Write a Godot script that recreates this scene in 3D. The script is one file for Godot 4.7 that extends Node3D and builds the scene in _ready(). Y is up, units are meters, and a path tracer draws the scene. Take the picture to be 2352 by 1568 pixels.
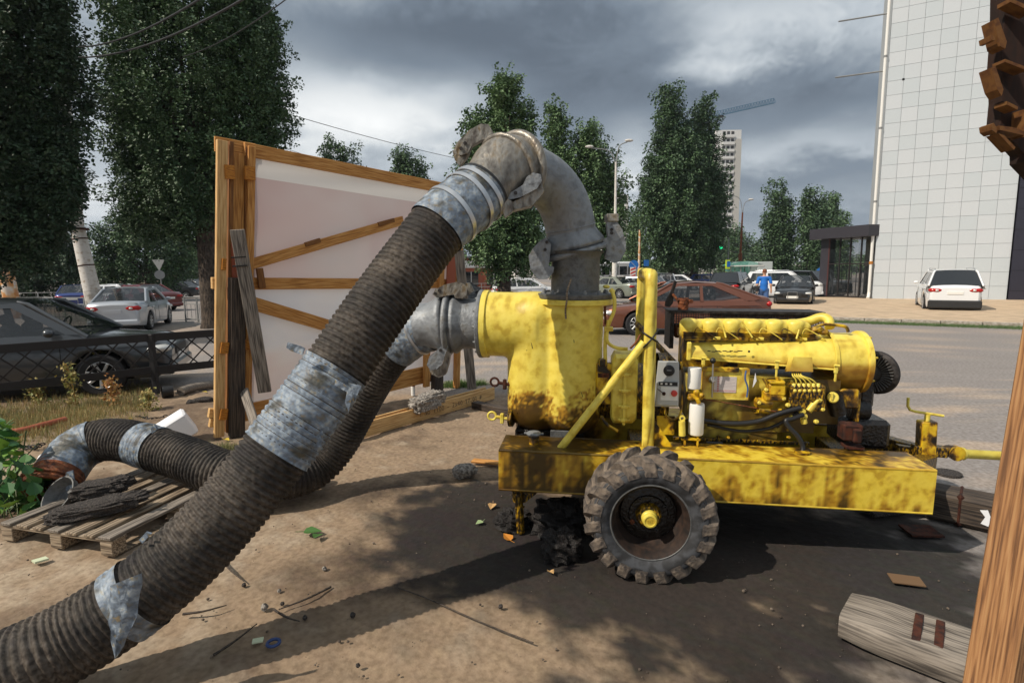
extends Node3D
# A yellow diesel pump trailer with corrugated suction hoses beside a street: everything is built in metres, y up.

const F := 1285.0
var cam_r: Vector3
var cam_u: Vector3
var cam_f: Vector3
const EYE := Vector3(0, 1.8, 0)
var M := {}
var used := {}
var rng := RandomNumberGenerator.new()
var mach: Node3D            # the pump trailer
var mach_t: Transform3D

# ------------------------------------------------------------------ mesh builder
class B:
	var st := SurfaceTool.new()
	var g := 1
	var col := Color.WHITE
	var colfn = null
	func _init():
		st.begin(Mesh.PRIMITIVE_TRIANGLES)
	func v(p: Vector3, uv := Vector2.ZERO):
		st.set_color(colfn.call(p) if colfn != null else col); st.set_uv(uv); st.add_vertex(p)
	func tri(a: Vector3, b: Vector3, c: Vector3, out: Vector3, group := -1):
		st.set_smooth_group(group)
		if (b - a).cross(c - a).dot(out) > 0.0:
			v(a); v(c); v(b)
		else:
			v(a); v(b); v(c)
	func quad(a: Vector3, b: Vector3, c: Vector3, d: Vector3, out: Vector3, group := -1):
		tri(a, b, c, out, group); tri(a, c, d, out, group)
	func box(c: Vector3, s: Vector3, bev := 0.0, t := Transform3D.IDENTITY) -> B:
		var h := s / 2.0
		var b := minf(bev, minf(h.x, minf(h.y, h.z)) * 0.9)
		var P := func(sx, sy, sz, ax):   # corner point belonging to the face of axis ax
			var q := Vector3(sx * (h.x - (0.0 if ax == 0 else b)), sy * (h.y - (0.0 if ax == 1 else b)), sz * (h.z - (0.0 if ax == 2 else b)))
			return t * (c + q)
		var o: Vector3 = t * c
		for s1 in [-1, 1]:
			quad(P.call(s1, -1, -1, 0), P.call(s1, 1, -1, 0), P.call(s1, 1, 1, 0), P.call(s1, -1, 1, 0), t.basis * Vector3(s1, 0, 0))
			quad(P.call(-1, s1, -1, 1), P.call(1, s1, -1, 1), P.call(1, s1, 1, 1), P.call(-1, s1, 1, 1), t.basis * Vector3(0, s1, 0))
			quad(P.call(-1, -1, s1, 2), P.call(1, -1, s1, 2), P.call(1, 1, s1, 2), P.call(-1, 1, s1, 2), t.basis * Vector3(0, 0, s1))
		if b > 0.0:
			for s1 in [-1, 1]:
				for s2 in [-1, 1]:
					quad(P.call(s1, s2, -1, 0), P.call(s1, s2, 1, 0), P.call(s1, s2, 1, 1), P.call(s1, s2, -1, 1), t.basis * Vector3(s1, s2, 0))
					quad(P.call(s1, -1, s2, 0), P.call(s1, 1, s2, 0), P.call(s1, 1, s2, 2), P.call(s1, -1, s2, 2), t.basis * Vector3(s1, 0, s2))
					quad(P.call(-1, s1, s2, 1), P.call(1, s1, s2, 1), P.call(1, s1, s2, 2), P.call(-1, s1, s2, 2), t.basis * Vector3(0, s1, s2))
					for s3 in [-1, 1]:
						tri(P.call(s1, s2, s3, 0), P.call(s1, s2, s3, 1), P.call(s1, s2, s3, 2), t.basis * Vector3(s1, s2, s3))
		return self
	func gbox(c: Vector3, s: Vector3, cell: float) -> B:   # a box whose faces are cut into cells, for stains that vary along it
		for ax in 3:
			var u := (ax + 1) % 3; var w := (ax + 2) % 3
			var nu := maxi(1, int(s[u] / cell)); var nw := maxi(1, int(s[w] / cell))
			for sg in [-1, 1]:
				var out := Vector3.ZERO; out[ax] = sg
				for i in nu:
					for j in nw:
						var q := []
						for e in [[0, 0], [1, 0], [1, 1], [0, 1]]:
							var p := c
							p[ax] += sg * s[ax] / 2
							p[u] += s[u] * (float(i + e[0]) / nu - 0.5); p[w] += s[w] * (float(j + e[1]) / nw - 0.5)
							q.append(p)
						quad(q[0], q[1], q[2], q[3], out)
		return self
	func bar(a: Vector3, b: Vector3, w: float, h: float, up := Vector3.UP, bev := 0.004) -> B:
		var x := (b - a).normalized()
		var z := x.cross(up).normalized()
		var y := z.cross(x)
		return box(Vector3.ZERO, Vector3(a.distance_to(b), h, w), bev, Transform3D(Basis(x, y, z), (a + b) / 2.0))
	func tube(pts: Array, r, n := 12, caps := true, cols = null) -> B:
		g += 1
		var m := pts.size()
		var rings := []
		var tang: Vector3 = (pts[1] - pts[0]).normalized()
		var nx := tang.cross(Vector3.UP)
		if nx.length() < 0.2: nx = tang.cross(Vector3.RIGHT)
		nx = nx.normalized()
		for i in m:
			var d: Vector3
			if i == 0: d = pts[1] - pts[0]
			elif i == m - 1: d = pts[i] - pts[i - 1]
			else: d = (pts[i + 1] - pts[i]).normalized() + (pts[i] - pts[i - 1]).normalized()
			d = d.normalized()
			nx = (nx - d * nx.dot(d)).normalized()
			var ny := d.cross(nx)
			var rr: float = r[i] if r is Array or r is PackedFloat32Array else r
			var ring := PackedVector3Array()
			for k in n:
				var a := TAU * k / n
				ring.append(pts[i] + (nx * cos(a) + ny * sin(a)) * rr)
			rings.append(ring)
		for i in m - 1:
			for k in n:
				var k2 := (k + 1) % n
				var A: Vector3 = rings[i][k]; var Bq: Vector3 = rings[i][k2]; var C: Vector3 = rings[i + 1][k2]; var D: Vector3 = rings[i + 1][k]
				st.set_smooth_group(g)
				var u0 := float(k) / n; var u1 := float(k + 1) / n
				var i1 := i + 1
				var seq := [[A, u0, i], [C, u1, i1], [Bq, u1, i], [A, u0, i], [D, u0, i1], [C, u1, i1]]
				for q in seq:
					if cols != null:
						st.set_color(cols[q[2]]); st.set_uv(Vector2(q[1], q[2])); st.add_vertex(q[0])
					else: v(q[0], Vector2(q[1], q[2]))
		if caps:
			for e in [0, m - 1]:
				var out: Vector3 = (pts[0] - pts[1]) if e == 0 else (pts[m - 1] - pts[m - 2])
				for k in n:
					tri(pts[e], rings[e][k], rings[e][(k + 1) % n], out)
		return self
	func lathe(prof: Array, t := Transform3D.IDENTITY, n := 24, sharp := 0.6) -> B:   # prof: Vector2(radius, height along local y), listed so that the outside is on the right of the path going up
		g += 1
		for i in prof.size() - 1:
			var p: Vector2 = prof[i]; var q: Vector2 = prof[i + 1]
			if p.distance_to(q) < 1e-6: continue
			if i > 0 and absf((p - prof[i - 1]).angle_to(q - p)) > sharp: g += 1
			var nrm := Vector2(q.y - p.y, p.x - q.x)
			for k in n:
				var a0 := TAU * k / n; var a1 := TAU * (k + 1) / n
				var am := (a0 + a1) / 2
				var out := t.basis * Vector3(nrm.x * cos(am), nrm.y, nrm.x * sin(am))
				var A := t * Vector3(p.x * cos(a0), p.y, p.x * sin(a0)); var Bq := t * Vector3(p.x * cos(a1), p.y, p.x * sin(a1))
				var C := t * Vector3(q.x * cos(a1), q.y, q.x * sin(a1)); var D := t * Vector3(q.x * cos(a0), q.y, q.x * sin(a0))
				if p.x > 1e-6: tri(A, Bq, C, out, g)
				if q.x > 1e-6: tri(A, C, D, out, g)
		return self
	func cyl(a: Vector3, b: Vector3, r: float, n := 16, r2 := -1.0) -> B:
		return tube([a, b], [r, r if r2 < 0 else r2], n)
	func prism(poly: Array, d: float, t := Transform3D.IDENTITY) -> B:
		var pv := PackedVector2Array(poly)
		var idx := Geometry2D.triangulate_polygon(pv)
		var fz := t.basis.z
		for i in range(0, idx.size(), 3):
			for s in [-1, 1]:
				var q := []
				for k in 3: q.append(t * Vector3(pv[idx[i + k]].x, pv[idx[i + k]].y, s * d / 2))
				tri(q[0], q[1], q[2], fz * s)
		var cw := Geometry2D.is_polygon_clockwise(pv)
		for i in pv.size():
			var p := pv[i]; var q := pv[(i + 1) % pv.size()]
			var nn := Vector2(q.y - p.y, p.x - q.x) * (-1.0 if cw else 1.0)
			quad(t * Vector3(p.x, p.y, -d / 2), t * Vector3(q.x, q.y, -d / 2), t * Vector3(q.x, q.y, d / 2), t * Vector3(p.x, p.y, d / 2), t.basis * Vector3(nn.x, nn.y, 0))
		return self
	func loft(rings: Array, closed := true, group := -2, flip := false) -> B:   # rings of equal size; outward is the side from which the ring runs so that (next ring) x (next point) points out, unless flip
		if group == -2:
			g += 1; group = g
		for i in rings.size() - 1:
			var n: int = rings[i].size()
			for k in (n if closed else n - 1):
				var k2 := (k + 1) % n
				var a: Vector3 = rings[i][k]; var b: Vector3 = rings[i][k2]; var c: Vector3 = rings[i + 1][k2]; var d: Vector3 = rings[i + 1][k]
				st.set_smooth_group(group)
				for q in ([a, c, b, a, d, c] if flip else [a, b, c, a, c, d]): v(q)
		return self
	func fan(ring: Array, out: Vector3, group := -1) -> B:
		var c := Vector3.ZERO
		for p in ring: c += p
		c /= ring.size()
		for k in ring.size(): tri(c, ring[k], ring[(k + 1) % ring.size()], out, group)
		return self
	func ball(c: Vector3, r, n := 12, m := 8) -> B:
		var rv: Vector3 = r if r is Vector3 else Vector3(r, r, r)
		var pr := []
		for i in m + 1:
			var a := -PI / 2 + PI * i / m
			pr.append(Vector2(cos(a) if i > 0 and i < m else 0.0, sin(a)))
		return lathe(pr, Transform3D(Basis.from_scale(rv), c), n, 9.0)
	func done() -> ArrayMesh:
		st.generate_normals()
		st.index()
		return st.commit()

# ------------------------------------------------------------------ naming and tagging
func numbered(n: String) -> String:
	if not used.has(n):
		used[n] = 0
		return n
	used[n] += 1
	return "%s_%03d" % [n, used[n]]

func tag(o: Node3D, label: String, category: String, group := "") -> Node3D:
	o.set_meta("label", label); o.set_meta("category", category)
	if group: o.set_meta("group", group)
	return o

func thing(n: String, label: String, category: String, at_ := Vector3.ZERO, turn := 0.0, group := "") -> Node3D:
	var o := Node3D.new()
	o.name = numbered(n); add_child(o)
	o.position = at_; o.rotation.y = turn
	return tag(o, label, category, group)

func part(n: String, b, m: Material, parent: Node3D, t := Transform3D.IDENTITY) -> MeshInstance3D:
	var o := MeshInstance3D.new()
	o.mesh = b.done() if b is B else b
	o.material_override = m
	o.transform = t
	o.name = n if parent != self else numbered(n)
	parent.add_child(o, true)
	return o

func solo(n: String, b, m: Material, label: String, category: String, group := "", t := Transform3D.IDENTITY) -> MeshInstance3D:
	var o := part(n, b, m, self, t)
	tag(o, label, category, group)
	return o

func struct(n: String, b, m: Material) -> MeshInstance3D:
	var o := part(n, b, m, self)
	o.set_meta("kind", "structure")
	return o

func dup(src: Node3D, base_name: String, t: Transform3D, label: String) -> Node3D:
	var r: Node3D = src.duplicate()
	r.name = numbered(base_name); add_child(r)
	r.transform = t
	r.set_meta("label", label)
	return r

# ------------------------------------------------------------------ surveying: sight lines of the photograph met with planes of the place
func ray(x: float, y: float) -> Vector3:
	return cam_f + cam_r * (x - 1176.0) / F + cam_u * (784.0 - y) / F
func at(x: float, y: float, depth: float) -> Vector3:
	var d := ray(x, y)
	return EYE + d * (depth / -d.z)
func gh(z: float) -> float:     # the street falls away gently from the yard
	return -0.0125 * clampf(-z - 5.0, 0.0, 95.0)
func gr(x: float, y: float, h := 0.0) -> Vector3:
	var d := ray(x, y)
	var p := EYE + d * ((h - EYE.y) / d.y)
	for k in 8: p = EYE + d * ((h + gh(p.z) - EYE.y) / d.y)
	return p
func on(x: float, depth: float, h := 0.0) -> Vector3:   # on the street under a sight line, at a distance
	var p := at(x, 620, depth)
	p.y = gh(p.z) + h
	return p
func lm(x: float, y: float, zl: float) -> Vector3:    # in the trailer's own axes, on its plane z = zl
	var inv := mach_t.affine_inverse()
	var o := inv * EYE
	var d := inv.basis * ray(x, y)
	return o + d * ((zl - o.z) / d.z)

func frame(x: Vector3, up: Vector3, o: Vector3) -> Transform3D:   # local x along x
	x = x.normalized()
	var z := x.cross(up).normalized()
	return Transform3D(Basis(x, z.cross(x), z), o)
func axis_y(dir: Vector3, o: Vector3, hint := Vector3.FORWARD) -> Transform3D:   # local y along dir
	var y := dir.normalized()
	var x := y.cross(hint)
	if x.length() < 0.05: x = y.cross(Vector3.RIGHT)
	x = x.normalized()
	return Transform3D(Basis(x, y, x.cross(y)), o)

func spline(pts: Array, per := 8) -> Array:
	var out := []
	for i in pts.size() - 1:
		var p0: Vector3 = pts[maxi(i - 1, 0)]; var p1: Vector3 = pts[i]; var p2: Vector3 = pts[i + 1]; var p3: Vector3 = pts[mini(i + 2, pts.size() - 1)]
		for k in per: out.append(p1.cubic_interpolate(p2, p0, p3, float(k) / per))
	out.append(pts[-1])
	return out

func resample(pts: Array, step: float) -> Array:
	var c := Curve3D.new()
	c.bake_interval = step / 2
	for p in pts: c.add_point(p)
	var out := []
	var n := int(c.get_baked_length() / step)
	for i in n + 1: out.append(c.sample_baked(i * step))
	return out

# surface nets of a distance field
func nets(f: Callable, lo: Vector3, hi: Vector3, cell: float, b: B):
	var nx := int((hi.x - lo.x) / cell) + 2; var ny := int((hi.y - lo.y) / cell) + 2; var nz := int((hi.z - lo.z) / cell) + 2
	var val := PackedFloat32Array(); val.resize(nx * ny * nz)
	for k in nz:
		for j in ny:
			for i in nx: val[(k * ny + j) * nx + i] = f.call(lo + Vector3(i, j, k) * cell)
	var cellv := {}
	var sx := 1; var sy := nx; var sz := nx * ny
	var offs := [0, sx, sy, sx + sy, sz, sx + sz, sy + sz, sx + sy + sz]
	var edges := [[0, 1], [2, 3], [4, 5], [6, 7], [0, 2], [1, 3], [4, 6], [5, 7], [0, 4], [1, 5], [2, 6], [3, 7]]
	for k in nz - 1:
		for j in ny - 1:
			for i in nx - 1:
				var id := (k * ny + j) * nx + i
				var m := 0
				for c in 8:
					if val[id + offs[c]] < 0: m |= 1 << c
				if m == 0 or m == 255: continue
				var s := Vector3.ZERO; var n := 0
				for e in edges:
					var a: int = e[0]; var d: int = e[1]
					if ((m >> a) & 1) == ((m >> d) & 1): continue
					var va := val[id + offs[a]]; var vd := val[id + offs[d]]
					var t := va / (va - vd)
					s += Vector3(a & 1, (a >> 1) & 1, a >> 2).lerp(Vector3(d & 1, (d >> 1) & 1, d >> 2), t); n += 1
				cellv[id] = lo + (Vector3(i, j, k) + s / n) * cell
	b.g += 1
	for id in cellv:
		var i: int = id % nx; var j: int = (id / nx) % ny; var k: int = id / sz
		var inside: bool = val[id] < 0
		for ax in 3:
			var o1: int = [sy, sz, sx][ax]; var o2: int = [sz, sx, sy][ax]; var od: int = [sx, sy, sz][ax]
			if (val[id + od] < 0) == inside: continue
			if not (cellv.has(id - o1) and cellv.has(id - o2) and cellv.has(id - o1 - o2)): continue
			var out: Vector3 = [Vector3.RIGHT, Vector3.UP, Vector3.BACK][ax] * (1.0 if inside else -1.0)
			b.quad(cellv[id], cellv[id - o1], cellv[id - o1 - o2], cellv[id - o2], out, b.g)

func cap_d(p: Vector3, a: Vector3, b: Vector3, ra: float, rb: float) -> float:
	var ab := b - a
	var t := clampf((p - a).dot(ab) / ab.length_squared(), 0.0, 1.0)
	return p.distance_to(a + ab * t) - lerpf(ra, rb, t)
func smin(a: float, b: float, k: float) -> float:
	var h := clampf(0.5 + 0.5 * (b - a) / k, 0.0, 1.0)
	return lerpf(b, a, h) - k * h * (1.0 - h)

func rock(seed_: int, r: Vector3, rough := 0.35, n := 14, m := 10, boxy := 1.0, fr := 1.3) -> ArrayMesh:
	var nz := FastNoiseLite.new(); nz.seed = seed_; nz.frequency = 0.9; nz.fractal_octaves = 4
	var cl := FastNoiseLite.new(); cl.seed = seed_ + 9; cl.noise_type = FastNoiseLite.TYPE_CELLULAR; cl.frequency = 0.7
	var b := B.new()
	var rings := []
	for i in m + 1:
		var a := -PI / 2 + PI * i / m
		var ring := PackedVector3Array()
		for k in n:
			var u := TAU * k / n
			var d := Vector3(cos(a) * cos(u), sin(a), cos(a) * sin(u))
			var s := 1.0 + rough * (nz.get_noise_3dv(d * fr) + 0.5 * cl.get_noise_3dv(d * (fr + 0.3)))
			var e := Vector3(signf(d.x) * pow(absf(d.x), boxy), signf(d.y) * pow(absf(d.y), boxy), signf(d.z) * pow(absf(d.z), boxy))
			ring.append(e * r * s)
		rings.append(ring)
	b.loft(rings, true, -1)
	return b.done()

func board(n: String, a: Vector3, b: Vector3, w: float, th: float, m: Material, parent: Node3D, up := Vector3.UP, bev := 0.004) -> MeshInstance3D:   # w across (along up), th along the face normal
	return part(n, B.new().box(Vector3.ZERO, Vector3(a.distance_to(b), w, th), bev), m, parent, frame(b - a, up, (a + b) / 2.0))

func px_solid(b: B, pts: Array, depth: float, th: float) -> B:   # an outline taken at one real distance, given its real thickness away from the eye
	var pv := PackedVector2Array()
	for p in pts: pv.append(Vector2(p[0], -p[1]))
	var idx := Geometry2D.triangulate_polygon(pv)
	var f := []; var k := []
	var mid := Vector3.ZERO
	for p in pts:
		var q := at(p[0], p[1], depth)
		f.append(q); k.append(q + Vector3(0, 0, -th)); mid += q
	mid /= pts.size()
	for i in range(0, idx.size(), 3):
		b.tri(f[idx[i]], f[idx[i + 1]], f[idx[i + 2]], Vector3.BACK)
		b.tri(k[idx[i]], k[idx[i + 1]], k[idx[i + 2]], Vector3.FORWARD)
	var cw := Geometry2D.is_polygon_clockwise(pv)
	for i in pts.size():
		var j := (i + 1) % pts.size()
		var d: Vector3 = f[j] - f[i]
		b.quad(f[i], f[j], k[j], k[i], Vector3(d.y, -d.x, 0) * (-1.0 if cw else 1.0))
	return b

# ------------------------------------------------------------------ materials
func c8(r: float, g_: float, b_: float) -> Color:
	return Color(r / 255.0, g_ / 255.0, b_ / 255.0)

func ramp(cols: Array, offs: Array) -> Gradient:
	var g := Gradient.new()
	g.colors = PackedColorArray(cols); g.offsets = PackedFloat32Array(offs)
	return g

func ntex(seed_: int, freq: float, cols: Array, offs: Array, size := 512, oct := 5, kind := FastNoiseLite.TYPE_SIMPLEX_SMOOTH, warp := 0.0) -> NoiseTexture2D:
	var n := FastNoiseLite.new()
	n.seed = seed_; n.frequency = freq; n.fractal_octaves = oct; n.noise_type = kind
	if warp > 0.0:
		n.domain_warp_enabled = true; n.domain_warp_amplitude = warp; n.domain_warp_frequency = freq * 2
	var t := NoiseTexture2D.new()
	t.width = size; t.height = size; t.seamless = true; t.generate_mipmaps = false
	t.noise = n
	t.color_ramp = ramp(cols, offs)
	return t

func nmap(seed_: int, freq: float, strength := 6.0, size := 512, oct := 5, kind := FastNoiseLite.TYPE_SIMPLEX_SMOOTH) -> NoiseTexture2D:
	var n := FastNoiseLite.new()
	n.seed = seed_; n.frequency = freq; n.fractal_octaves = oct; n.noise_type = kind
	var t := NoiseTexture2D.new()
	t.width = size; t.height = size; t.seamless = true; t.generate_mipmaps = false
	t.as_normal_map = true; t.bump_strength = strength
	t.noise = n
	return t

func mat(n: String, col: Color, rough := 0.7, metal := 0.0, tex: Texture2D = null, scale := Vector3.ONE, nrm: Texture2D = null, nscale := 1.0, vc := false, world := false) -> StandardMaterial3D:
	var m := StandardMaterial3D.new()
	m.resource_name = n
	m.albedo_color = col; m.roughness = rough; m.metallic = metal
	m.albedo_texture = tex
	if nrm:
		m.normal_enabled = true; m.normal_texture = nrm; m.normal_scale = nscale
	if tex or nrm:
		m.uv1_triplanar = true; m.uv1_world_triplanar = world; m.uv1_scale = scale
	m.vertex_color_use_as_albedo = vc
	M[n] = m
	return m

func make_camera():
	var pit := deg_to_rad(7.6); var rol := deg_to_rad(0.8)
	var u0 := Vector3(0, cos(pit), -sin(pit))
	cam_f = Vector3(0, -sin(pit), -cos(pit))
	cam_r = Vector3.RIGHT * cos(rol) - u0 * sin(rol)
	cam_u = u0 * cos(rol) + Vector3.RIGHT * sin(rol)
	var cam := Camera3D.new()
	cam.name = "camera"
	cam.fov = rad_to_deg(2.0 * atan(784.0 / F)); cam.near = 0.05; cam.far = 2000.0
	cam.transform = Transform3D(Basis(cam_r, cam_u, -cam_f), EYE)
	add_child(cam); cam.current = true

func make_sky():
	var w := 2048; var h := 1024
	var n1 := FastNoiseLite.new(); n1.seed = 11; n1.frequency = 0.55; n1.fractal_octaves = 6; n1.fractal_gain = 0.5
	n1.domain_warp_enabled = true; n1.domain_warp_amplitude = 0.55; n1.domain_warp_frequency = 0.6
	var n2 := FastNoiseLite.new(); n2.seed = 5; n2.frequency = 2.2; n2.fractal_octaves = 5
	# banks of cloud seen over the street: pixel of the photograph, reach in degrees (across, up), how light
	var banks := []
	for q in [[1343, 125, 20, 6, -0.4], [922, 105, 11, 3.6, -0.24], [1500, 245, 11, 4, -0.3], [1922, 278, 10, 3, -0.34], [764, 40, 8, 4, -0.12], [1817, 424, 9, 1.8, -0.36], [1180, 60, 14, 4, -0.14],
			[711, 230, 7, 4, 0.34], [953, 258, 8, 3.4, 0.42], [817, 330, 11, 4.5, 0.34], [1060, 340, 6, 3, 0.25], [1659, 118, 5, 4, 0.34], [1775, 60, 8, 3, 0.34], [1459, 328, 4, 2.6, 0.36], [1785, 362, 9, 2, 0.36], [1960, 318, 6, 1.6, 0.2], [1870, 470, 8, 1.2, 0.12], [1960, 160, 7, 3, -0.1], [215, 250, 6, 16, 0.12], [520, 60, 8, 8, -0.1]]:
		var d := ray(q[0], q[1]).normalized()
		banks.append([atan2(d.x, -d.z), asin(d.y), deg_to_rad(q[2]), deg_to_rad(q[3]), q[4]])
	var rp := ramp([c8(92, 103, 116), c8(114, 126, 139), c8(142, 152, 162), c8(178, 186, 193), c8(216, 220, 222), c8(238, 240, 240)], [0.0, 0.22, 0.42, 0.62, 0.82, 1.0])
	var lut := []
	for i in 257: lut.append(rp.sample(i / 256.0).srgb_to_linear())
	var im := Image.create(w, h, false, Image.FORMAT_RGBF)
	im.fill(c8(120, 118, 114).srgb_to_linear())
	for j in h / 2 + 8:
		var lat := PI / 2 - PI * (j + 0.5) / h
		var cl := cos(lat); var sl := sin(lat)
		for i in w:
			var lon := wrapf((i + 0.5) / w * TAU, -PI, PI)
			var d := Vector3(sin(lon) * cl, sl, -cos(lon) * cl)
			var k := 1.0 / (maxf(sl, 0.0) + 0.22)
			var a := n1.get_noise_3d(d.x * k, sl * 0.6, d.z * k)
			var e := n2.get_noise_3d(d.x * k, sl * 2.0, d.z * k)
			var v := 0.51 + a * 0.46 + e * 0.15
			if absf(lon) < 1.3:
				for q in banks:
					var dx: float = (lon - q[0] + e * 0.05) / q[2]; var dy: float = (lat - q[1] + a * 0.07 + e * 0.035) / q[3]
					var r2 := dx * dx + dy * dy
					if r2 < 6.0: v += 0.7 * q[4] * exp(-r2)
			im.set_pixel(i, j, lut[clampi(int(v * 256.0), 0, 256)])
	var sm := PanoramaSkyMaterial.new()
	sm.panorama = ImageTexture.create_from_image(im)
	var sky := Sky.new(); sky.sky_material = sm
	var env := Environment.new()
	env.background_mode = Environment.BG_SKY; env.sky = sky
	env.background_energy_multiplier = 1.0
	env.tonemap_mode = Environment.TONE_MAPPER_LINEAR
	env.tonemap_exposure = 1.18
	env.sdfgi_enabled = true; env.ssao_enabled = true; env.ssil_enabled = true
	env.fog_enabled = true; env.fog_density = 0.00025; env.fog_light_color = c8(196, 206, 218)
	var we := WorldEnvironment.new(); we.name = "world_environment"; we.environment = env
	add_child(we)
	var sun := DirectionalLight3D.new(); sun.name = "sun"
	sun.light_energy = 1.22; sun.light_color = c8(255, 243, 226); sun.light_angular_distance = 0.6
	sun.shadow_enabled = true
	sun.look_at_from_position(Vector3.ZERO, Vector3(0.91, -1.0, -0.42))
	add_child(sun)

func make_materials():
	var W := Color.WHITE
	# ground: neutral grain that multiplies the vertex colours
	var grain := ntex(3, 0.02, [c8(212, 208, 204), c8(236, 234, 232), c8(255, 255, 255)], [0.2, 0.5, 0.85], 1024, 6)
	mat("ground", W, 0.95, 0.0, grain, Vector3.ONE * 0.9, nmap(4, 0.012, 9.0, 1024, 6), 0.55, true, true)
	mat("asphalt", c8(122, 117, 114), 0.92, 0.0, ntex(8, 0.04, [c8(165, 160, 156), c8(255, 255, 255)], [0.3, 0.7], 512, 6), Vector3.ONE * 0.6, null, 1.0, false, true)
	mat("pebble", W, 0.95, 0.0, ntex(9, 0.05, [c8(120, 112, 104), c8(196, 186, 174)], [0.3, 0.7], 256), Vector3.ONE * 6, null, 1.0, true)
	# paint
	var grime := ntex(21, 0.012, [c8(192, 164, 56), c8(216, 194, 76), c8(226, 206, 88), c8(230, 212, 98), c8(220, 198, 80)], [0.2, 0.36, 0.5, 0.7, 0.9], 512, 6)
	mat("yellow", W, 0.42, 0.0, grime, Vector3.ONE * 1.3, nmap(22, 0.03, 2.0, 256), 0.25, true)
	var filth := ntex(23, 0.014, [c8(26, 18, 8), c8(74, 50, 10), c8(158, 116, 14), c8(206, 166, 26), c8(220, 186, 36)], [0.26, 0.38, 0.5, 0.62, 0.85], 512, 6, FastNoiseLite.TYPE_SIMPLEX_SMOOTH, 12.0)
	mat("yellow_dirty", W, 0.45, 0.0, filth, Vector3(1.1, 0.8, 1.1), nmap(24, 0.05, 3.0, 256), 0.3, true)
	var oily := ntex(25, 0.02, [c8(16, 12, 8), c8(48, 34, 10), c8(124, 92, 16), c8(186, 148, 24)], [0.3, 0.44, 0.6, 0.8], 512, 6)
	mat("yellow_oily", W, 0.38, 0.0, oily, Vector3(4.5, 2.0, 4.5), nmap(26, 0.04, 4.0, 256), 0.5, true)
	mat("black_oil", c8(26, 22, 20), 0.35, 0.0, ntex(27, 0.03, [c8(120, 110, 100), W], [0.3, 0.7], 256), Vector3.ONE * 3, nmap(28, 0.05, 5.0, 256), 0.7)
	mat("black_clod", c8(34, 29, 27), 0.7, 0.0, ntex(29, 0.04, [c8(90, 80, 74), c8(190, 170, 160), W], [0.3, 0.6, 0.85], 256), Vector3.ONE * 5, nmap(30, 0.07, 8.0, 256), 1.0)
	mat("panel_grey", c8(176, 178, 176), 0.45)
	mat("black_rubber", c8(24, 24, 25), 0.45, 0.0)
	mat("void_dark", c8(10, 10, 10), 0.9)
	# metals
	var alu := ntex(31, 0.012, [c8(112, 113, 114), c8(138, 141, 144), c8(154, 157, 160), c8(146, 146, 144), c8(122, 114, 102)], [0.15, 0.38, 0.6, 0.8, 0.97], 512, 6, FastNoiseLite.TYPE_SIMPLEX_SMOOTH, 20.0)
	mat("galvanised", c8(226, 229, 232), 0.55, 0.28, alu, Vector3.ONE * 1.6, nmap(32, 0.04, 4.0, 512), 0.5)
	var stained := ntex(33, 0.012, [c8(96, 90, 84), c8(128, 124, 116), c8(150, 146, 138), c8(136, 120, 96), c8(104, 82, 58)], [0.2, 0.4, 0.6, 0.8, 0.95], 512, 6, FastNoiseLite.TYPE_SIMPLEX_SMOOTH, 20.0)
	mat("stained_steel", W, 0.42, 0.5, stained, Vector3(2.6, 1.2, 2.6), nmap(34, 0.05, 4.0, 256), 0.5)
	mat("flange_grey", c8(178, 177, 174), 0.55, 0.4, alu, Vector3.ONE * 3)
	mat("dark_steel", c8(62, 58, 56), 0.6, 0.3, ntex(35, 0.03, [c8(150, 140, 134), W], [0.3, 0.7], 256), Vector3.ONE * 3)
	var rusty := ntex(36, 0.02, [c8(52, 30, 22), c8(98, 54, 32), c8(142, 78, 40), c8(120, 90, 66)], [0.2, 0.45, 0.7, 0.9], 256, 6)
	mat("rust", W, 0.85, 0.1, rusty, Vector3.ONE * 3, nmap(37, 0.06, 6.0, 256), 0.8)
	mat("rim_rust", c8(150, 140, 132), 0.8, 0.1, ntex(38, 0.02, [c8(34, 26, 22), c8(70, 52, 42), c8(96, 74, 60), c8(110, 92, 78)], [0.2, 0.45, 0.7, 0.9], 256, 6), Vector3.ONE * 3)
	mat("rust_dark", c8(140, 120, 112), 0.85, 0.1, rusty, Vector3.ONE * 3)
	mat("bright_steel", c8(196, 198, 200), 0.3, 0.8)
	mat("chrome", c8(215, 216, 218), 0.15, 1.0)
	# wood
	var grainy := func(n, seed_, cols, offs, sc := Vector3(0.35, 7, 7), rough := 0.75):
		mat(n, W, rough, 0.0, ntex(seed_, 0.016, cols, offs, 512, 6, FastNoiseLite.TYPE_SIMPLEX_SMOOTH, 8.0), sc, nmap(seed_ + 1, 0.03, 5.0, 256), 0.35)
	grainy.call("pine", 41, [c8(150, 98, 44), c8(182, 126, 60), c8(196, 142, 76), c8(206, 156, 92)], [0.15, 0.4, 0.6, 0.85])
	grainy.call("pine_pale", 43, [c8(176, 136, 84), c8(202, 162, 106), c8(212, 178, 124)], [0.25, 0.5, 0.8])
	grainy.call("pine_brown", 45, [c8(92, 56, 22), c8(122, 78, 32), c8(142, 94, 42)], [0.22, 0.5, 0.8])
	grainy.call("grey_wood", 47, [c8(72, 66, 60), c8(112, 104, 95), c8(138, 129, 118), c8(152, 143, 132)], [0.2, 0.42, 0.65, 0.9])
	grainy.call("dark_wood", 49, [c8(32, 26, 22), c8(60, 50, 42), c8(86, 74, 62)], [0.25, 0.5, 0.8])
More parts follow.
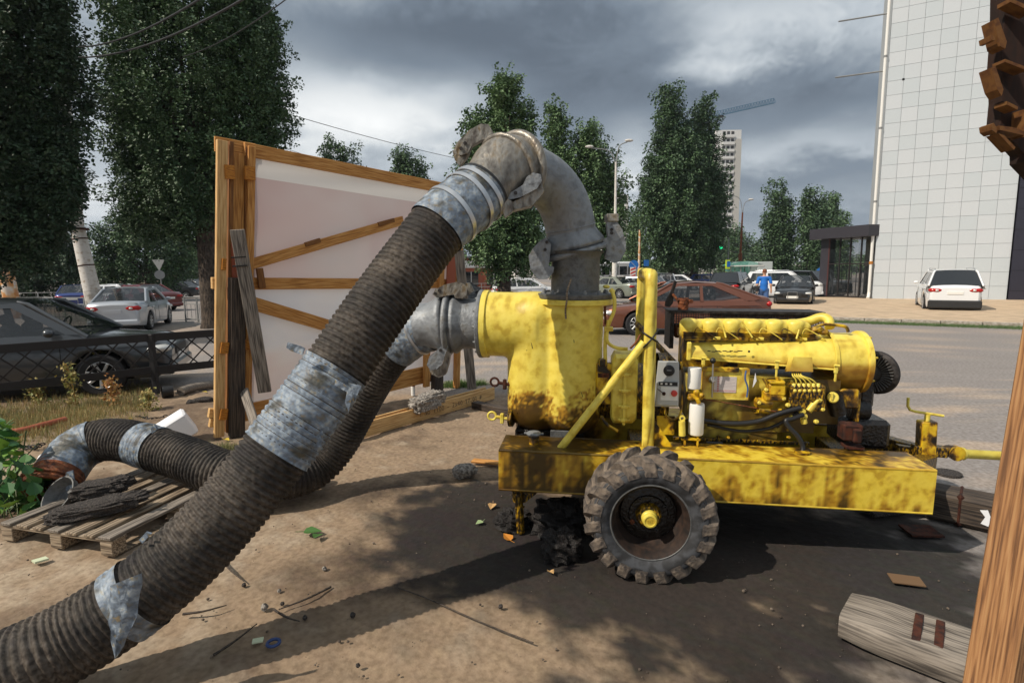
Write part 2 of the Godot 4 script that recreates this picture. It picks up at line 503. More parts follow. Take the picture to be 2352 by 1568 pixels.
	grainy.call("pallet_wood", 51, [c8(84, 72, 58), c8(134, 118, 98), c8(166, 150, 128)], [0.25, 0.5, 0.8])
	# hose, tape
	mat("hose", W, 0.78, 0.0, ntex(53, 0.02, [c8(120, 110, 100), c8(214, 206, 196), c8(255, 255, 255)], [0.25, 0.5, 0.8], 512, 6), Vector3.ONE * 3, nmap(54, 0.08, 4.0, 256), 0.5, true)
	mat("tape", W, 0.58, 0.0, ntex(55, 0.012, [c8(118, 106, 84), c8(88, 100, 114), c8(116, 129, 144), c8(156, 168, 178), c8(170, 156, 126)], [0.2, 0.34, 0.55, 0.76, 0.92], 512, 6, FastNoiseLite.TYPE_SIMPLEX_SMOOTH, 20.0), Vector3(3, 3, 3), nmap(56, 0.03, 6.0, 256), 0.5, true)
	# rubber tyre
	mat("tyre", W, 0.85, 0.0, ntex(57, 0.012, [c8(58, 53, 50), c8(86, 78, 71), c8(112, 100, 88), c8(134, 120, 104)], [0.25, 0.45, 0.7, 0.9], 512, 6), Vector3.ONE * 2.6, nmap(58, 0.05, 4.0, 256), 0.5)
	mat("tyre_side", c8(72, 74, 78), 0.75, 0.0, ntex(59, 0.015, [c8(150, 146, 142), W], [0.3, 0.7], 256), Vector3.ONE * 3)
	mat("car_tyre", c8(34, 34, 36), 0.8)
	# stones
	mat("stone", W, 0.95, 0.0, ntex(61, 0.03, [c8(92, 86, 80), c8(140, 134, 126), c8(178, 172, 164)], [0.25, 0.5, 0.8], 256, 6), Vector3.ONE * 4, nmap(62, 0.06, 8.0, 256), 1.0)
	mat("asphalt_chunk", W, 0.9, 0.0, ntex(63, 0.05, [c8(28, 26, 25), c8(56, 51, 48), c8(92, 84, 78)], [0.3, 0.55, 0.85], 256, 6), Vector3.ONE * 5, nmap(64, 0.09, 9.0, 256), 1.2)
	mat("blue_paint", c8(60, 90, 140), 0.5)
	mat("red_paint", c8(196, 62, 54), 0.45)
	mat("white_foam", c8(224, 226, 230), 0.7)
	mat("white_paint", c8(222, 222, 218), 0.6)
	mat("grey_paint", c8(130, 132, 132), 0.6)
	mat("black_iron", c8(30, 29, 31), 0.55, 0.2)
	mat("concrete", W, 0.9, 0.0, ntex(65, 0.012, [c8(128, 122, 114), c8(176, 172, 166), c8(196, 194, 190)], [0.15, 0.45, 0.8], 512, 6), Vector3.ONE * 0.6, null, 1.0)
	mat("kerb", c8(176, 170, 160), 0.9, 0.0, ntex(67, 0.03, [c8(190, 184, 176), W], [0.3, 0.7], 256), Vector3.ONE * 1.0, null, 1.0, false, true)
	mat("ochre_block", c8(236, 214, 130), 0.7, 0.0, M.pine.albedo_texture, Vector3(2, 9, 9))
	mat("dull_card", c8(104, 80, 56), 0.85)
	mat("red_board", c8(150, 78, 52), 0.7)
	mat("blue_ring", c8(40, 62, 110), 0.5)
	mat("pale_scrap", c8(190, 198, 168), 0.8)
	var leafm := func(n, col):
		var m := mat(n, col, 0.55); m.backlight_enabled = true; m.backlight = col.darkened(0.45)
	leafm.call("leaf_green", c8(66, 104, 48)); leafm.call("leaf_vine", c8(44, 88, 42)); leafm.call("leaf_bright", c8(104, 146, 50)); leafm.call("leaf_stem", c8(70, 84, 40))
	leafm.call("leaf_tan", c8(196, 158, 106)); leafm.call("leaf_pale", c8(150, 172, 124)); leafm.call("leaf_yellow", c8(206, 180, 66)); leafm.call("leaf_orange", c8(196, 128, 46)); leafm.call("straw", c8(160, 120, 60))
	var vl := mat("vc_leaf", W, 0.6, 0.0, null, Vector3.ONE, null, 1.0, true); vl.backlight_enabled = true; vl.backlight = Color(0.25, 0.3, 0.12)
	# stretched film: lets light through from behind
	var film := func(n, col, tex = null, sc = Vector3.ONE):
		var m := mat(n, col, 0.35, 0.0, tex, sc); m.backlight_enabled = true; m.backlight = Color(0.8, 0.79, 0.78)
	film.call("film_clear", c8(216, 212, 206))
	film.call("film_pink", W, ntex(91, 0.006, [c8(208, 184, 182), c8(214, 200, 198), c8(218, 206, 204), c8(204, 204, 206)], [0.2, 0.45, 0.7, 0.95], 256, 4), Vector3.ONE * 0.35)
	film.call("film_pale", W, ntex(93, 0.006, [c8(196, 202, 214), c8(222, 224, 228), c8(226, 220, 218), c8(222, 200, 196)], [0.2, 0.45, 0.7, 0.95], 256, 4), Vector3(0.35, 0.5, 0.35))
	# cars and street
	var car_ := func(n, col, met, r := 0.3):
		var m := mat(n, col, r, met); m.clearcoat_enabled = true; m.clearcoat = 0.8; m.clearcoat_roughness = 0.06
	car_.call("car_grey", c8(56, 60, 64), 0.3); car_.call("car_silver", c8(188, 194, 202), 0.5); car_.call("car_bronze", c8(122, 74, 54), 0.6); car_.call("car_black", c8(20, 21, 24), 0.2)
	car_.call("car_white", c8(222, 225, 228), 0.0); car_.call("car_green", c8(136, 142, 130), 0.4); car_.call("car_red", c8(96, 22, 28), 0.3); car_.call("car_blue", c8(28, 52, 118), 0.3)
	var gd := mat("car_glass_dark", c8(22, 26, 30), 0.04); gd.metallic_specular = 0.75
	mat("plastic_dark", c8(34, 35, 37), 0.6); mat("seat_grey", c8(70, 70, 72), 0.9); mat("lamp_red", c8(168, 22, 22), 0.15); mat("lamp_white", c8(206, 208, 206), 0.12, 0.2); mat("rim_alloy", c8(190, 192, 194), 0.35, 0.6)
	var fo := mat("foliage", W, 0.6, 0.0, null, Vector3.ONE, null, 1.0, true); fo.backlight_enabled = true; fo.backlight = Color(0.12, 0.16, 0.05)
	mat("bark", W, 0.95, 0.0, ntex(95, 0.02, [c8(38, 32, 28), c8(72, 62, 54), c8(98, 86, 74)], [0.25, 0.5, 0.85], 256, 5), Vector3(3, 0.6, 3), nmap(96, 0.05, 8.0, 256), 1.0)
	mat("joint_grey", c8(164, 169, 171), 0.9); mat("tile_a", c8(190, 197, 202), 0.4); mat("tile_b", c8(187, 195, 200), 0.4); mat("tile_c", c8(193, 199, 204), 0.42)
	mat("navy_wall", c8(42, 42, 54), 0.35); mat("granite", c8(70, 68, 74), 0.3, 0.0, ntex(97, 0.2, [c8(170, 170, 176), W], [0.3, 0.7], 128, 3), Vector3.ONE * 2); mat("red_frame", c8(84, 48, 46), 0.5); mat("frame_dark", c8(40, 36, 36), 0.5); mat("inner_wall", c8(150, 138, 122), 0.85)
	mat("tower_white", c8(206, 206, 204), 0.9); mat("tower_grey", c8(178, 176, 170), 0.9); mat("crane_blue", c8(40, 84, 112), 0.6); mat("sign_blue", c8(28, 96, 168), 0.4); mat("gold_letter", c8(196, 148, 60), 0.4)
	mat("pole_white", W, 0.85, 0.0, ntex(98, 0.015, [c8(150, 132, 112), c8(200, 196, 190), c8(212, 210, 206), c8(120, 92, 66)], [0.12, 0.3, 0.8, 0.98], 256, 5), Vector3.ONE * 0.9)
	mat("pole_orange", W, 0.85, 0.0, ntex(99, 0.01, [c8(178, 116, 60), c8(196, 150, 100), c8(200, 194, 186)], [0.3, 0.5, 0.7], 256, 5), Vector3.ONE * 0.6)
	var sgn := mat("signal_green", c8(30, 200, 140), 0.3); sgn.emission_enabled = true; sgn.emission = c8(30, 230, 160); sgn.emission_energy_multiplier = 1.0
	mat("kiosk_wall", c8(190, 198, 198), 0.6); mat("yellow_sign", c8(196, 220, 40), 0.5)
	mat("skin", c8(196, 150, 122), 0.6); mat("shirt_blue", c8(22, 104, 190), 0.8); mat("jeans", c8(62, 92, 140), 0.85); mat("hair", c8(116, 66, 38), 0.7)
	grainy.call("post_wood", 101, [c8(98, 66, 40), c8(134, 94, 58), c8(152, 110, 70), c8(164, 124, 82)], [0.2, 0.42, 0.62, 0.85], Vector3(0.5, 14, 14))
	mat("eave_wood", c8(84, 66, 50), 0.9, 0.0, M.pine_brown.albedo_texture, Vector3(3, 1, 3)); mat("shingle_edge", c8(134, 122, 96), 0.8, 0.0, M.pine.albedo_texture, Vector3(3, 3, 3))
	var pvi := Image.create(256, 256, false, Image.FORMAT_RGB8)
	var pr := RandomNumberGenerator.new(); pr.seed = 4
	pvi.fill(c8(134, 118, 100))
	for j in 8:
		for i in 8:
			var k := pr.randf_range(0.92, 1.05)
			pvi.fill_rect(Rect2i(i * 32 + 1, j * 32 + 1, 30, 30), Color(0.74 * k, 0.65 * k, 0.54 * k))
	mat("paver", W, 0.9, 0.0, ImageTexture.create_from_image(pvi), Vector3.ONE * 0.36, null, 1.0, false, true)
	# pane
	var glass := func(n, col, a):
		var m := mat(n, col, 0.03); m.transparency = BaseMaterial3D.TRANSPARENCY_ALPHA; m.albedo_color.a = a; m.metallic_specular = 0.6
	glass.call("car_glass", c8(26, 32, 36), 0.5)
	glass.call("clear_glass", c8(40, 46, 50), 0.3)
	glass.call("green_glass", c8(120, 190, 176), 0.5)

# ------------------------------------------------------------------ ground
func patch(x: float, z: float, cx: float, cz: float, rx: float, rz: float) -> float:
	var dx := (x - cx) / rx; var dz := (z - cz) / rz
	return exp(-(dx * dx + dz * dz))

func smooth(a: float, b: float, v: float) -> float:
	return smoothstep(a, b, v)

func make_ground():
	var n1 := FastNoiseLite.new(); n1.seed = 71; n1.frequency = 0.5; n1.fractal_octaves = 5
	var n2 := FastNoiseLite.new(); n2.seed = 72; n2.frequency = 2.6; n2.fractal_octaves = 4
	var n3 := FastNoiseLite.new(); n3.seed = 73; n3.frequency = 0.12; n3.fractal_octaves = 4
	var n4 := FastNoiseLite.new(); n4.seed = 74; n4.frequency = 9.0; n4.fractal_octaves = 3
	var axis := func(fine0, fine1, step, far0, far1):
		var a := []
		var x: float = fine0; var s: float = step
		while x > far0:
			a.push_front(x); s *= 1.16; x -= s
		a.push_front(far0)
		x = fine0 + step
		while x < fine1:
			a.append(x); x += step
		s = step
		while x < far1:
			a.append(x); s *= 1.16; x += s
		a.append(far1)
		return a
	var xs: Array = axis.call(-5.0, 4.2, 0.045, -700.0, 700.0)
	var zs: Array = axis.call(-8.6, -1.4, 0.045, -900.0, 120.0)
	var st := SurfaceTool.new()
	st.begin(Mesh.PRIMITIVE_TRIANGLES)
	var dirt := c8(150, 130, 107).srgb_to_linear(); var dirt2 := c8(112, 94, 76).srgb_to_linear(); var pale := c8(170, 154, 133).srgb_to_linear()
	var oil := c8(27, 24, 23).srgb_to_linear(); var asph := c8(142, 137, 134).srgb_to_linear(); var dust := c8(176, 160, 144).srgb_to_linear()
	for z in zs:
		for x in xs:
			var a := n1.get_noise_2d(x, z); var b := n2.get_noise_2d(x, z); var c := n3.get_noise_2d(x, z); var d := n4.get_noise_2d(x, z)
			# the dirt yard near the camera; the old asphalt beyond it and on the right
			var edge := smooth(1.2, 2.6, x + 0.25 * (z + 3.0) + a * 0.9)
			var left := 1.0 - smooth(-9.2, -8.0, z + a * 0.6 - 0.12 * (x + 4.0))
			var asphalt := maxf(edge, left)
			var g := dirt.lerp(dirt2, smooth(-0.1, 0.45, a + b * 0.5)).lerp(pale, smooth(0.1, 0.55, b - a * 0.4 + c * 0.5) * 0.8)
			var t := asph.lerp(dust, smooth(0.0, 0.5, n1.get_noise_2d(x * 0.55, z * 2.2) + b * 0.35 + c * 0.5) * (0.9 if z < -5.0 else 0.4))
			g = g.lerp(t, asphalt)
			# oil soaked ground under and before the trailer
			var o := 1.25 * patch(x, z, 0.25, -3.35, 0.75, 0.5) + 1.0 * patch(x, z, -0.25, -3.9, 0.55, 0.55) + 1.2 * patch(x, z, 1.4, -3.2, 1.2, 0.55) + 0.8 * patch(x, z, 1.5, -3.9, 2.0, 0.7) + 0.95 * patch(x, z, 2.25, -2.92, 0.3, 0.17)
			o += 0.62 * patch(x, z, 0.9, -2.5, 1.0, 0.45) + 0.35 * patch(x, z, 1.3, -2.0, 0.8, 0.5) + 0.5 * patch(x, z, -0.3, -4.45, 0.45, 0.2) + 0.5 * patch(x, z, 2.3, -2.55, 0.25, 0.2)
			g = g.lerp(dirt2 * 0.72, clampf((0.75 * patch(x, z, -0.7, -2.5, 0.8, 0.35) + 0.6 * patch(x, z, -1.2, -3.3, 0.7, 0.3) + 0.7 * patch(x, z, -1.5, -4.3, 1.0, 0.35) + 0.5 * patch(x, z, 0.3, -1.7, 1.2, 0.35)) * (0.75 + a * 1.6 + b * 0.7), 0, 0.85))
			o = smooth(0.22, 0.85, o + a * 0.85 + b * 0.6 + d * 0.2) * smooth(0.04, 0.3, o)
			g = g.lerp(oil, o * 0.94)
			g *= 1.0 + 0.12 * d
			var near := smooth(14.0, 8.0, Vector2(x, z + 3).length())
			var y := (a * 0.02 + b * 0.012 + d * 0.006) * near * (1.0 - asphalt * 0.8) - 0.012 * near
			y += gh(z)
			y += 0.05 * patch(x, z, -3.5, -7.0, 1.6, 0.7) * near
			st.set_color(Color(maxf(g.r, 0), maxf(g.g, 0), maxf(g.b, 0)))
			st.add_vertex(Vector3(x, y, z))
	var nx := xs.size()
	for j in zs.size() - 1:
		for i in nx - 1:
			var p := j * nx + i
			for q in [p, p + 1, p + nx + 1, p, p + nx + 1, p + nx]: st.add_index(q)
	st.generate_normals()
	struct("ground", st.commit(), M.ground)

# ------------------------------------------------------------------ the pump trailer
func ring_bolts(parent: Node3D, m: Material, t: Transform3D, rad: float, n: int, size := 0.012, h := 0.014, off := 0.0):
	var b := B.new()
	b.lathe([Vector2(0, 0), Vector2(size, 0), Vector2(size, h), Vector2(size * 0.6, h), Vector2(size * 0.6, h * 1.7), Vector2(0, h * 1.7)], Transform3D.IDENTITY, 6)
	var me := b.done()
	for k in n:
		var a := TAU * k / n + off
		part("bolt", me, m, parent, t * Transform3D(Basis.IDENTITY, Vector3(cos(a) * rad, 0, sin(a) * rad)))

func make_trailer():
	var l := at(1145, 1126, 3.5); var r := at(2145, 1182, 3.15)
	var x := (r - l).normalized()
	var y := (Vector3.UP - x * x.y).normalized()
	mach_t = Transform3D(Basis(x, y, x.cross(y)), l)
	mach = thing("pump_trailer", "yellow two-wheeled diesel pump trailer stained with oil, with bare engine", "pump trailer")
	mach.transform = mach_t
	var Y: Material = M.yellow; var D: Material = M.yellow_dirty; var O: Material = M.yellow_oily
	var nz := FastNoiseLite.new(); nz.seed = 81; nz.frequency = 5.0; nz.fractal_octaves = 5
	var nf := FastNoiseLite.new(); nf.seed = 82; nf.frequency = 22.0; nf.fractal_octaves = 3
	var soot := Color(0.16, 0.085, 0.03)
	# ---- frame
	var beam_col := func(p: Vector3) -> Color:
		var n := nz.get_noise_3d(p.x, p.y * 0.5, p.z); var f := nf.get_noise_3d(p.x * 1.6, p.y * 0.22, p.z * 1.2); var g := nf.get_noise_3d(p.x * 0.7 + 40.0, p.y * 0.9, p.z)
		var topf := smoothstep(0.262, 0.27, p.y)
		var s := smoothstep(1.05, 0.5, p.x) * 0.62 + 0.1
		s += smoothstep(0.55, 0.05, absf(p.x - 1.95)) * 0.22 * (1.0 - topf)
		s += topf * (0.3 * smoothstep(0.8, 0.2, absf(p.x - 0.25)) + 0.5 * smoothstep(0.75, 0.1, absf(p.x - 2.2)) + 0.35 * smoothstep(-0.1, -0.3, p.z))
		s += smoothstep(0.1, 0.0, p.y) * 0.22
		s += n * 0.85 + f * 0.5 + g * 0.3
		var warm := Color(0.93, 0.84, 0.5)
		return warm.lerp(Color(0.5, 0.29, 0.08), smoothstep(0.1, 0.6, s) * 0.85).lerp(Color(0.05, 0.035, 0.02), smoothstep(0.42, 1.0, s) * 0.95)
	for k in 2:
		var b := B.new(); b.colfn = beam_col
		b.gbox(Vector3(1.305, 0.1375, -0.165 - 0.93 * k), Vector3(2.61, 0.275, 0.33), 0.02)
		var bm := part("frame_beam", b, Y, mach)
		bm.set_meta("label", "greasy yellow box beam of the trailer frame" if k == 0 else "far box beam of the trailer frame")
		var lip := B.new()   # rolled edges of the folded plate
		lip.colfn = beam_col
		for e in [[0.275, 0.0], [0.275, -0.33], [0.0, 0.0], [0.0, -0.33]]:
			lip.tube([Vector3(0.002, e[0] - 0.006 * signf(e[0] - 0.1), e[1] - 0.93 * k - 0.006 * (1 if e[1] == 0.0 else -1)), Vector3(2.608, e[0] - 0.006 * signf(e[0] - 0.1), e[1] - 0.93 * k - 0.006 * (1 if e[1] == 0.0 else -1))], 0.0085, 8)
		part("rolled_edge", lip, Y, bm)
	var b: B
	for xx in [0.18, 0.95, 1.5, 2.35]: part("cross_member", B.new().box(Vector3(xx, 0.1, -0.63), Vector3(0.12, 0.16, 0.6), 0.004), O, mach)
	part("drip_tray", B.new().box(Vector3(1.35, 0.03, -0.63), Vector3(2.2, 0.02, 0.6)), M.black_oil, mach)
	# ---- filler cap on the beam
	var fc := part("fuel_filler_neck", B.new().lathe([Vector2(0.032, 0.0), Vector2(0.032, 0.05), Vector2(0.036, 0.055), Vector2(0.036, 0.075), Vector2(0, 0.075)]), D, mach, Transform3D(Basis.IDENTITY, lm(1226, 1024, -0.16)))
	b = B.new().lathe([Vector2(0.02, 0.075), Vector2(0.048, 0.078), Vector2(0.052, 0.088), Vector2(0.044, 0.096), Vector2(0.03, 0.1), Vector2(0, 0.1)])
	b.box(Vector3(0.05, 0.087, 0), Vector3(0.03, 0.012, 0.02), 0.003).box(Vector3(-0.05, 0.087, 0), Vector3(0.03, 0.012, 0.02), 0.003)
	part("cap", b, M.galvanised, fc)
	# ---- support leg at the rear end
	b = B.new().cyl(lm(1190, 1120, -0.12), lm(1196, 1222, -0.12), 0.028)
	b.cyl(lm(1188, 1128, -0.12), lm(1190, 1150, -0.12), 0.036).bar(lm(1183, 1168, -0.09), lm(1205, 1163, -0.15), 0.012, 0.012)
	part("support_leg", b, O, mach)
	b = B.new().prism([Vector2(0, 0), Vector2(0.11, 0), Vector2(0.03, -0.07), Vector2(0, -0.07)], 0.02, Transform3D(Basis.IDENTITY, lm(1196, 1130, -0.15)))
	part("leg_gusset", b, O, mach)
	# ---- pump body
	var pump := func(p: Vector3) -> float:
		var rc := func(q: Vector3, cx, cz, rad, y0, y1, rb):
			var d := Vector2(Vector2(q.x - cx, q.z - cz).length() - rad + rb, absf(q.y - (y0 + y1) / 2) - (y1 - y0) / 2 + rb)
			return minf(maxf(d.x, d.y), 0.0) + Vector2(maxf(d.x, 0), maxf(d.y, 0)).length() - rb
		var right: float = rc.call(p, 0.452, -0.53, 0.213, 0.262, 1.40, 0.15)
		right = maxf(right, p.y - 1.205)
		var left: float = rc.call(p, 0.205, -0.6, 0.228, 0.262, 1.262, 0.16)
		var dy := Vector2(p.y - 1.03, p.z + 0.6).length()
		var inl := maxf(dy - 0.236, maxf(-0.192 - p.x, p.x - 0.2))
		return smin(smin(left, inl, 0.035), right, 0.022)
	var pump_col := func(p: Vector3) -> Color:
		var n := nz.get_noise_3dv(p); var f := nf.get_noise_3dv(p * 1.4)
		var s := smoothstep(0.58, 0.38, p.y + n * 0.22 + f * 0.14)
		s = maxf(s, smoothstep(0.2, 0.6, n * 0.6 + f) * 0.08)
		s = maxf(s, 0.1 * smoothstep(0.0, 0.4, nz.get_noise_3d(p.x * 2.0, p.y * 0.15, p.z * 2.0)))
		return Color.WHITE.lerp(Color(0.5, 0.28, 0.08), smoothstep(0.0, 0.5, s) * 0.9).lerp(Color(0.06, 0.04, 0.02), smoothstep(0.4, 1.0, s) * 0.92)
	b = B.new(); b.colfn = pump_col
	nets(pump, Vector3(-0.24, 0.24, -0.86), Vector3(0.7, 1.3, -0.28), 0.0165, b)
	var pb := part("pump_casing", b, Y, mach)
	pb.set_meta("label", "two-lobed yellow cast pump casing with oily brown foot")
	# flange lips
	part("outlet_flange", B.new().lathe([Vector2(0.2, -0.012), Vector2(0.262, 0.0), Vector2(0.266, 0.004), Vector2(0.266, 0.034), Vector2(0.262, 0.038), Vector2(0, 0.038)], Transform3D(Basis.IDENTITY, Vector3(0.463, 1.19, -0.55)), 40), Y, mach)
	var xd := axis_y(Vector3.LEFT, Vector3(-0.17, 1.03, -0.6))
	part("inlet_flange", B.new().lathe([Vector2(0.236, -0.012), Vector2(0.249, -0.008), Vector2(0.249, 0.03), Vector2(0, 0.03)], xd, 40), Y, mach)
	# cracks in the paint, drip marks
	b = B.new()
	for q in [[[1215, 762], [1221, 772], [1220, 784], [1223, 800]], [[1318, 780], [1319, 787]], [[1335, 900], [1339, 912]]]:
		var pts := []
		for e in q: pts.append(lm(e[0], e[1], -0.372 if q[0][0] < 1300 else -0.318))
		b.tube(pts, 0.0022, 5)
	part("paint_crack", b, M.dark_steel, mach)
	# drain eyes at the left foot
	for q in [[1130, 955, M.yellow], [1136, 877, M.rust_dark]]:
		var c := lm(q[0], q[1], -0.5)
		b = B.new()
		var ring := []
		for k in 17: ring.append(c + Vector3(cos(TAU * k / 16) * 0.03, sin(TAU * k / 16) * 0.03, 0))
		b.tube(ring, 0.0085, 8, false)
		b.cyl(c + Vector3(0.03, -0.005, 0), c + Vector3(0.14, -0.02, 0), 0.012).box(c + Vector3(0.075, -0.015, 0), Vector3(0.026, 0.075, 0.03), 0.004, Transform3D.IDENTITY)
		part("eye_bolt", b, q[2], mach)
	# foot cover and supports under the casing
	part("drain_cover", B.new().lathe([Vector2(0.2, 0), Vector2(0.225, 0.006), Vector2(0.225, 0.03), Vector2(0, 0.03)], Transform3D(Basis(Vector3.FORWARD, PI / 2), Vector3(-0.005, 0.36, -0.62)) * Transform3D(Basis.from_scale(Vector3(0.4, 1, 1)), Vector3.ZERO), 24), O, mach)
	b = B.new()
	b.box(Vector3(0.3, 0.22, -0.6), Vector3(0.5, 0.12, 0.3), 0.01)
	part("pump_foot", b, M.black_oil, mach)
	part("grey_bracket", B.new().box(lm(1285, 1003, -0.28) + Vector3(0, -0.02, -0.05), Vector3(0.13, 0.1, 0.02), 0.003), M.flange_grey, mach)
	# gauge on the casing
	var gp := lm(1297, 668, -0.6)
	b = B.new().cyl(gp + Vector3(0, -0.02, 0), gp + Vector3(0, 0.03, 0), 0.009)
	var ga := part("pressure_gauge", b, Y, mach)
	b = B.new().lathe([Vector2(0, -0.014), Vector2(0.03, -0.014), Vector2(0.032, -0.01), Vector2(0.032, 0.014), Vector2(0.026, 0.016), Vector2(0, 0.014)], axis_y(Vector3(0.75, 0, 0.65), gp + Vector3(0, 0.055, 0)), 20)
	part("gauge_case", b, M.bright_steel, ga)
	# ---- grey stub pipe above the outlet flange, with lever coupling lower half
	var ot := Transform3D(Basis.IDENTITY, Vector3(0.463, 1.228, -0.55))
	b = B.new().lathe([Vector2(0.262, 0.003), Vector2(0.264, 0.006), Vector2(0.264, 0.034), Vector2(0.26, 0.037), Vector2(0.19, 0.037), Vector2(0.172, 0.05), Vector2(0.17, 0.06), Vector2(0.17, 0.27), Vector2(0.176, 0.3), Vector2(0.2, 0.33)], ot, 48)
	var sp := part("outlet_stub_pipe", b, M.flange_grey, mach)
	ring_bolts(sp, M.galvanised, ot * Transform3D(Basis.IDENTITY, Vector3(0, 0.037, 0)), 0.225, 12, 0.014, 0.016, 0.2)
	# ---- suction stub with the same kind of flange
	var st_ := axis_y(Vector3.LEFT, Vector3(-0.2, 1.03, -0.6))
	b = B.new().lathe([Vector2(0.25, 0.002), Vector2(0.252, 0.006), Vector2(0.252, 0.026), Vector2(0.248, 0.03), Vector2(0.2, 0.03), Vector2(0.186, 0.04), Vector2(0.184, 0.16)], st_, 40)
	sp = part("suction_stub_pipe", b, M.galvanised, mach)
	ring_bolts(sp, M.galvanised, st_ * Transform3D(Basis.IDENTITY, Vector3(0, 0.028, 0)), 0.222, 12, 0.011, 0.012)
	# ---- yellow pipes between flange and gearbox
	b = B.new()
	b.tube(spline([lm(1406, 668, -0.45), lm(1412, 690, -0.42), lm(1410, 715, -0.42), lm(1399, 742, -0.42), lm(1392, 765, -0.42), lm(1390, 800, -0.42), lm(1391, 842, -0.42)], 5), 0.013, 10)
	b.tube(spline([lm(1398, 735, -0.4), lm(1394, 775, -0.4), lm(1400, 790, -0.4), lm(1418, 799, -0.4), lm(1442, 801, -0.4)], 5), 0.012, 10)
	b.box(lm(1398, 755, -0.41), Vector3(0.06, 0.03, 0.05), 0.004)
	part("vent_pipe", b, Y, mach)
	part("brown_rod", B.new().cyl(lm(1389, 690, -0.8), lm(1391, 745, -0.8), 0.009), M.rust, mach)
	b = B.new().ball(lm(1393, 658, -0.55), Vector3(0.025, 0.014, 0.02)).cyl(lm(1402, 664, -0.45), lm(1410, 672, -0.45), 0.016)
	part("vent_cock", b, Y, mach)
	# string tied round the flange
	b = B.new().tube(spline([lm(1312, 640, -0.3), lm(1303, 668, -0.28), lm(1302, 690, -0.275), lm(1299, 712, -0.31), lm(1300, 732, -0.315)], 4), 0.006, 6)
	part("frayed_string", b, M.pallet_wood, mach)
	# ---- gearbox / bearing housing
	var rr := []
	var gc := lm(1434, 895, -0.36)
	b = B.new()
	for i in 3:
		var s: float = [1.0, 1.0, 0.9][i]; var zz: float = [-0.2, 0.0, 0.03][i]
		var ring := PackedVector3Array()
		for q in [[-0.088, -0.2], [-0.07, -0.235], [0.06, -0.235], [0.088, -0.2], [0.088, 0.2], [0.065, 0.245], [-0.065, 0.245], [-0.088, 0.2]]: ring.append(gc + Vector3(q[0] * s, q[1] * s, zz))
		rr.append(ring)
	for i in 2: b.loft([rr[i], rr[i + 1]], true, -1)
	b.fan(rr[2], Vector3.BACK)
	var gb := part("gearbox_cover", b, Y, mach)
	part("clamp_bar", B.new().box(gc + Vector3(0, 0, 0.045), Vector3(0.02, 0.47, 0.025), 0.004), Y, gb)
	for yy in [-0.2, -0.105, 0.005, 0.115, 0.225]:
		b = B.new().box(gc + Vector3(0, yy, 0.05), Vector3(0.045, 0.022, 0.04), 0.005).cyl(gc + Vector3(-0.04, yy, 0.05), gc + Vector3(0.04, yy, 0.05), 0.011, 8)
		part("clamp_bolt", b, Y, gb)
	b = B.new().lathe([Vector2(0.2, 0), Vector2(0.2, 0.3), Vector2(0.15, 0.36), Vector2(0, 0.36)], axis_y(Vector3.RIGHT, Vector3(0.66, 0.56, -0.62)), 28)
	b.lathe([Vector2(0.26, 0.0), Vector2(0.26, 0.06), Vector2(0, 0.06)], axis_y(Vector3.RIGHT, Vector3(1.06, 0.58, -0.62)), 28)
	b.cyl(Vector3(0.6, 0.56, -0.62), Vector3(1.2, 0.56, -0.62), 0.09)
	part("bearing_housing", b, O, mach)
	b = B.new().box(lm(1387, 880, -0.42), Vector3(0.11, 0.29, 0.06), 0.008).box(lm(1384, 832, -0.42), Vector3(0.05, 0.05, 0.07), 0.006)
	part("oil_tank", b, D, mach)
	part("name_plate", B.new().box(lm(1386, 862, -0.385), Vector3(0.075, 0.03, 0.003)), M.rust, mach)
	part("loose_pipe", B.new().tube(spline([lm(1382, 956, -0.36), lm(1395, 975, -0.3), lm(1420, 990, -0.26)], 4), 0.011, 8), D, mach)
	# ---- roll bar: a hoop across the machine with two braces
	var hb := lm(1488, 1024, -0.16); var ht := lm(1496, 648, -0.12)
	var top := lm(1497, 636, -0.16)
	var hx := top.x
	var hoop := spline([hb, lm(1492, 840, -0.14), ht, Vector3(hx, 1.385, -0.19), Vector3(hx, 1.405, -0.3)], 6)
	hoop.append_array(spline([Vector3(hx + 0.03, 1.405, -1.0), Vector3(hx + 0.033, 1.38, -1.1), Vector3(hx + 0.035, 1.31, -1.14), Vector3(hx + 0.035, 0.28, -1.14)], 6))
	b = B.new(); b.colfn = func(p: Vector3) -> Color: return Color.WHITE.lerp(soot, 0.8 * smoothstep(0.1, 0.5, nf.get_noise_3dv(p) + smoothstep(0.5, 0.3, p.y) * 0.3))
	b.tube(hoop, 0.0385, 20)
	var rb := part("roll_bar", b, Y, mach)
	b = B.new().cyl(lm(1287, 1030, -0.12), lm(1480, 786, -0.13), 0.026, 14)
	part("brace", b, Y, rb)
	b = B.new().cyl(Vector3(hx, 1.0, -1.12), lm(1562, 846, -0.75), 0.022, 12)
	part("brace", b, O, rb)
	part("gusset", B.new().prism([Vector2(0, 0), Vector2(0.12, 0), Vector2(0, 0.17)], 0.012, Transform3D(Basis.IDENTITY, lm(1502, 1024, -0.16))), D, rb)
	b = B.new()
	for s in [[1.02, 0.06], [1.035, -0.03]]:
		var pts := []
		for k in 21:
			var a := TAU * k / 20
			pts.append(Vector3(hx + cos(a) * 0.048, s[0] - 0.02 + s[1] * cos(a), -0.135 + sin(a) * 0.048))
		b.tube(pts, 0.006, 6, false)
	part("cable_tie", b, M.black_rubber, rb)
	part("hanging_strap", B.new().tube(spline([lm(1470, 770, -0.3), lm(1462, 785, -0.25), lm(1448, 800, -0.25)], 4), 0.008, 6), M.rust, rb)
	make_engine(nz, nf, soot)
	make_wheels()
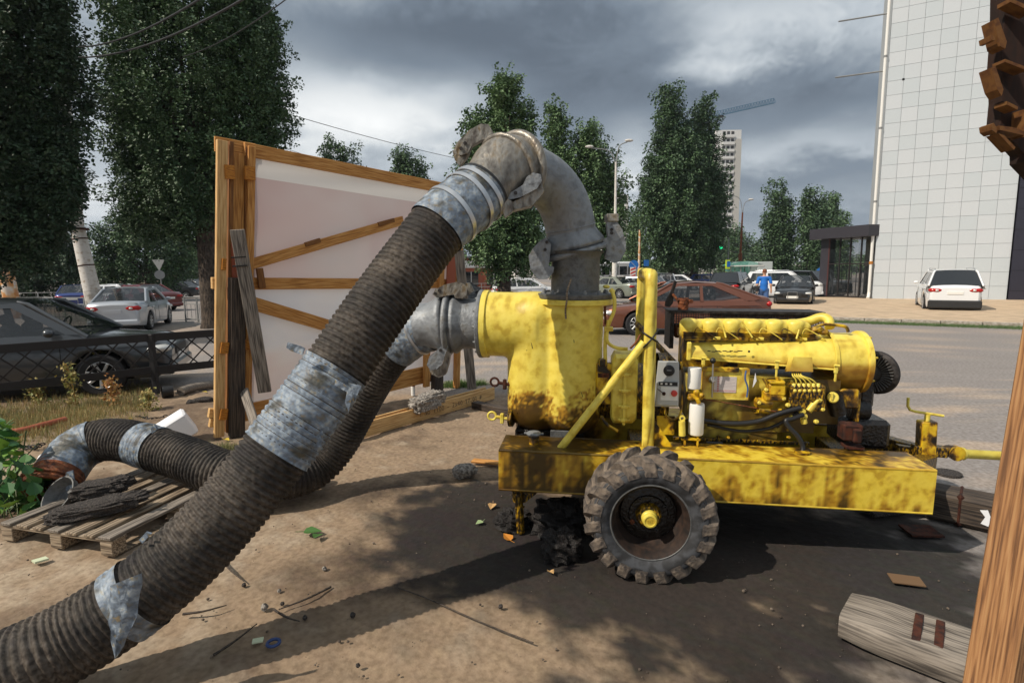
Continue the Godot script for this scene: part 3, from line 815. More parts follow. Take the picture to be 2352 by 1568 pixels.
	# ---- drawbar, jack and tow pipe at the right
	b = B.new()
	b.bar(Vector3(2.45, 0.2, -1.05), Vector3(3.0, 0.1, -0.78), 0.1, 0.14).bar(Vector3(2.55, 0.16, -0.25), Vector3(2.95, 0.09, -0.68), 0.1, 0.12)
	part("drawbar", b, O, mach)
	var jc := lm(2127, 1060, -0.72); var jt := lm(2130, 966, -0.72)
	b = B.new().bar(jc + Vector3(0, -0.1, 0), jt, 0.085, 0.1, Vector3.RIGHT, 0.006)
	var jk := part("jack_post", b, D, mach)
	b = B.new().cyl(jt, jt + Vector3(0, 0.045, 0), 0.018)
	b.tube([lm(2087, 913, -0.72), lm(2086, 932, -0.72), lm(2091, 941, -0.72), lm(2103, 945, -0.72), lm(2168, 955, -0.72)], 0.0095, 10)
	part("crank_handle", b, Y, jk)
	part("jack_foot", B.new().box(jc + Vector3(-0.03, -0.36, 0), Vector3(0.14, 0.012, 0.13)), M.rust, jk)
	b = B.new().bar(lm(2098, 1032, -0.72), lm(2172, 1037, -0.72), 0.08, 0.07)
	b.prism([Vector2(0, -0.05), Vector2(0.17, 0.0), Vector2(0.17, 0.03), Vector2(0, 0.05)], 0.05, Transform3D(Basis.IDENTITY, lm(2060, 1036, -0.75)))
	part("tow_coupler", b, O, mach)
	b = B.new().lathe([Vector2(0.0, -0.03), Vector2(0.05, -0.025), Vector2(0.052, 0.025), Vector2(0.0, 0.03)], axis_y(Vector3.BACK, lm(2196, 1040, -0.7)), 16)
	b.ball(lm(2180, 1033, -0.72), Vector3(0.05, 0.035, 0.04))
	part("pivot_joint", b, D, mach)
	b = B.new().tube([lm(2202, 1040, -0.72), lm(2214, 1042, -0.72), lm(2218, 1042, -0.72), lm(2480, 1056, -0.72)], [0.045, 0.045, 0.032, 0.032], 16)
	part("tow_pipe", b, Y, mach)

func make_wheels():
	# one wheel at the origin, axis along z, then a copy on the far side
	var R := 0.372; var Wd := 0.29
	var tyre := B.new()
	var prof := []
	for q in [[0.21, -0.105], [0.225, -0.125], [0.27, -0.146], [0.31, -0.145], [0.33, -0.13], [0.337, -0.1], [0.343, 0.0], [0.337, 0.1], [0.33, 0.13], [0.31, 0.145], [0.27, 0.146], [0.225, 0.125], [0.21, 0.105]]: prof.append(Vector2(q[0], q[1]))
	var za := axis_y(Vector3.BACK, Vector3.ZERO)
	var ri := B.new()
	ri.lathe([Vector2(0.205, 0.1), Vector2(0.222, 0.113), Vector2(0.227, 0.121), Vector2(0.222, 0.127), Vector2(0.212, 0.122), Vector2(0.203, 0.1), Vector2(0.192, 0.085), Vector2(0.19, 0.02), Vector2(0.178, 0.0), Vector2(0.17, -0.025), Vector2(0.07, -0.03), Vector2(0.0, -0.03)].map(func(q): return q), za, 64, 0.9)
	var w := Node3D.new(); w.name = "wheel"; mach.add_child(w)
	w.set_meta("label", "near trailer wheel with muddy chevron tyre and deep rusty rim")
	w.position = lm(1488, 1208, 0.25)
	w.position.y = w.position.y - (mach_t * w.position).y + 0.35
	part("tyre", tyre.lathe(prof, za, 72, 9.0), M.tyre_side, w)
	part("rim", ri, M.rim_rust, w)
	part("rim_edge", B.new().lathe([Vector2(0.222, 0.1185), Vector2(0.229, 0.122), Vector2(0.2285, 0.1275), Vector2(0.2215, 0.129), Vector2(0.2185, 0.1265)], za, 64), M.flange_grey, w)
	# inside of the dish: dark disc with hand holes and grease
	var disc := B.new().lathe([Vector2(0.165, -0.018), Vector2(0.16, -0.008), Vector2(0.115, 0.0), Vector2(0.11, 0.008), Vector2(0.0, 0.01)], za, 40)
	part("wheel_disc", disc, M.black_oil, w)
	for k in 4:
		var a := TAU * k / 4 + 0.5
		part("wheel_nut", B.new().lathe([Vector2(0, 0), Vector2(0.014, 0), Vector2(0.014, 0.016), Vector2(0.008, 0.018), Vector2(0.008, 0.03), Vector2(0, 0.03)], Transform3D(za.basis, Vector3(cos(a) * 0.105, sin(a) * 0.105, 0.004)), 8), M.dark_steel if k != 2 else M.rust, w)
	part("hub", B.new().lathe([Vector2(0.075, 0.0), Vector2(0.073, 0.03), Vector2(0.062, 0.045), Vector2(0.0, 0.05)], za, 28), M.yellow_oily, w)
	part("hub_cap", B.new().lathe([Vector2(0.046, 0.04), Vector2(0.045, 0.075), Vector2(0.041, 0.08), Vector2(0.041, 0.1), Vector2(0.038, 0.106), Vector2(0.03, 0.108), Vector2(0.029, 0.104), Vector2(0, 0.104)], za, 28), M.yellow, w)
	var tm := TextMesh.new(); tm.text = "IVZ"; tm.font_size = 20; tm.pixel_size = 0.0012; tm.depth = 0.002
	var fnt := SystemFont.new(); fnt.font_names = PackedStringArray(["Droid Sans"]); tm.font = fnt
	part("hub_lettering", tm, M.yellow, w, Transform3D(Basis(Vector3.BACK, 0.15), Vector3(0, 0, 0.105)))
	# chevron lugs
	for side in [-1, 1]:
		var lug := B.new()
		var rings := []
		for q in [[0.006, 0.0, 0.0, 0.4], [0.06, 0.13, 0.0, 1.0], [0.105, 0.23, 0.0, 1.0], [0.138, 0.285, 0.012, 1.0], [0.151, 0.3, 0.05, 0.8]]:
			var zz: float = q[0] * side; var a: float = q[1]
			var rad: float = 0.333 - q[2]; var h: float = 0.046 - q[2] * 0.3
			var ring := PackedVector3Array()
			for e in [[-0.03, 0.0], [-0.02, 1.0], [0.02, 1.0], [0.034, 0.0]]:
				var an: float = a + e[0] * (0.7 + 0.6 * q[1] / 0.3) / 0.34
				var rr: float = rad + h * e[1] * q[3]
				ring.append(Vector3(sin(an) * rr, cos(an) * rr, zz))
			rings.append(ring)
		lug.loft(rings, true, -1, side < 0)
		lug.fan(rings[-1], Vector3(0, 0, side)).fan(rings[0], Vector3(0, 0, -side))
		var me := lug.done()
		for k in 19:
			part("tread_lug", me, M.tyre, w, Transform3D(Basis(Vector3.BACK, TAU * (k + (0.5 if side < 0 else 0.0)) / 19), Vector3.ZERO))
	part("tread_band", B.new().lathe([Vector2(0.322, -0.14), Vector2(0.34, -0.1), Vector2(0.347, 0.0), Vector2(0.34, 0.1), Vector2(0.322, 0.14)], za, 60, 9.0), M.tyre, w)
	var w2: Node3D = w.duplicate(); w2.name = "wheel_001"; mach.add_child(w2, true)
	w2.set_meta("label", "far trailer wheel behind the frame")
	w2.transform = Transform3D(Basis(Vector3.UP, PI), Vector3(w.position.x, w.position.y, -1.5))
	part("axle", B.new().box(Vector3(w.position.x, w.position.y, -0.63), Vector3(0.07, 0.07, 1.5), 0.006), M.yellow_oily, mach)

func make_engine(nz: FastNoiseLite, nf: FastNoiseLite, soot: Color):
	var Y: Material = M.yellow; var D: Material = M.yellow_dirty; var O: Material = M.yellow_oily
	var eng := Node3D.new(); eng.name = "diesel_engine"; mach.add_child(eng)
	eng.set_meta("label", "six-cylinder air-cooled yellow diesel engine with oily flank")
	var b := B.new()
	# crankcase with ribs and sump
	var cc := func(p: Vector3) -> Color:
		var s := smoothstep(0.0, 0.55, nz.get_noise_3dv(p * 1.3) * 0.9 + nf.get_noise_3dv(p) * 0.5 + 0.34 + 0.25 * smoothstep(0.6, 0.35, p.y) + 0.5 * smoothstep(1.8, 2.1, p.x))
		return Color.WHITE.lerp(Color(0.1, 0.06, 0.03), s * 0.95)
	b.colfn = cc
	b.gbox(Vector3(1.74, 0.56, -0.66), Vector3(0.98, 0.3, 0.44), 0.04)
	b.gbox(Vector3(1.7, 0.41, -0.66), Vector3(0.8, 0.16, 0.36), 0.04)
	b.gbox(Vector3(1.62, 0.31, -0.64), Vector3(0.5, 0.12, 0.3), 0.04)
	part("crankcase", b, Y, eng)
	b = B.new()
	for q in [[1690, 972], [1735, 944], [1650, 1003], [1786, 978], [1760, 948], [1700, 1010], [1640, 962], [1810, 985]]:
		b.lathe([Vector2(0.014, 0), Vector2(0.013, 0.012), Vector2(0.006, 0.012), Vector2(0.006, 0.004), Vector2(0, 0.004)], axis_y(Vector3.BACK, lm(q[0], q[1], -0.44)), 8)
	b.box(lm(1700, 1012, -0.45), Vector3(0.9, 0.02, 0.03), 0.003)
	part("case_bolts", b, O, eng)
	# cylinder bank (finned barrels hidden behind the cowl) and six heads
	b = B.new().box(Vector3(1.66, 0.86, -0.68), Vector3(0.86, 0.22, 0.2))
	for k in 7: b.box(Vector3(1.66, 0.955 + k * 0.008, -0.66), Vector3(0.88, 0.003, 0.26))
	part("cylinder_bank", b, D, eng)
	var dome := func(p: Vector3) -> float:
		var q := Vector3(absf(p.x - 0.0), p.y, p.z)
		var a := Vector2(Vector2(p.x + 0.03, p.z).length() - 0.03, maxf(absf(p.y) - 0.035, 0.0)).length() - 0.036 if true else 0.0
		var c := cap_d(p, Vector3(-0.04, -0.03, 0.02), Vector3(-0.04, 0.02, 0.02), 0.034, 0.034)
		var d := cap_d(p, Vector3(0.035, -0.03, 0.01), Vector3(0.035, 0.015, 0.01), 0.036, 0.036)
		var e := cap_d(p, Vector3(-0.04, 0.025, 0.0), Vector3(0.035, 0.02, 0.0), 0.03, 0.03)
		return smin(smin(c, d, 0.015), smin(e, a, 0.01), 0.02)
	b = B.new(); b.colfn = func(p: Vector3) -> Color: return Color.WHITE.lerp(Color(0.32, 0.2, 0.06), 0.7 * smoothstep(0.02, -0.05, p.y + 0.03 * nf.get_noise_3dv(p * 3.0)))
	nets(dome, Vector3(-0.1, -0.08, -0.09), Vector3(0.1, 0.08, 0.09), 0.008, b)
	b.box(Vector3(0, -0.06, 0.03), Vector3(0.135, 0.03, 0.1), 0.004).box(Vector3(-0.02, -0.034, 0.02), Vector3(0.13, 0.008, 0.1), 0.002)
	var dm := b.done()
	for k in 6:
		var hp := lm(1593 + 48.6 * k, 754 + 0.6 * k, -0.62)
		var h := part("cylinder_head", dm, Y, eng, Transform3D(Basis.IDENTITY, hp))
		b = B.new().tube(spline([hp + Vector3(0.0, -0.045, 0.075), hp + Vector3(-0.004, -0.015, 0.08), hp + Vector3(0.008, 0.012, 0.082), hp + Vector3(0.03, 0.008, 0.085), hp + Vector3(0.09, -0.025, 0.1), hp + Vector3(0.14, -0.06, 0.1)], 4), 0.0035, 6)
		b.box(hp + Vector3(0, -0.056, 0.085), Vector3(0.05, 0.02, 0.02), 0.004)
		part("injector_pipe", b, Y if k % 2 else D, eng)
	# cooling-air cowl: half cone that widens to the fan drum
	b = B.new()
	var cow := func(p: Vector3) -> Color:
		var n := nf.get_noise_3dv(p)
		return Color.WHITE.lerp(Color(0.36, 0.17, 0.05), clampf(smoothstep(0.86, 0.79, p.y + n * 0.03) * 0.8 * smoothstep(1.4, 1.6, p.x) + 0.5 * smoothstep(0.25, 0.5, n), 0, 1))
	b.colfn = cow
	var rings := []
	for i in 15:
		var t := i / 14.0
		var x: float = lerpf(1.255, 2.2, t)
		var hgt := lerpf(0.115, 0.2, t); var dep := lerpf(0.13, 0.24, t)
		var y0 := lerpf(0.822, 0.785, t)
		var ring := PackedVector3Array()
		for q in [[1.0, 0.0], [1.03, 0.02], [1.03, 0.12], [0.98, 0.35], [0.88, 0.58], [0.72, 0.78], [0.5, 0.93], [0.25, 1.0], [0.0, 1.02]]: ring.append(Vector3(x, y0 + q[1] * hgt, -0.66 + q[0] * dep))
		rings.append(ring)
	b.loft(rings, false, -2, false)
	var g0: PackedVector3Array = rings[0]
	var endp := []
	for p in g0: endp.append(p)
	endp.append(Vector3(1.255, 0.822, -0.66))
	b.fan(endp, Vector3.LEFT)
	var cowl := part("air_cowl", b, Y, eng)
	b = B.new()
	b.bar(Vector3(1.25, 0.822, -0.53), Vector3(2.2, 0.785, -0.413), 0.02, 0.012)
	b.box(Vector3(1.262, 0.87, -0.53), Vector3(0.03, 0.13, 0.03), 0.006)
	part("cowl_rim", b, Y, cowl)
	b = B.new(); b.colfn = cow
	b.prism([Vector2(-0.075, -0.05), Vector2(0.07, -0.05), Vector2(0.065, 0.045), Vector2(-0.05, 0.045)], 0.09, Transform3D(Basis(Vector3.RIGHT, -0.2), lm(1836, 836, -0.39)))
	part("cowl_duct", b, Y, cowl)
	b = B.new()
	for q in [[1616, 829], [1785, 837], [1921, 847]]:
		var p := lm(q[0], q[1], -0.385 - (0.06 if q[0] < 1700 else 0.0))
		b = B.new().box(p, Vector3(0.022, 0.06, 0.02), 0.004).cyl(p + Vector3(-0.016, 0.022, 0.008), p + Vector3(0.016, 0.022, 0.008), 0.008, 8).box(p + Vector3(0, -0.055, 0), Vector3(0.012, 0.06, 0.012), 0.002)
		part("cowl_clip", b, Y, cowl)
	b = B.new()
	for k in 9: b.box(lm(1629 + k * 8.5 + (k % 3) * 1.5, 806 + (k % 2) * 1.4, -0.492 + 0.003 * k), Vector3(0.02 + 0.006 * (k % 3), 0.006, 0.006))
	b.box(lm(1721, 807, -0.46), Vector3(0.012, 0.014, 0.006))
	part("scuffed_patch", b, M.dark_steel, cowl)
	# fan drum with its flange
	var fx := axis_y(Vector3.RIGHT, Vector3(2.195, 0.808, -0.62))
	b = B.new(); b.colfn = cow
	b.lathe([Vector2(0.2, -0.012), Vector2(0.206, -0.01), Vector2(0.206, 0.012), Vector2(0.198, 0.016), Vector2(0.198, 0.19), Vector2(0.214, 0.194), Vector2(0.216, 0.2), Vector2(0.216, 0.222), Vector2(0.208, 0.226), Vector2(0.19, 0.226), Vector2(0.17, 0.2), Vector2(0.05, 0.19), Vector2(0, 0.19)], fx, 48)
	var drum := part("fan_drum", b, Y, eng)
	ring_bolts(drum, Y, fx * Transform3D(Basis.IDENTITY, Vector3(0, 0.225, 0)), 0.203, 8, 0.009, 0.01, 0.3)
	b = B.new().box(lm(1950, 915, -0.42), Vector3(0.12, 0.13, 0.03), 0.01).box(lm(1962, 930, -0.5), Vector3(0.02, 0.2, 0.14), 0.004)
	part("drum_bracket", b, D, eng)
	# fan pulley / intake cone at the right end
	var px := axis_y(Vector3(0.8, 0.02, -0.6), lm(2006, 857, -0.62))
	b = B.new().lathe([Vector2(0.05, -0.12), Vector2(0.055, -0.02), Vector2(0.06, 0.0), Vector2(0.13, 0.012), Vector2(0.148, 0.03), Vector2(0.15, 0.05), Vector2(0.142, 0.052), Vector2(0.125, 0.03), Vector2(0.06, 0.015), Vector2(0.045, 0.05), Vector2(0, 0.05)], px, 40)
	var pul := part("fan_pulley", b, M.dark_steel, eng)
	b = B.new()
	for k in 36:
		var a := TAU * k / 36
		var dd := Vector3(cos(a), 0, sin(a))
		b.bar(px * (dd * 0.062 - Vector3(0, 0.006, 0)), px * (dd * 0.128 + Vector3(0, 0.006, 0)), 0.004, 0.012, px.basis.y, 0.001)
	part("pulley_fins", b, M.flange_grey, pul)
	b = B.new().cyl(lm(1975, 845, -0.62), lm(2002, 858, -0.62), 0.075, 16, 0.05).box(lm(1980, 900, -0.6), Vector3(0.1, 0.2, 0.16), 0.02)
	b.lathe([Vector2(0, 0), Vector2(0.07, 0), Vector2(0.075, 0.02), Vector2(0.075, 0.1), Vector2(0.06, 0.12), Vector2(0, 0.12)], axis_y(Vector3.LEFT, lm(1992, 940, -0.55)), 18)
	part("alternator", b, M.black_oil, eng)
	b = B.new().box(lm(1970, 985, -0.62), Vector3(0.3, 0.2, 0.3), 0.03)
	part("bell_housing", b, M.black_oil, eng)
	b = B.new().box(lm(1953, 990, -0.35), Vector3(0.12, 0.11, 0.1), 0.01).box(lm(1968, 1000, -0.3), Vector3(0.05, 0.09, 0.05), 0.008)
	b.box(lm(1958, 1024, -0.35), Vector3(0.11, 0.015, 0.1)).box(lm(1948, 1040, -0.35), Vector3(0.02, 0.1, 0.08)).box(lm(1972, 1040, -0.35), Vector3(0.02, 0.1, 0.08))
	part("engine_mount", b, M.rust_dark, eng)
	# manifold at the heads' far side, curling down by the drum
	b = B.new().tube(spline([lm(1600, 742, -0.78), lm(1700, 741, -0.78), lm(1800, 744, -0.76), lm(1850, 740, -0.74), lm(1884, 729, -0.72), lm(1903, 734, -0.68), lm(1906, 752, -0.64)], 6), 0.032, 14)
	part("intake_manifold", b, Y, eng)
	b = B.new().tube(spline([lm(1873, 752, -0.58), lm(1890, 745, -0.56), lm(1925, 747, -0.56), lm(1944, 751, -0.56), lm(1949, 762, -0.56)], 5), 0.011, 10)
	b.ball(lm(1878, 757, -0.56), Vector3(0.045, 0.025, 0.03)).ball(lm(1893, 763, -0.56), Vector3(0.035, 0.022, 0.03))
	b.cyl(lm(1866, 762, -0.54), lm(1885, 752, -0.54), 0.011)
	part("thermostat_pipe", b, D, eng)
	for q in [[1705, 738, 1729, 775], [1836, 757, 1830, 778], [1660, 748, 1668, 775]]:
		part("push_rod_tube", B.new().cyl(lm(q[0], q[1], -0.53), lm(q[2], q[3], -0.5), 0.006, 8), Y, eng)
	# exhaust guard of perforated sheet behind the heads
	make_guard(eng)
	# starter-side panel with plate, lever
	b = B.new(); b.colfn = func(p: Vector3) -> Color: return Color.WHITE.lerp(Color(0.5, 0.22, 0.08), 0.8 * smoothstep(0.0, 0.35, nf.get_noise_3dv(p) + 0.5 * smoothstep(1.42, 1.3, p.x) - 0.1))
	b.gbox(lm(1665, 880, -0.42), Vector3(0.3, 0.21, 0.06), 0.03)
	var pan := part("side_panel", b, Y, eng)
	part("panel_rail", B.new().box(lm(1655, 848, -0.385), Vector3(0.24, 0.03, 0.02), 0.003), D, pan)
	part("warning_sticker", B.new().box(lm(1666, 883, -0.388), Vector3(0.145, 0.108, 0.002)), sticker(), pan)
	b = B.new().cyl(lm(1636, 912, -0.36), lm(1638, 835, -0.33), 0.0055, 8)
	b.lathe([Vector2(0, 0), Vector2(0.022, 0), Vector2(0.024, 0.01), Vector2(0.016, 0.02), Vector2(0.01, 0.03), Vector2(0, 0.03)], axis_y(Vector3.BACK, lm(1636, 872, -0.37)), 16)
	var lev := part("throttle_lever", b, M.bright_steel, eng)
	part("lever_knob", B.new().ball(lm(1638, 828, -0.33), 0.0195, 16, 12), M.black_rubber, lev)
	# oil filters
	for q in [[1594, 844, 893, 0.043], [1598, 926, 998, 0.049]]:
		var t0 := lm(q[0], q[1], -0.28); var b0 := lm(q[0], q[2], -0.28)
		var hh := t0.y - b0.y
		var rad: float = q[3]
		b = B.new().lathe([Vector2(0, 0), Vector2(rad * 0.8, 0), Vector2(rad * 0.96, 0.006), Vector2(rad, 0.014), Vector2(rad, hh - 0.01), Vector2(rad * 0.93, hh), Vector2(0, hh)], Transform3D(Basis.IDENTITY, b0), 28)
		part("oil_filter", b, M.white_paint, eng)
	b = B.new().box(lm(1595, 908, -0.3), Vector3(0.1, 0.04, 0.09), 0.008).ball(lm(1600, 900, -0.25), 0.02).ball(lm(1612, 908, -0.24), 0.018).ball(lm(1585, 914, -0.25), 0.016).cyl(lm(1602, 916, -0.24), lm(1606, 926, -0.24), 0.014)
	part("filter_head", b, D, eng)
	# fuel pump bodies
	b = B.new().box(lm(1782, 893, -0.36), Vector3(0.11, 0.08, 0.09), 0.012).box(lm(1776, 908, -0.36), Vector3(0.13, 0.07, 0.08), 0.012)
	b.box(lm(1782, 876, -0.35), Vector3(0.1, 0.02, 0.09), 0.006).cyl(lm(1786, 873, -0.35), lm(1786, 866, -0.35), 0.012)
	b.lathe([Vector2(0, 0), Vector2(0.035, 0), Vector2(0.035, 0.1), Vector2(0.02, 0.11), Vector2(0, 0.11)], axis_y(Vector3.LEFT, lm(1773, 925, -0.36)), 14)
	b.tube(spline([lm(1752, 868, -0.34), lm(1762, 885, -0.33), lm(1766, 905, -0.33), lm(1778, 912, -0.33)], 4), 0.008, 8)
	b.cyl(lm(1742, 940, -0.36), lm(1768, 943, -0.36), 0.024).cyl(lm(1768, 943, -0.36), lm(1795, 941, -0.36), 0.011)
	part("lift_pump", b, D, eng)
	b = B.new().box(lm(1851, 898, -0.36), Vector3(0.215, 0.1, 0.1), 0.012).box(lm(1850, 925, -0.37), Vector3(0.23, 0.09, 0.09), 0.01)
	var ip := part("injection_pump", b, O, eng)
	for k in 6:
		b = B.new().cyl(lm(1824 + k * 11.2, 890, -0.32), lm(1824 + k * 11.2, 881, -0.33), 0.013, 8).ball(lm(1826 + k * 11.2, 897, -0.315), 0.013, 8, 6)
		part("pump_outlet", b, Y, ip)
	for k in 5:
		b = B.new().tube(spline([lm(1821 + k * 5, 853, -0.39), lm(1821 + k * 5, 862, -0.33), lm(1828 + k * 9, 871, -0.32), lm(1830 + k * 11.5, 881, -0.325)], 4), 0.0045, 8)
		part("fuel_line", b, Y, ip)
	for q in [[1843, 945, 0.022], [1846, 956, 0.024], [1881, 917, 0.022], [1760, 895, 0.014], [1810, 930, 0.016], [1828, 940, 0.014], [1800, 915, 0.015], [1744, 925, 0.013], [1818, 958, 0.015], [1875, 968, 0.016], [1890, 940, 0.014]]:
		part("pipe_fitting", B.new().lathe([Vector2(0, -0.9), Vector2(0.7, -0.8), Vector2(1, -0.3), Vector2(1, 0.4), Vector2(0.6, 0.7), Vector2(0.6, 1.0), Vector2(0, 1.0)].map(func(v): return v * q[2]), axis_y(Vector3(0.3, 0.4, 1), lm(q[0], q[1], -0.33)), 8), Y, eng)
	part("banjo_pipe", B.new().cyl(lm(1858, 944, -0.31), lm(1870, 928, -0.32), 0.02).cyl(lm(1870, 930, -0.32), lm(1880, 918, -0.32), 0.012), Y, eng)
	part("pipe_elbow", B.new().cyl(lm(1846, 962, -0.31), lm(1848, 972, -0.31), 0.02), Y, eng)
	b = B.new().lathe([Vector2(0, 0), Vector2(0.034, 0), Vector2(0.036, 0.012), Vector2(0.03, 0.02), Vector2(0, 0.022)], axis_y(Vector3(-0.15, 0.35, 1), lm(1913, 913, -0.36)), 18)
	b.box(lm(1912, 910, -0.335), Vector3(0.012, 0.05, 0.014), 0.003, Transform3D.IDENTITY)
	part("oil_filler_cap", b, Y, eng)
	part("filler_neck", B.new().cyl(lm(1916, 905, -0.4), lm(1926, 950, -0.42), 0.05), M.black_oil, eng)
	# hoses along the crankcase
	b = B.new().tube(spline([lm(1618, 966, -0.34), lm(1680, 973, -0.32), lm(1740, 968, -0.32), lm(1790, 950, -0.32), lm(1840, 936, -0.32)], 6), 0.0185, 10)
	b.tube(spline([lm(1625, 975, -0.36), lm(1700, 990, -0.35), lm(1760, 985, -0.35), lm(1800, 968, -0.35), lm(1835, 945, -0.34)], 6), 0.012, 8)
	part("oil_hose", b, M.black_rubber, eng)
	b = B.new().tube(spline([lm(1845, 952, -0.3), lm(1820, 962, -0.27), lm(1806, 966, -0.26), lm(1812, 980, -0.25), lm(1834, 1003, -0.23), lm(1844, 1025, -0.22), lm(1843, 1045, -0.2)], 6), 0.016, 10)
	part("fuel_hose", b, M.black_rubber, eng)
	part("hose_grommet", B.new().lathe([Vector2(0.045, 0), Vector2(0.045, 0.012), Vector2(0.03, 0.016), Vector2(0, 0.016)], Transform3D(Basis.IDENTITY, Vector3(lm(1843, 1047, -0.2).x, 0.279, -0.2)), 20), D, eng)
	part("control_rod", B.new().cyl(lm(1612, 915, -0.36), lm(1800, 948, -0.34), 0.0035, 6), M.rust, eng)
	b = B.new().tube(spline([lm(1714, 851, -0.37), lm(1712, 870, -0.36), lm(1718, 890, -0.36), lm(1716, 912, -0.36)], 4), 0.006, 6)
	part("blue_lead", b, M.blue_paint, eng)
	part("paper_tag", B.new().prism([Vector2(-0.01, -0.05), Vector2(0.012, -0.005), Vector2(0.002, 0.05), Vector2(-0.006, 0.0)], 0.002, Transform3D(Basis.IDENTITY, lm(1734, 873, -0.34))), M.white_foam, eng)
	b = B.new()
	for k in 4: b.cyl(lm(1600 + k * 70, 1012 - (k % 2) * 8, -0.38), lm(1604 + k * 70, 1012 - (k % 2) * 8, -0.36), 0.01, 8)
	b.box(lm(1585, 1005, -0.28) + Vector3(0.0, 0.0, 0), Vector3(0.12, 0.012, 0.08)).box(lm(1571, 1017, -0.28), Vector3(0.012, 0.1, 0.08)).box(lm(1600, 1017, -0.28), Vector3(0.012, 0.1, 0.08))
	part("filter_stand", b, D, eng)
	b = B.new().cyl(lm(1567, 1000, -0.24), lm(1566, 966, -0.24), 0.022, 12).lathe([Vector2(0.02, -0.01), Vector2(0.02, 0.01), Vector2(0.01, 0.01), Vector2(0.01, -0.01)], axis_y(Vector3.BACK, lm(1567, 960, -0.24)), 12)
	part("drain_plug_lug", b, Y, eng)
	# control box
	var cp := lm(1532, 888, -0.3)
	var cb := Node3D.new(); cb.name = "control_box"; eng.get_parent().add_child(cb)
	b = B.new().prism([Vector2(-0.075, -0.13), Vector2(0.075, -0.13), Vector2(0.075, 0.03), Vector2(0.068, 0.17), Vector2(-0.06, 0.17), Vector2(-0.07, 0.03)], 0.05, Transform3D(Basis.IDENTITY, cp))
	b.box(cp + Vector3(0, -0.04, 0.035), Vector3(0.145, 0.16, 0.03), 0.008)
	part("case", b, M.panel_grey, cb)
	part("dial", B.new().lathe([Vector2(0, 0), Vector2(0.036, 0), Vector2(0.036, 0.014), Vector2(0.03, 0.016), Vector2(0, 0.012)], axis_y(Vector3.BACK, cp + Vector3(0.005, 0.115, 0.022)), 24), M.black_rubber, cb)
	part("dial_mark", B.new().box(cp + Vector3(0.005, 0.118, 0.04), Vector3(0.03, 0.006, 0.001)), M.grey_paint, cb)
	part("symbol_strip", B.new().box(cp + Vector3(0.0, 0.03, 0.051), Vector3(0.12, 0.026, 0.002)), M.black_rubber, cb)
	b = B.new()
	for k in 3: b.box(cp + Vector3(-0.042 + k * 0.03, 0.03, 0.0525), Vector3(0.014, 0.01, 0.001))
	part("symbols", b, M.white_paint, cb)
	part("label_plate", B.new().box(cp + Vector3(0.01, -0.035, 0.051), Vector3(0.11, 0.09, 0.002)), M.white_paint, cb)
	part("stop_button", B.new().lathe([Vector2(0, 0), Vector2(0.02, 0), Vector2(0.02, 0.016), Vector2(0.014, 0.022), Vector2(0, 0.022)], axis_y(Vector3.BACK, cp + Vector3(0.04, -0.03, 0.05)), 18), M.red_paint, cb)
	b = B.new().ball(cp + Vector3(-0.025, -0.035, 0.056), 0.012).tube([cp + Vector3(-0.025, -0.035, 0.06), cp + Vector3(-0.07, -0.0, 0.075)], 0.003, 6)
	part("key", b, M.rust_dark, cb)
	b = B.new().tube(spline([cp + Vector3(-0.01, -0.14, 0.02), cp + Vector3(0.0, -0.19, 0.03), cp + Vector3(0.05, -0.215, 0.03), cp + Vector3(0.095, -0.16, 0.02), cp + Vector3(0.1, 0.05, 0.0), cp + Vector3(0.09, 0.17, -0.02)], 5), 0.007, 8)
	part("cable", b, D, cb)
	b = B.new().box(cp + Vector3(0.005, -0.27, -0.02), Vector3(0.12, 0.13, 0.02), 0.004)
	for q in [[-0.04, -0.23], [0.045, -0.23], [-0.04, -0.31], [0.045, -0.31]]: b.lathe([Vector2(0, 0), Vector2(0.008, 0), Vector2(0.008, 0.006), Vector2(0, 0.006)], axis_y(Vector3.BACK, cp + Vector3(q[0], q[1], -0.011)), 8)
	part("mounting_plate", b, D, cb)

func sticker() -> Material:
	var im := Image.create(96, 72, false, Image.FORMAT_RGB8)
	im.fill(c8(196, 188, 186))
	for k in range(-8, 30):
		for i in 6:
			for q in 4:
				var xx := k * 6 + i / 2 + q
				if i < 3 and xx >= 0 and xx < 96:
					im.set_pixel(xx, q, c8(176, 70, 66)); im.set_pixel(xx, 71 - q, c8(176, 70, 66))
	for j in 72:
		if (j / 4) % 2 == 0:
			for q in 4: im.set_pixel(q, j, c8(176, 70, 66)); im.set_pixel(95 - q, j, c8(176, 70, 66))
	for r in 7: im.fill_rect(Rect2i(12, 12 + r * 7, 40 + (r * 17) % 30, 2), c8(168, 160, 162))
	var m := mat("sticker", Color.WHITE, 0.5)
	m.albedo_texture = ImageTexture.create_from_image(im)
	m.uv1_triplanar = true; m.uv1_scale = Vector3(1 / 0.145, 1 / 0.108, 1); m.uv1_offset = Vector3(0.1, 0.2, 0)
	return m

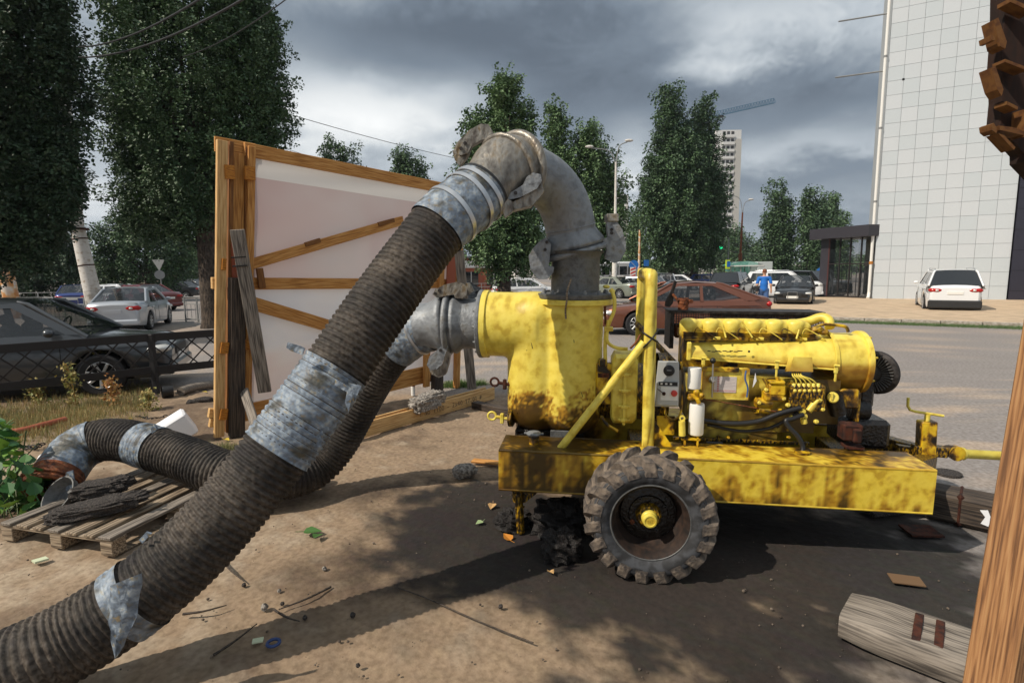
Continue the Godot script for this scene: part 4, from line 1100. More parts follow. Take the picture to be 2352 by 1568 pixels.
func make_guard(eng: Node3D):
	# a cover of perforated sheet: the holes are real
	var g := Node3D.new(); g.name = "exhaust_guard"; eng.get_parent().add_child(g)
	var a := lm(1549, 716, -0.98); var c := lm(1894, 722, -0.98)
	var y0 := a.y - 0.085
	var b := B.new()
	var n := int((c.x - a.x) / 0.018)
	var zf := -0.98
	for k in n + 1: b.box(Vector3(a.x + (c.x - a.x) * k / n, y0 + 0.04, zf), Vector3(0.006, 0.095, 0.003))
	for r in 6: b.box(Vector3((a.x + c.x) / 2, y0 - 0.005 + r * 0.018, zf), Vector3(c.x - a.x, 0.006, 0.0042))
	part("perforated_sheet", b, M.dark_steel, g)
	b = B.new().box(Vector3((a.x + c.x) / 2 - 0.02, a.y + 0.008, -1.12), Vector3(c.x - a.x + 0.05, 0.008, 0.3), 0.002)
	b.box(Vector3((a.x + c.x) / 2 - 0.02, a.y + 0.0, zf + 0.006), Vector3(c.x - a.x + 0.05, 0.02, 0.008), 0.002)
	b.box(Vector3(a.x - 0.025, a.y - 0.14, -1.12), Vector3(0.006, 0.29, 0.3)).box(Vector3(a.x - 0.012, a.y - 0.14, zf + 0.004), Vector3(0.03, 0.29, 0.006))
	part("sheet_cover", b, M.dark_steel, g)
	b = B.new().box(Vector3((a.x + c.x) / 2, a.y - 0.16, -1.1), Vector3(c.x - a.x, 0.1, 0.16), 0.03)
	b.tube([Vector3(a.x + 0.3, a.y - 0.05, -1.1), Vector3(c.x - 0.05, a.y - 0.05, -1.1)], 0.05, 14)
	part("exhaust_manifold", b, M.rust, g)
	# exhaust stack with rain flap
	var s0 := lm(1569, 716, -1.08); var s1 := lm(1570, 684, -1.08)
	b = B.new().lathe([Vector2(0.04, 0), Vector2(0.04, s1.y - s0.y), Vector2(0.036, s1.y - s0.y), Vector2(0.036, 0)], Transform3D(Basis.IDENTITY, s0), 20)
	var ex := part("exhaust_stack", b, M.rust, g)
	b = B.new().lathe([Vector2(0.041, -0.02), Vector2(0.045, -0.018), Vector2(0.045, 0.018), Vector2(0.041, 0.02)], Transform3D(Basis.IDENTITY, lm(1570, 692, -1.08)), 20)
	b.box(lm(1586, 692, -1.06), Vector3(0.04, 0.03, 0.02), 0.003).bar(lm(1558, 691, -1.06), lm(1545, 675, -1.06), 0.03, 0.02)
	part("flap_clamp", b, M.rust, ex)
	b = B.new().prism([Vector2(-0.035, -0.09), Vector2(0.0, -0.1), Vector2(0.03, -0.07), Vector2(0.035, 0.02), Vector2(0.06, 0.1), Vector2(0.04, 0.11), Vector2(0.012, 0.03), Vector2(-0.03, -0.05)], 0.012, Transform3D(Basis(Vector3.UP, 0.4), lm(1538, 676, -1.06)))
	part("rain_flap", b, M.dark_steel, ex)

# ------------------------------------------------------------------ hoses, pipe bend, couplings
func path(q: Array) -> Array:
	var o := []
	for e in q: o.append(at(e[0], e[1], e[2]))
	return o

func hose_wall(n: String, pts: Array, r: float, pitch: float, amp: float, parent: Node3D, seed_: int) -> MeshInstance3D:
	var nz := FastNoiseLite.new(); nz.seed = seed_; nz.frequency = 2.6; nz.fractal_octaves = 4
	var nf := FastNoiseLite.new(); nf.seed = seed_ + 1; nf.frequency = 30.0; nf.fractal_octaves = 2
	var per := 6
	var ps := resample(pts, pitch / per)
	var rad := []
	var ph := []
	for i in ps.size():
		var t := float(i % per) / per
		var w := 0.5 + 0.5 * cos(TAU * t)
		rad.append(r - amp + amp * 2.0 * pow(w, 0.7))
		ph.append(w)
	var dust := c8(116, 108, 99).srgb_to_linear(); var dark := c8(30, 29, 30).srgb_to_linear()
	var b := B.new()
	var pos := {"i": 0}
	b.colfn = func(p: Vector3) -> Color:
		var n1 := nz.get_noise_3dv(p); var n2 := nf.get_noise_3dv(p)
		return dark.lerp(dust, clampf(0.4 + n1 * 0.7 + n2 * 0.25, 0.05, 0.9))
	b.tube(ps, rad, 44, false)
	return part(n, b, M.hose, parent)

func wind_round(n: String, pts: Array, r: float, amp: float, m: Material, parent: Node3D, seed_: int, ribs := 0.0) -> MeshInstance3D:   # tape or band wound round a hose, lumpy, with open ragged ends
	var nz := FastNoiseLite.new(); nz.seed = seed_; nz.frequency = 7.0; nz.fractal_octaves = 4
	var ps := resample(pts, 0.008)
	var rad := []
	for i in ps.size():
		rad.append(r + amp * nz.get_noise_1d(i * 2.0) + (ribs * cos(TAU * i * 0.008 / 0.0305) if ribs > 0 else 0.0))
	var b := B.new()
	b.colfn = func(p: Vector3) -> Color: return Color.WHITE.lerp(Color(0.34, 0.28, 0.2), smoothstep(0.05, 0.4, nz.get_noise_3dv(p)))
	b.tube(ps, rad, 40, false)
	return part(n, b, m, parent)

func lever(n: String, outline: Array, depth: float, th: float, m: Material, parent: Node3D, holes := []) -> MeshInstance3D:
	# a lever is two cheek plates with a web between them
	var b := B.new()
	px_solid(b, outline, depth, 0.012)
	px_solid(b, outline, depth - -th, 0.012)
	var o := part(n, b, m, parent)
	var c := Vector2.ZERO
	for p in outline: c += Vector2(p[0], p[1])
	c /= outline.size()
	var inner := []
	for p in outline: inner.append([lerpf(p[0], c.x, 0.12), lerpf(p[1], c.y, 0.12)])
	part("lever_web", px_solid(B.new(), inner, depth + 0.013, th - 0.014), m, o)
	for h in holes:
		var q := at(h[0], h[1], depth)
		part("pivot_pin", B.new().cyl(q + Vector3(0, 0, 0.008), q + Vector3(0, 0, -th - 0.02), 0.011, 12), M.dark_steel, o)
	return o

func torus(b: B, t: Transform3D, R: float, r: float, n := 48, m := 12, sq := 1.0):
	var pr := []
	for k in m + 1:
		var a := TAU * k / m
		pr.append(Vector2(R + r * cos(a), r * sin(a) * sq))
	b.lathe(pr, t, n, 9.0)

func make_hoses():
	# ---- pipe bend on top of the pump
	var bend := thing("pipe_bend", "grey cast pipe bend with lever couplings on top of the yellow pump", "pipe")
	var c := spline(path([[1322, 612, 4.03], [1318, 575, 4.03], [1312, 535, 4.02], [1303, 492, 4.0], [1286, 452, 3.96], [1256, 418, 3.89], [1218, 397, 3.79], [1182, 388, 3.68]]), 10)
	var rad := []
	for i in c.size():
		var t := float(i) / (c.size() - 1)
		rad.append(0.176 + 0.03 * smoothstep(0.24, 0.1, t) + 0.02 * smoothstep(0.86, 0.98, t))
	var b := B.new().tube(c.slice(9), rad.slice(9), 48, false)
	part("bend_wall", b, M.galvanised, bend)
	var dn: Vector3 = (c[14] - c[8]).normalized()
	var low := axis_y((dn + Vector3(-0.1, 0, 0)).normalized(), c[13])
	b = B.new()
	b.lathe([Vector2(0.178, 0.1), Vector2(0.2, 0.05), Vector2(0.222, 0.012), Vector2(0.226, 0.0), Vector2(0.222, -0.012), Vector2(0.2, -0.03), Vector2(0.18, -0.045), Vector2(0.172, -0.09)], low, 48, 0.9)
	part("socket_collar", b, M.galvanised, bend)
	b = B.new()
	torus(b, low * Transform3D(Basis.IDENTITY, Vector3(0, -0.048, 0)), 0.214, 0.021)
	part("clamp_ring", b, M.galvanised, bend)
	b = B.new()
	torus(b, axis_y(c[24] - c[22], c[23]), 0.1765, 0.004, 48, 8)
	part("weld_bead", b, M.galvanised, bend)
	lever("coupling_lever", [[1240, 553], [1254, 545], [1266, 561], [1263, 591], [1260, 612], [1273, 613], [1271, 626], [1257, 641], [1236, 641], [1219, 620], [1214, 588], [1224, 570]], 3.84, 0.1, M.galvanised, bend, [[1256, 556], [1252, 573]])
	lever("coupling_lever", [[1392, 494], [1416, 490], [1418, 509], [1430, 527], [1438, 556], [1438, 576], [1424, 600], [1412, 604], [1389, 594], [1394, 573], [1383, 550], [1397, 544], [1394, 515]], 3.95, 0.09, M.galvanised, bend, [[1405, 527], [1405, 535]])
	part("lever_grip", B.new().box(at(1405, 501, 3.99), Vector3(0.085, 0.055, 0.1), 0.006), M.stained_steel, bend)
	lever("coupling_lever", [[1146, 451], [1180, 438], [1201, 424], [1210, 406], [1224, 396], [1242, 400], [1245, 415], [1233, 433], [1195, 453], [1166, 459]], 3.4, 0.13, M.galvanised, bend, [[1184, 443]])
	b = B.new()
	px_solid(b, [[1232, 430], [1245, 417], [1250, 442], [1222, 472], [1180, 482], [1172, 466], [1196, 455]], 3.43, 0.14)
	part("lever_socket", b, M.stained_steel, bend)
	part("lever_grip", px_solid(B.new(), [[1147, 465], [1165, 456], [1177, 462], [1178, 484], [1160, 498], [1154, 484]], 3.37, 0.12), M.stained_steel, bend)
	lever("coupling_lever", [[1040, 348], [1049, 327], [1078, 298], [1104, 284], [1122, 285], [1133, 304], [1130, 321], [1107, 320], [1084, 333], [1075, 351], [1060, 356], [1049, 354]], 3.62, 0.1, M.stained_steel, bend, [[1068, 329], [1059, 341]])
	part("lever_strut", px_solid(B.new(), [[1038, 345], [1050, 350], [1060, 356], [1078, 352], [1064, 372], [1056, 380], [1044, 366]], 3.66, 0.06), M.stained_steel, bend)
	# ---- the discharge hose that comes down towards the camera
	var h1 := thing("discharge_hose", "thick dusty ribbed black hose running from pipe bend down to foreground", "hose")
	var ctl := path([[1196, 392, 3.71], [1160, 393, 3.6], [1128, 418, 3.5], [1092, 452, 3.42], [1045, 487, 3.32], [1008, 520, 3.25], [955, 588, 3.16], [900, 662, 3.06], [835, 755, 2.94], [772, 848, 2.84], [700, 950, 2.74], [625, 1049, 2.64], [552, 1141, 2.55], [480, 1222, 2.47], [416, 1286, 2.41], [348, 1345, 2.35], [270, 1403, 2.29], [180, 1460, 2.22], [82, 1512, 2.14], [-60, 1575, 2.05], [-260, 1660, 1.9]])
	var sp := spline(ctl, 8)
	var seg := func(a: float, z: float) -> Array:    # part of the axis by control point number
		return sp.slice(int(a * 8), int(z * 8) + 1)
	hose_wall("ribbed_wall", sp.slice(40), 0.165, 0.0305, 0.0065, h1, 91)
	# coupling cone, cuff of blue tape, steel bands
	var pc: Array = seg.call(0.3, 3.2)
	var rr := []
	for i in pc.size():
		var t := float(i) / (pc.size() - 1)
		rr.append(0.215 - 0.006 * cos(t * 9.0) if t < 0.22 else lerpf(0.212, 0.168, smoothstep(0.2, 0.75, t)))
	part("coupling_cone", B.new().tube(pc, rr, 48, false), M.stained_steel, h1)
	b = B.new()
	torus(b, axis_y(sp[4] - sp[2], sp[3]), 0.218, 0.03, 48, 12, 0.9)
	part("ball_ring", b, M.stained_steel, h1)
	b = B.new()
	torus(b, axis_y(sp[9] - sp[7], sp[8]), 0.214, 0.018, 48, 12, 0.9)
	part("ball_ring", b, M.stained_steel, h1)
	wind_round("taped_cuff", seg.call(2.6, 5.2), 0.178, 0.004, M.tape, h1, 92)
	wind_round("rubber_cuff", seg.call(2.5, 2.72), 0.183, 0.002, M.black_rubber, h1, 93)
	for q in [[4.22, 0.185], [3.35, 0.188], [2.86, 0.187]]:
		var i := int(q[0] * 8)
		var dd: Vector3 = sp[i + 1] - sp[i]
		part("hose_clamp", B.new().lathe([Vector2(q[1] - 0.004, -0.015), Vector2(q[1], -0.014), Vector2(q[1] + 0.001, 0.0), Vector2(q[1], 0.014), Vector2(q[1] - 0.004, 0.015)], axis_y(dd, sp[i] + dd * (q[0] * 8 - i)), 48), M.bright_steel, h1)
	# long bandage of tape in the middle, shorter rag lower down
	wind_round("tape_bandage", seg.call(9.0, 10.95), 0.1735, 0.003, M.tape, h1, 94, 0.004)
	wind_round("tape_rag", seg.call(15.35, 15.95), 0.1745, 0.004, M.tape, h1, 95, 0.003)
	var rag := B.new()
	var rings := []
	var ax0 := at(300, 1385, 2.38)
	for j in 9:
		var t := j / 8.0
		var ring := PackedVector3Array()
		var l0 := Vector2(lerpf(252, 263, t) - 8 * sin(t * 3.0) + 3 * sin(j * 2.7), lerpf(1345, 1512, t))
		var l1 := Vector2(lerpf(325, 267, pow(t, 2.2)) + 3 * sin(j * 1.9), lerpf(1330, 1508, t))
		for i in 7:
			var u := i / 6.0
			ring.append(at(lerpf(l0.x, l1.x, u), lerpf(l0.y, l1.y, u) - 14 * u * (1 - t), 2.085 - 0.03 * sin(u * PI) * (1 - t) + 0.008 * sin(i * 2.1 + j) - 0.02 * t))
		rings.append(ring)
	rag.loft(rings, false)
	part("tape_flap", rag, M.tape, h1)
	for q in [[[660, 786], [690, 795], [700, 800], [694, 815], [668, 806], [657, 798]], [[770, 870], [812, 895], [800, 945], [792, 925], [796, 900], [768, 885]], [[732, 985], [742, 990], [738, 1025], [722, 1028], [730, 1008]], [[800, 880], [830, 886], [812, 925], [805, 905]]]:
		part("tape_scrap", px_solid(B.new(), q, 2.62 if q[0][0] < 790 else 2.66, 0.006), M.tape, h1)
	part("tape_scrap", px_solid(B.new(), [[334, 1222], [346, 1226], [326, 1248], [318, 1240]], 2.3, 0.01), M.tape, h1)
	# ---- the suction hose behind it, with its coupling at the pump and its free end on the pallet
	var h2 := thing("suction_hose", "ribbed black hose from pump inlet to pallet, behind the thick hose", "hose")
	var c2 := path([[1066, 745, 4.16], [1040, 744, 4.18], [1012, 746, 4.2], [985, 752, 4.22], [950, 766, 4.25], [918, 788, 4.28], [885, 822, 4.32], [848, 880, 4.38], [810, 950, 4.42], [776, 1012, 4.42], [738, 1060, 4.36], [690, 1088, 4.24], [630, 1098, 4.12], [560, 1095, 4.05], [500, 1082, 4.08], [430, 1054, 4.2], [355, 1030, 4.32], [285, 1011, 4.42], [225, 1012, 4.45], [175, 1036, 4.36], [140, 1080, 4.2], [122, 1110, 4.1]])
	var s2 := spline(c2, 8)
	hose_wall("ribbed_wall", s2.slice(36, 158), 0.165, 0.0335, 0.008, h2, 96)
	var i0 := axis_y(Vector3(-0.99, 0.01, -0.1), mach_t * Vector3(-0.36, 1.03, -0.6))
	b = B.new().lathe([Vector2(0.183, -0.02), Vector2(0.19, 0.005), Vector2(0.222, 0.04), Vector2(0.226, 0.055), Vector2(0.212, 0.07), Vector2(0.214, 0.088)], i0, 48, 9)
	part("coupling_socket", b, M.galvanised, h2)
	b = B.new(); torus(b, i0 * Transform3D(Basis.IDENTITY, Vector3(0.0, 0.105, 0)), 0.217, 0.023)
	part("clamp_ring", b, M.galvanised, h2)
	var i1 := axis_y(Vector3(-0.97, -0.1, -0.15), mach_t * Vector3(-0.46, 1.03, -0.6))
	b = B.new().lathe([Vector2(0.19, 0.01), Vector2(0.222, 0.02), Vector2(0.226, 0.04), Vector2(0.214, 0.07), Vector2(0.185, 0.11), Vector2(0.172, 0.16), Vector2(0.17, 0.24)], i1, 48, 9)
	part("coupling_cone", b, M.galvanised, h2)
	wind_round("taped_cuff", s2.slice(24, 44), 0.181, 0.007, M.tape, h2, 97)
	part("hose_clamp", B.new().lathe([Vector2(0.183, -0.013), Vector2(0.19, 0), Vector2(0.183, 0.013)], axis_y(s2[31] - s2[30], s2[30]), 40), M.bright_steel, h2)
	lever("coupling_lever", [[993, 676], [1000, 664], [1022, 653], [1050, 647], [1066, 652], [1073, 664], [1071, 678], [1060, 686], [1045, 684], [1042, 676], [1020, 680], [1004, 684]], 4.02, 0.1, M.stained_steel, h2, [[1000, 674], [1009, 667]])
	part("lever_grip", px_solid(B.new(), [[1070, 650], [1078, 650], [1088, 668], [1068, 684], [1060, 688]], 4.06, 0.09), M.stained_steel, h2)
	lever("coupling_lever", [[1008, 800], [1024, 791], [1030, 795], [1020, 820], [1014, 838], [1003, 848], [988, 850], [980, 838], [986, 818]], 3.98, 0.09, M.galvanised, h2, [[1012, 804]])
	part("lever_grip", px_solid(B.new(), [[1026, 800], [1034, 812], [1030, 838], [1024, 860], [1008, 868], [990, 858], [986, 850], [1006, 848], [1016, 836]], 4.0, 0.1), M.stained_steel, h2)
	wind_round("tape_rag", s2.slice(127, 133), 0.175, 0.006, M.tape, h2, 98, 0.003)
	wind_round("tape_bandage", s2.slice(145, 163), 0.176, 0.008, M.tape, h2, 99)
	part("tape_flap", px_solid(B.new(), [[150, 1085], [166, 1080], [172, 1120], [160, 1165], [150, 1150]], 4.0, 0.008), M.tape, h2)
	part("tape_scrap", px_solid(B.new(), [[345, 985], [352, 974], [360, 986], [348, 996]], 4.2, 0.02), M.tape, h2)
	var e2 := axis_y(s2[-1] - s2[-6], s2[-3])
	b = B.new().lathe([Vector2(0.172, -0.14), Vector2(0.176, -0.03), Vector2(0.2, 0.0), Vector2(0.214, 0.02), Vector2(0.208, 0.045), Vector2(0.19, 0.05), Vector2(0.2, 0.075), Vector2(0.185, 0.09), Vector2(0.16, 0.085), Vector2(0.15, 0.0)], e2, 40, 0.9)
	part("end_coupling", b, M.rust, h2)
	part("grey_bowl", B.new().lathe([Vector2(0.0, 0), Vector2(0.1, 0.01), Vector2(0.13, 0.05), Vector2(0.14, 0.1), Vector2(0.13, 0.1), Vector2(0.1, 0.03)], axis_y(Vector3(-0.3, 0.6, 0.7), at(160, 1145, 3.95)), 20), M.flange_grey, h2)
	solo("white_canister", B.new().lathe([Vector2(0, 0), Vector2(0.09, 0), Vector2(0.1, 0.02), Vector2(0.1, 0.2), Vector2(0.06, 0.24), Vector2(0.03, 0.26), Vector2(0, 0.26)], axis_y(Vector3(0.3, 0.8, 0.2), at(118, 1095, 4.55)), 20), M.white_foam, "white plastic canister behind the rusty free end of the hose", "canister")

# ------------------------------------------------------------------ the timber and film screen
func make_screen():
	var f := thing("film_screen", "tall timber frame with pinkish plastic film stretched on it", "screen")
	var bl := gr(500, 1005); var br := gr(1038, 892); var tl := at(497, 318, 5.9)
	var xa := (br - bl).normalized()
	var nrm := xa.cross(tl - bl).normalized()
	if nrm.z < 0: nrm = -nrm
	var up := nrm.cross(xa)
	if up.y < 0: up = -up
	var P := func(x: float, y: float, off: float) -> Vector3:
		var d := ray(x, y)
		return EYE + d * ((bl + nrm * off - EYE).dot(nrm) / d.dot(nrm))
	var bd := func(n, x0, y0, x1, y1, w, th, off, m):   # a board between two sight lines, lying in the frame's plane
		return board(n, P.call(x0, y0, off), P.call(x1, y1, off), w, th, m, f, nrm.cross(P.call(x1, y1, off) - P.call(x0, y0, off)))
	# the film: a clear strip, the tinted field, the pale lower field
	var film := func(n, q, m):
		var b := B.new()
		var rings := []
		for j in 9:
			var ring := PackedVector3Array()
			for i in 17:
				var u := i / 16.0; var t := j / 8.0
				var x := lerpf(lerpf(q[0][0], q[1][0], u), lerpf(q[3][0], q[2][0], u), t); var y := lerpf(lerpf(q[0][1], q[1][1], u), lerpf(q[3][1], q[2][1], u), t)
				ring.append(P.call(x, y, -0.045 + 0.008 * sin(u * 9.0 + t * 4.0) * sin(t * PI)))
			rings.append(ring)
		b.loft(rings, false)
		return part(n, b, m, f)
	film.call("film_strip", [[580, 350], [1060, 438], [1060, 480], [580, 406]], M.film_clear)
	film.call("film_field", [[580, 406], [1060, 480], [1050, 650], [575, 650]], M.film_pink)
	film.call("film_field", [[575, 650], [1050, 650], [1040, 872], [568, 935]], M.film_pale)
	bd.call("top_rail", 560, 342, 1066, 441, 0.14, 0.045, -0.01, M.pine)
	bd.call("middle_rail", 560, 651, 1050, 651, 0.13, 0.04, -0.02, M.pine)
	bd.call("bottom_rail", 560, 942, 1000, 846, 0.13, 0.04, -0.02, M.pine)
	bd.call("bottom_rail", 575, 965, 990, 866, 0.12, 0.04, -0.03, M.pine)
	bd.call("diagonal_brace", 578, 606, 925, 506, 0.115, 0.04, 0.012, M.pine)
	bd.call("diagonal_brace", 575, 695, 800, 762, 0.15, 0.035, 0.01, M.pine)
	bd.call("cleat", 595, 616, 602, 662, 0.075, 0.03, 0.03, M.pine_brown)
	for q in [[700, 562, 735, 551], [868, 515, 905, 505]]: bd.call("cleat", q[0], q[1], q[2], q[3], 0.05, 0.03, 0.03, M.pine_brown)
	# the left edge: a column of boards
	bd.call("edge_post", 509, 322, 502, 1003, 0.10, 0.05, 0.05, M.pine_pale)
	bd.call("edge_post", 525, 326, 519, 990, 0.045, 0.16, -0.03, M.pine_brown)
	bd.call("edge_post", 543, 350, 540, 990, 0.16, 0.03, -0.03, M.pine)
	bd.call("edge_post", 577, 336, 567, 965, 0.075, 0.05, 0.03, M.pine)
	bd.call("edge_post", 562, 338, 556, 965, 0.03, 0.12, -0.04, M.pine_brown)
	bd.call("head_board", 492, 330, 586, 347, 0.15, 0.03, -0.055, M.pine)
	for q in [[516, 394, 538, 396, 0.14], [561, 396, 585, 399, 0.14], [505, 798, 524, 799, 0.12], [557, 791, 572, 792, 0.11], [504, 951, 521, 951, 0.12], [508, 606, 518, 607, 0.12]]:
		bd.call("joint_block", q[0], q[1], q[2], q[3], q[4], 0.04, 0.085, M.ochre_block)
	for q in [[485, 650, 497, 650, 0.12], [478, 948, 498, 948, 0.1], [480, 970, 498, 970, 0.1]]:
		bd.call("rail_end", q[0], q[1], q[2], q[3], q[4], 0.05, 0.0, M.pine_pale)
	bd.call("grey_post", 543, 638, 543, 1001, 0.145, 0.1, 0.09, M.dark_wood)
	bd.call("red_board", 541, 558, 543, 640, 0.1, 0.02, 0.05, M.red_board)
	# loose struts that lean on it
	var lp := board("leaning_plank", at(544, 527, 5.85), at(608, 900, 6.1), 0.135, 0.05, M.grey_wood, self, Vector3(0.3, 0.0, 1).cross(Vector3(0.1, -1, 0)))
	tag(lp, "weathered grey plank leaning against the left post of the film screen", "plank")
	for q in [[548, 590], [551, 610]]:
		part("rubber_band", B.new().box(Vector3.ZERO, Vector3(0.012, 0.142, 0.056)), M.black_rubber, lp, lp.transform.affine_inverse() * Transform3D(lp.transform.basis, at(q[0], q[1], 5.88)))
	lp = board("leaning_plank", at(1054, 575, 7.9), at(1084, 893, 8.05), 0.13, 0.05, M.grey_wood, self, Vector3(1, 0.1, 0.1))
	tag(lp, "weathered grey plank leaning at the right end of the film screen", "plank")
	lp = board("short_plank", at(560, 896, 6.0), at(588, 985, 5.7), 0.1, 0.03, M.grey_wood, self, Vector3(1, 0.2, 0.3))
	tag(lp, "short grey board propped at the foot of the screen post", "plank")
	# the right edge
	bd.call("edge_post", 1018, 440, 1006, 890, 0.09, 0.05, 0.03, M.pine)
	bd.call("edge_post", 1058, 442, 1048, 890, 0.07, 0.09, 0.0, M.pine)
	bd.call("red_board", 1038, 560, 1034, 690, 0.17, 0.02, 0.04, M.red_board)
	bd.call("edge_post", 980, 800, 979, 888, 0.1, 0.05, 0.06, M.pine)
	bd.call("grey_post", 1004, 860, 1004, 900, 0.16, 0.1, 0.1, M.dark_wood)
	# ballast box: two long boards with blocks between, a stone in it
	var bal := thing("ballast_box", "long narrow box of two pine boards lying on the ground by the hoses", "timber box")
	var a0 := gr(766, 1026); var a1 := gr(1135, 916)
	var dr := (a1 - a0).normalized(); var sd := dr.cross(Vector3.UP).normalized()
	if sd.z > 0: sd = -sd
	var hgt := Vector3(0, 0.085, 0)
	var fb := board("side_board", a0 + hgt, a1 + hgt, 0.165, 0.026, M.pine_pale, bal)
	var tm := TextMesh.new(); tm.text = "! No 1100 - 2x40 17.01 #"; tm.font_size = 24; tm.pixel_size = 0.0034; tm.depth = 0.002
	var fnt := SystemFont.new(); fnt.font_names = PackedStringArray(["Droid Sans Mono"]); tm.font = fnt
	part("stencil_marks", tm, M.dark_wood, fb, Transform3D(Basis.IDENTITY, Vector3(0.45, 0.0, 0.0135)))
	board("side_board", a0 + hgt + sd * 0.16, a1 + hgt + sd * 0.16, 0.13, 0.026, M.pine_pale, bal)
	for t in [0.08, 0.42, 0.93]: part("spacer_block", B.new().box(Vector3.ZERO, Vector3(0.07, 0.12, 0.13), 0.004), M.ochre_block, bal, frame(dr, Vector3.UP, a0.lerp(a1, t) + sd * 0.08 + hgt * 0.8))
	solo("ballast_stone", rock(5, Vector3(0.24, 0.1, 0.12), 0.3, 40, 26, 0.6, 2.6), M.stone, "rough grey lump of concrete lying on the pine ballast box", "stone", "", Transform3D(Basis(Vector3.UP, 0.75) * Basis(Vector3.BACK, 0.18), gr(978, 935, 0.16) + Vector3(0.02, 0.07, -0.02)))
	board("ground_sleeper", gr(1090, 935) + Vector3(0, 0.04, 0), gr(1180, 955) + Vector3(0, 0.04, 0), 0.08, 0.12, M.dark_wood, bal)
	var pp := solo("marker_post", B.new().cyl(gr(949, 908), gr(949, 908) + Vector3(0, 0.14, 0), 0.03, 14), M.white_paint, "short white and red post standing behind the ballast stone", "post")
	part("red_sleeve", B.new().cyl(gr(949, 908) + Vector3(0, 0.14, 0), gr(949, 908) + Vector3(0, 0.34, 0), 0.031, 14), M.red_board, pp)

# ------------------------------------------------------------------ pallet and what lies on it
func make_pallet():
	var a := gr(5, 1243); var c := gr(262, 1283)
	var xa := (c - a).normalized(); var za := Vector3(-xa.z, 0, xa.x)   # za towards the camera
	var wid := a.distance_to(c)
	var t := Transform3D(Basis(xa, Vector3.UP, za), a)
	var p := thing("wooden_pallet", "weathered grey wooden pallet under the hose end", "pallet")
	p.transform = t
	for k in 3:
		var zz: float = [-0.05, -0.55, -1.08][k]
		part("cross_board", B.new().box(Vector3(wid / 2, 0.11, zz), Vector3(wid, 0.02, 0.1), 0.003), M.pallet_wood, p)
		for i in 3:
			part("block", B.new().box(Vector3([0.05, wid / 2, wid - 0.06][i], 0.055, zz), Vector3(0.1, 0.09, 0.1), 0.004), M.pallet_wood, p)
	for k in 7:
		var w := 0.088 + 0.012 * sin(k * 2.3)
		part("deck_board", B.new().box(Vector3.ZERO, Vector3(1.13, 0.02, w), 0.003), M.pallet_wood if k % 3 else M.grey_wood, p, Transform3D(Basis(Vector3.UP, PI / 2 + 0.012 * sin(k * 1.7)), Vector3(0.06 + k * (wid - 0.11) / 6.0, 0.131, -0.555)))
	for k in 3: part("bottom_board", B.new().box(Vector3([0.05, wid / 2, wid - 0.06][k], 0.006, -0.56), Vector3(0.09, 0.012, 1.1), 0.003), M.pallet_wood, p)
	solo("asphalt_slab", rock(15, Vector3(0.31, 0.05, 0.11), 0.3, 44, 26, 0.55, 3.2), M.asphalt_chunk, "long dark slab of broken asphalt on the pallet, nearest the camera", "asphalt slab", "", Transform3D(Basis(Vector3.UP, 0.32) * Basis(Vector3.BACK, 0.12), gr(222, 1165, 0.2)))
	solo("asphalt_slab", rock(17, Vector3(0.2, 0.055, 0.1), 0.3, 40, 24, 0.55, 3.2), M.asphalt_chunk, "shorter dark asphalt chunk wedged under the hose on the pallet", "asphalt slab", "", Transform3D(Basis(Vector3.UP, 0.25) * Basis(Vector3.BACK, 0.1), gr(235, 1118, 0.24)))

# ------------------------------------------------------------------ things lying about
func leaf_mesh(s: float, fold := 0.25) -> ArrayMesh:   # a poplar leaf: two folded halves and a stalk
	var b := B.new()
	var rim := [Vector2(0, -0.42), Vector2(0.3, -0.36), Vector2(0.46, -0.1), Vector2(0.3, 0.2), Vector2(0, 0.62)]
	for sx in [-1, 1]:
		for i in rim.size() - 1:
			var p: Vector2 = rim[i]; var q: Vector2 = rim[i + 1]
			b.tri(Vector3(0, 0, 0.05 * s), Vector3(p.x * sx * s, absf(p.x) * fold * s, -p.y * s), Vector3(q.x * sx * s, absf(q.x) * fold * s, -q.y * s), Vector3.UP)
	b.bar(Vector3(0, 0, 0.42 * s), Vector3(0.1 * s, 0.05 * s, 0.85 * s), 0.03 * s, 0.03 * s, Vector3.UP, 0.0)
	return b.done()

func put_leaf(n: String, px: float, py: float, s: float, m: Material, label: String, h := 0.0, group := ""):
	var o := solo(n, leaf_mesh(s, 0.15 + 0.3 * rng.randf()), m, label, "leaf", group, Transform3D(Basis(Vector3.UP, rng.randf() * TAU) * Basis(Vector3.RIGHT, rng.randf_range(-0.25, 0.25)), gr(px, py, h) + Vector3(0, 0.012, 0)))
	return o

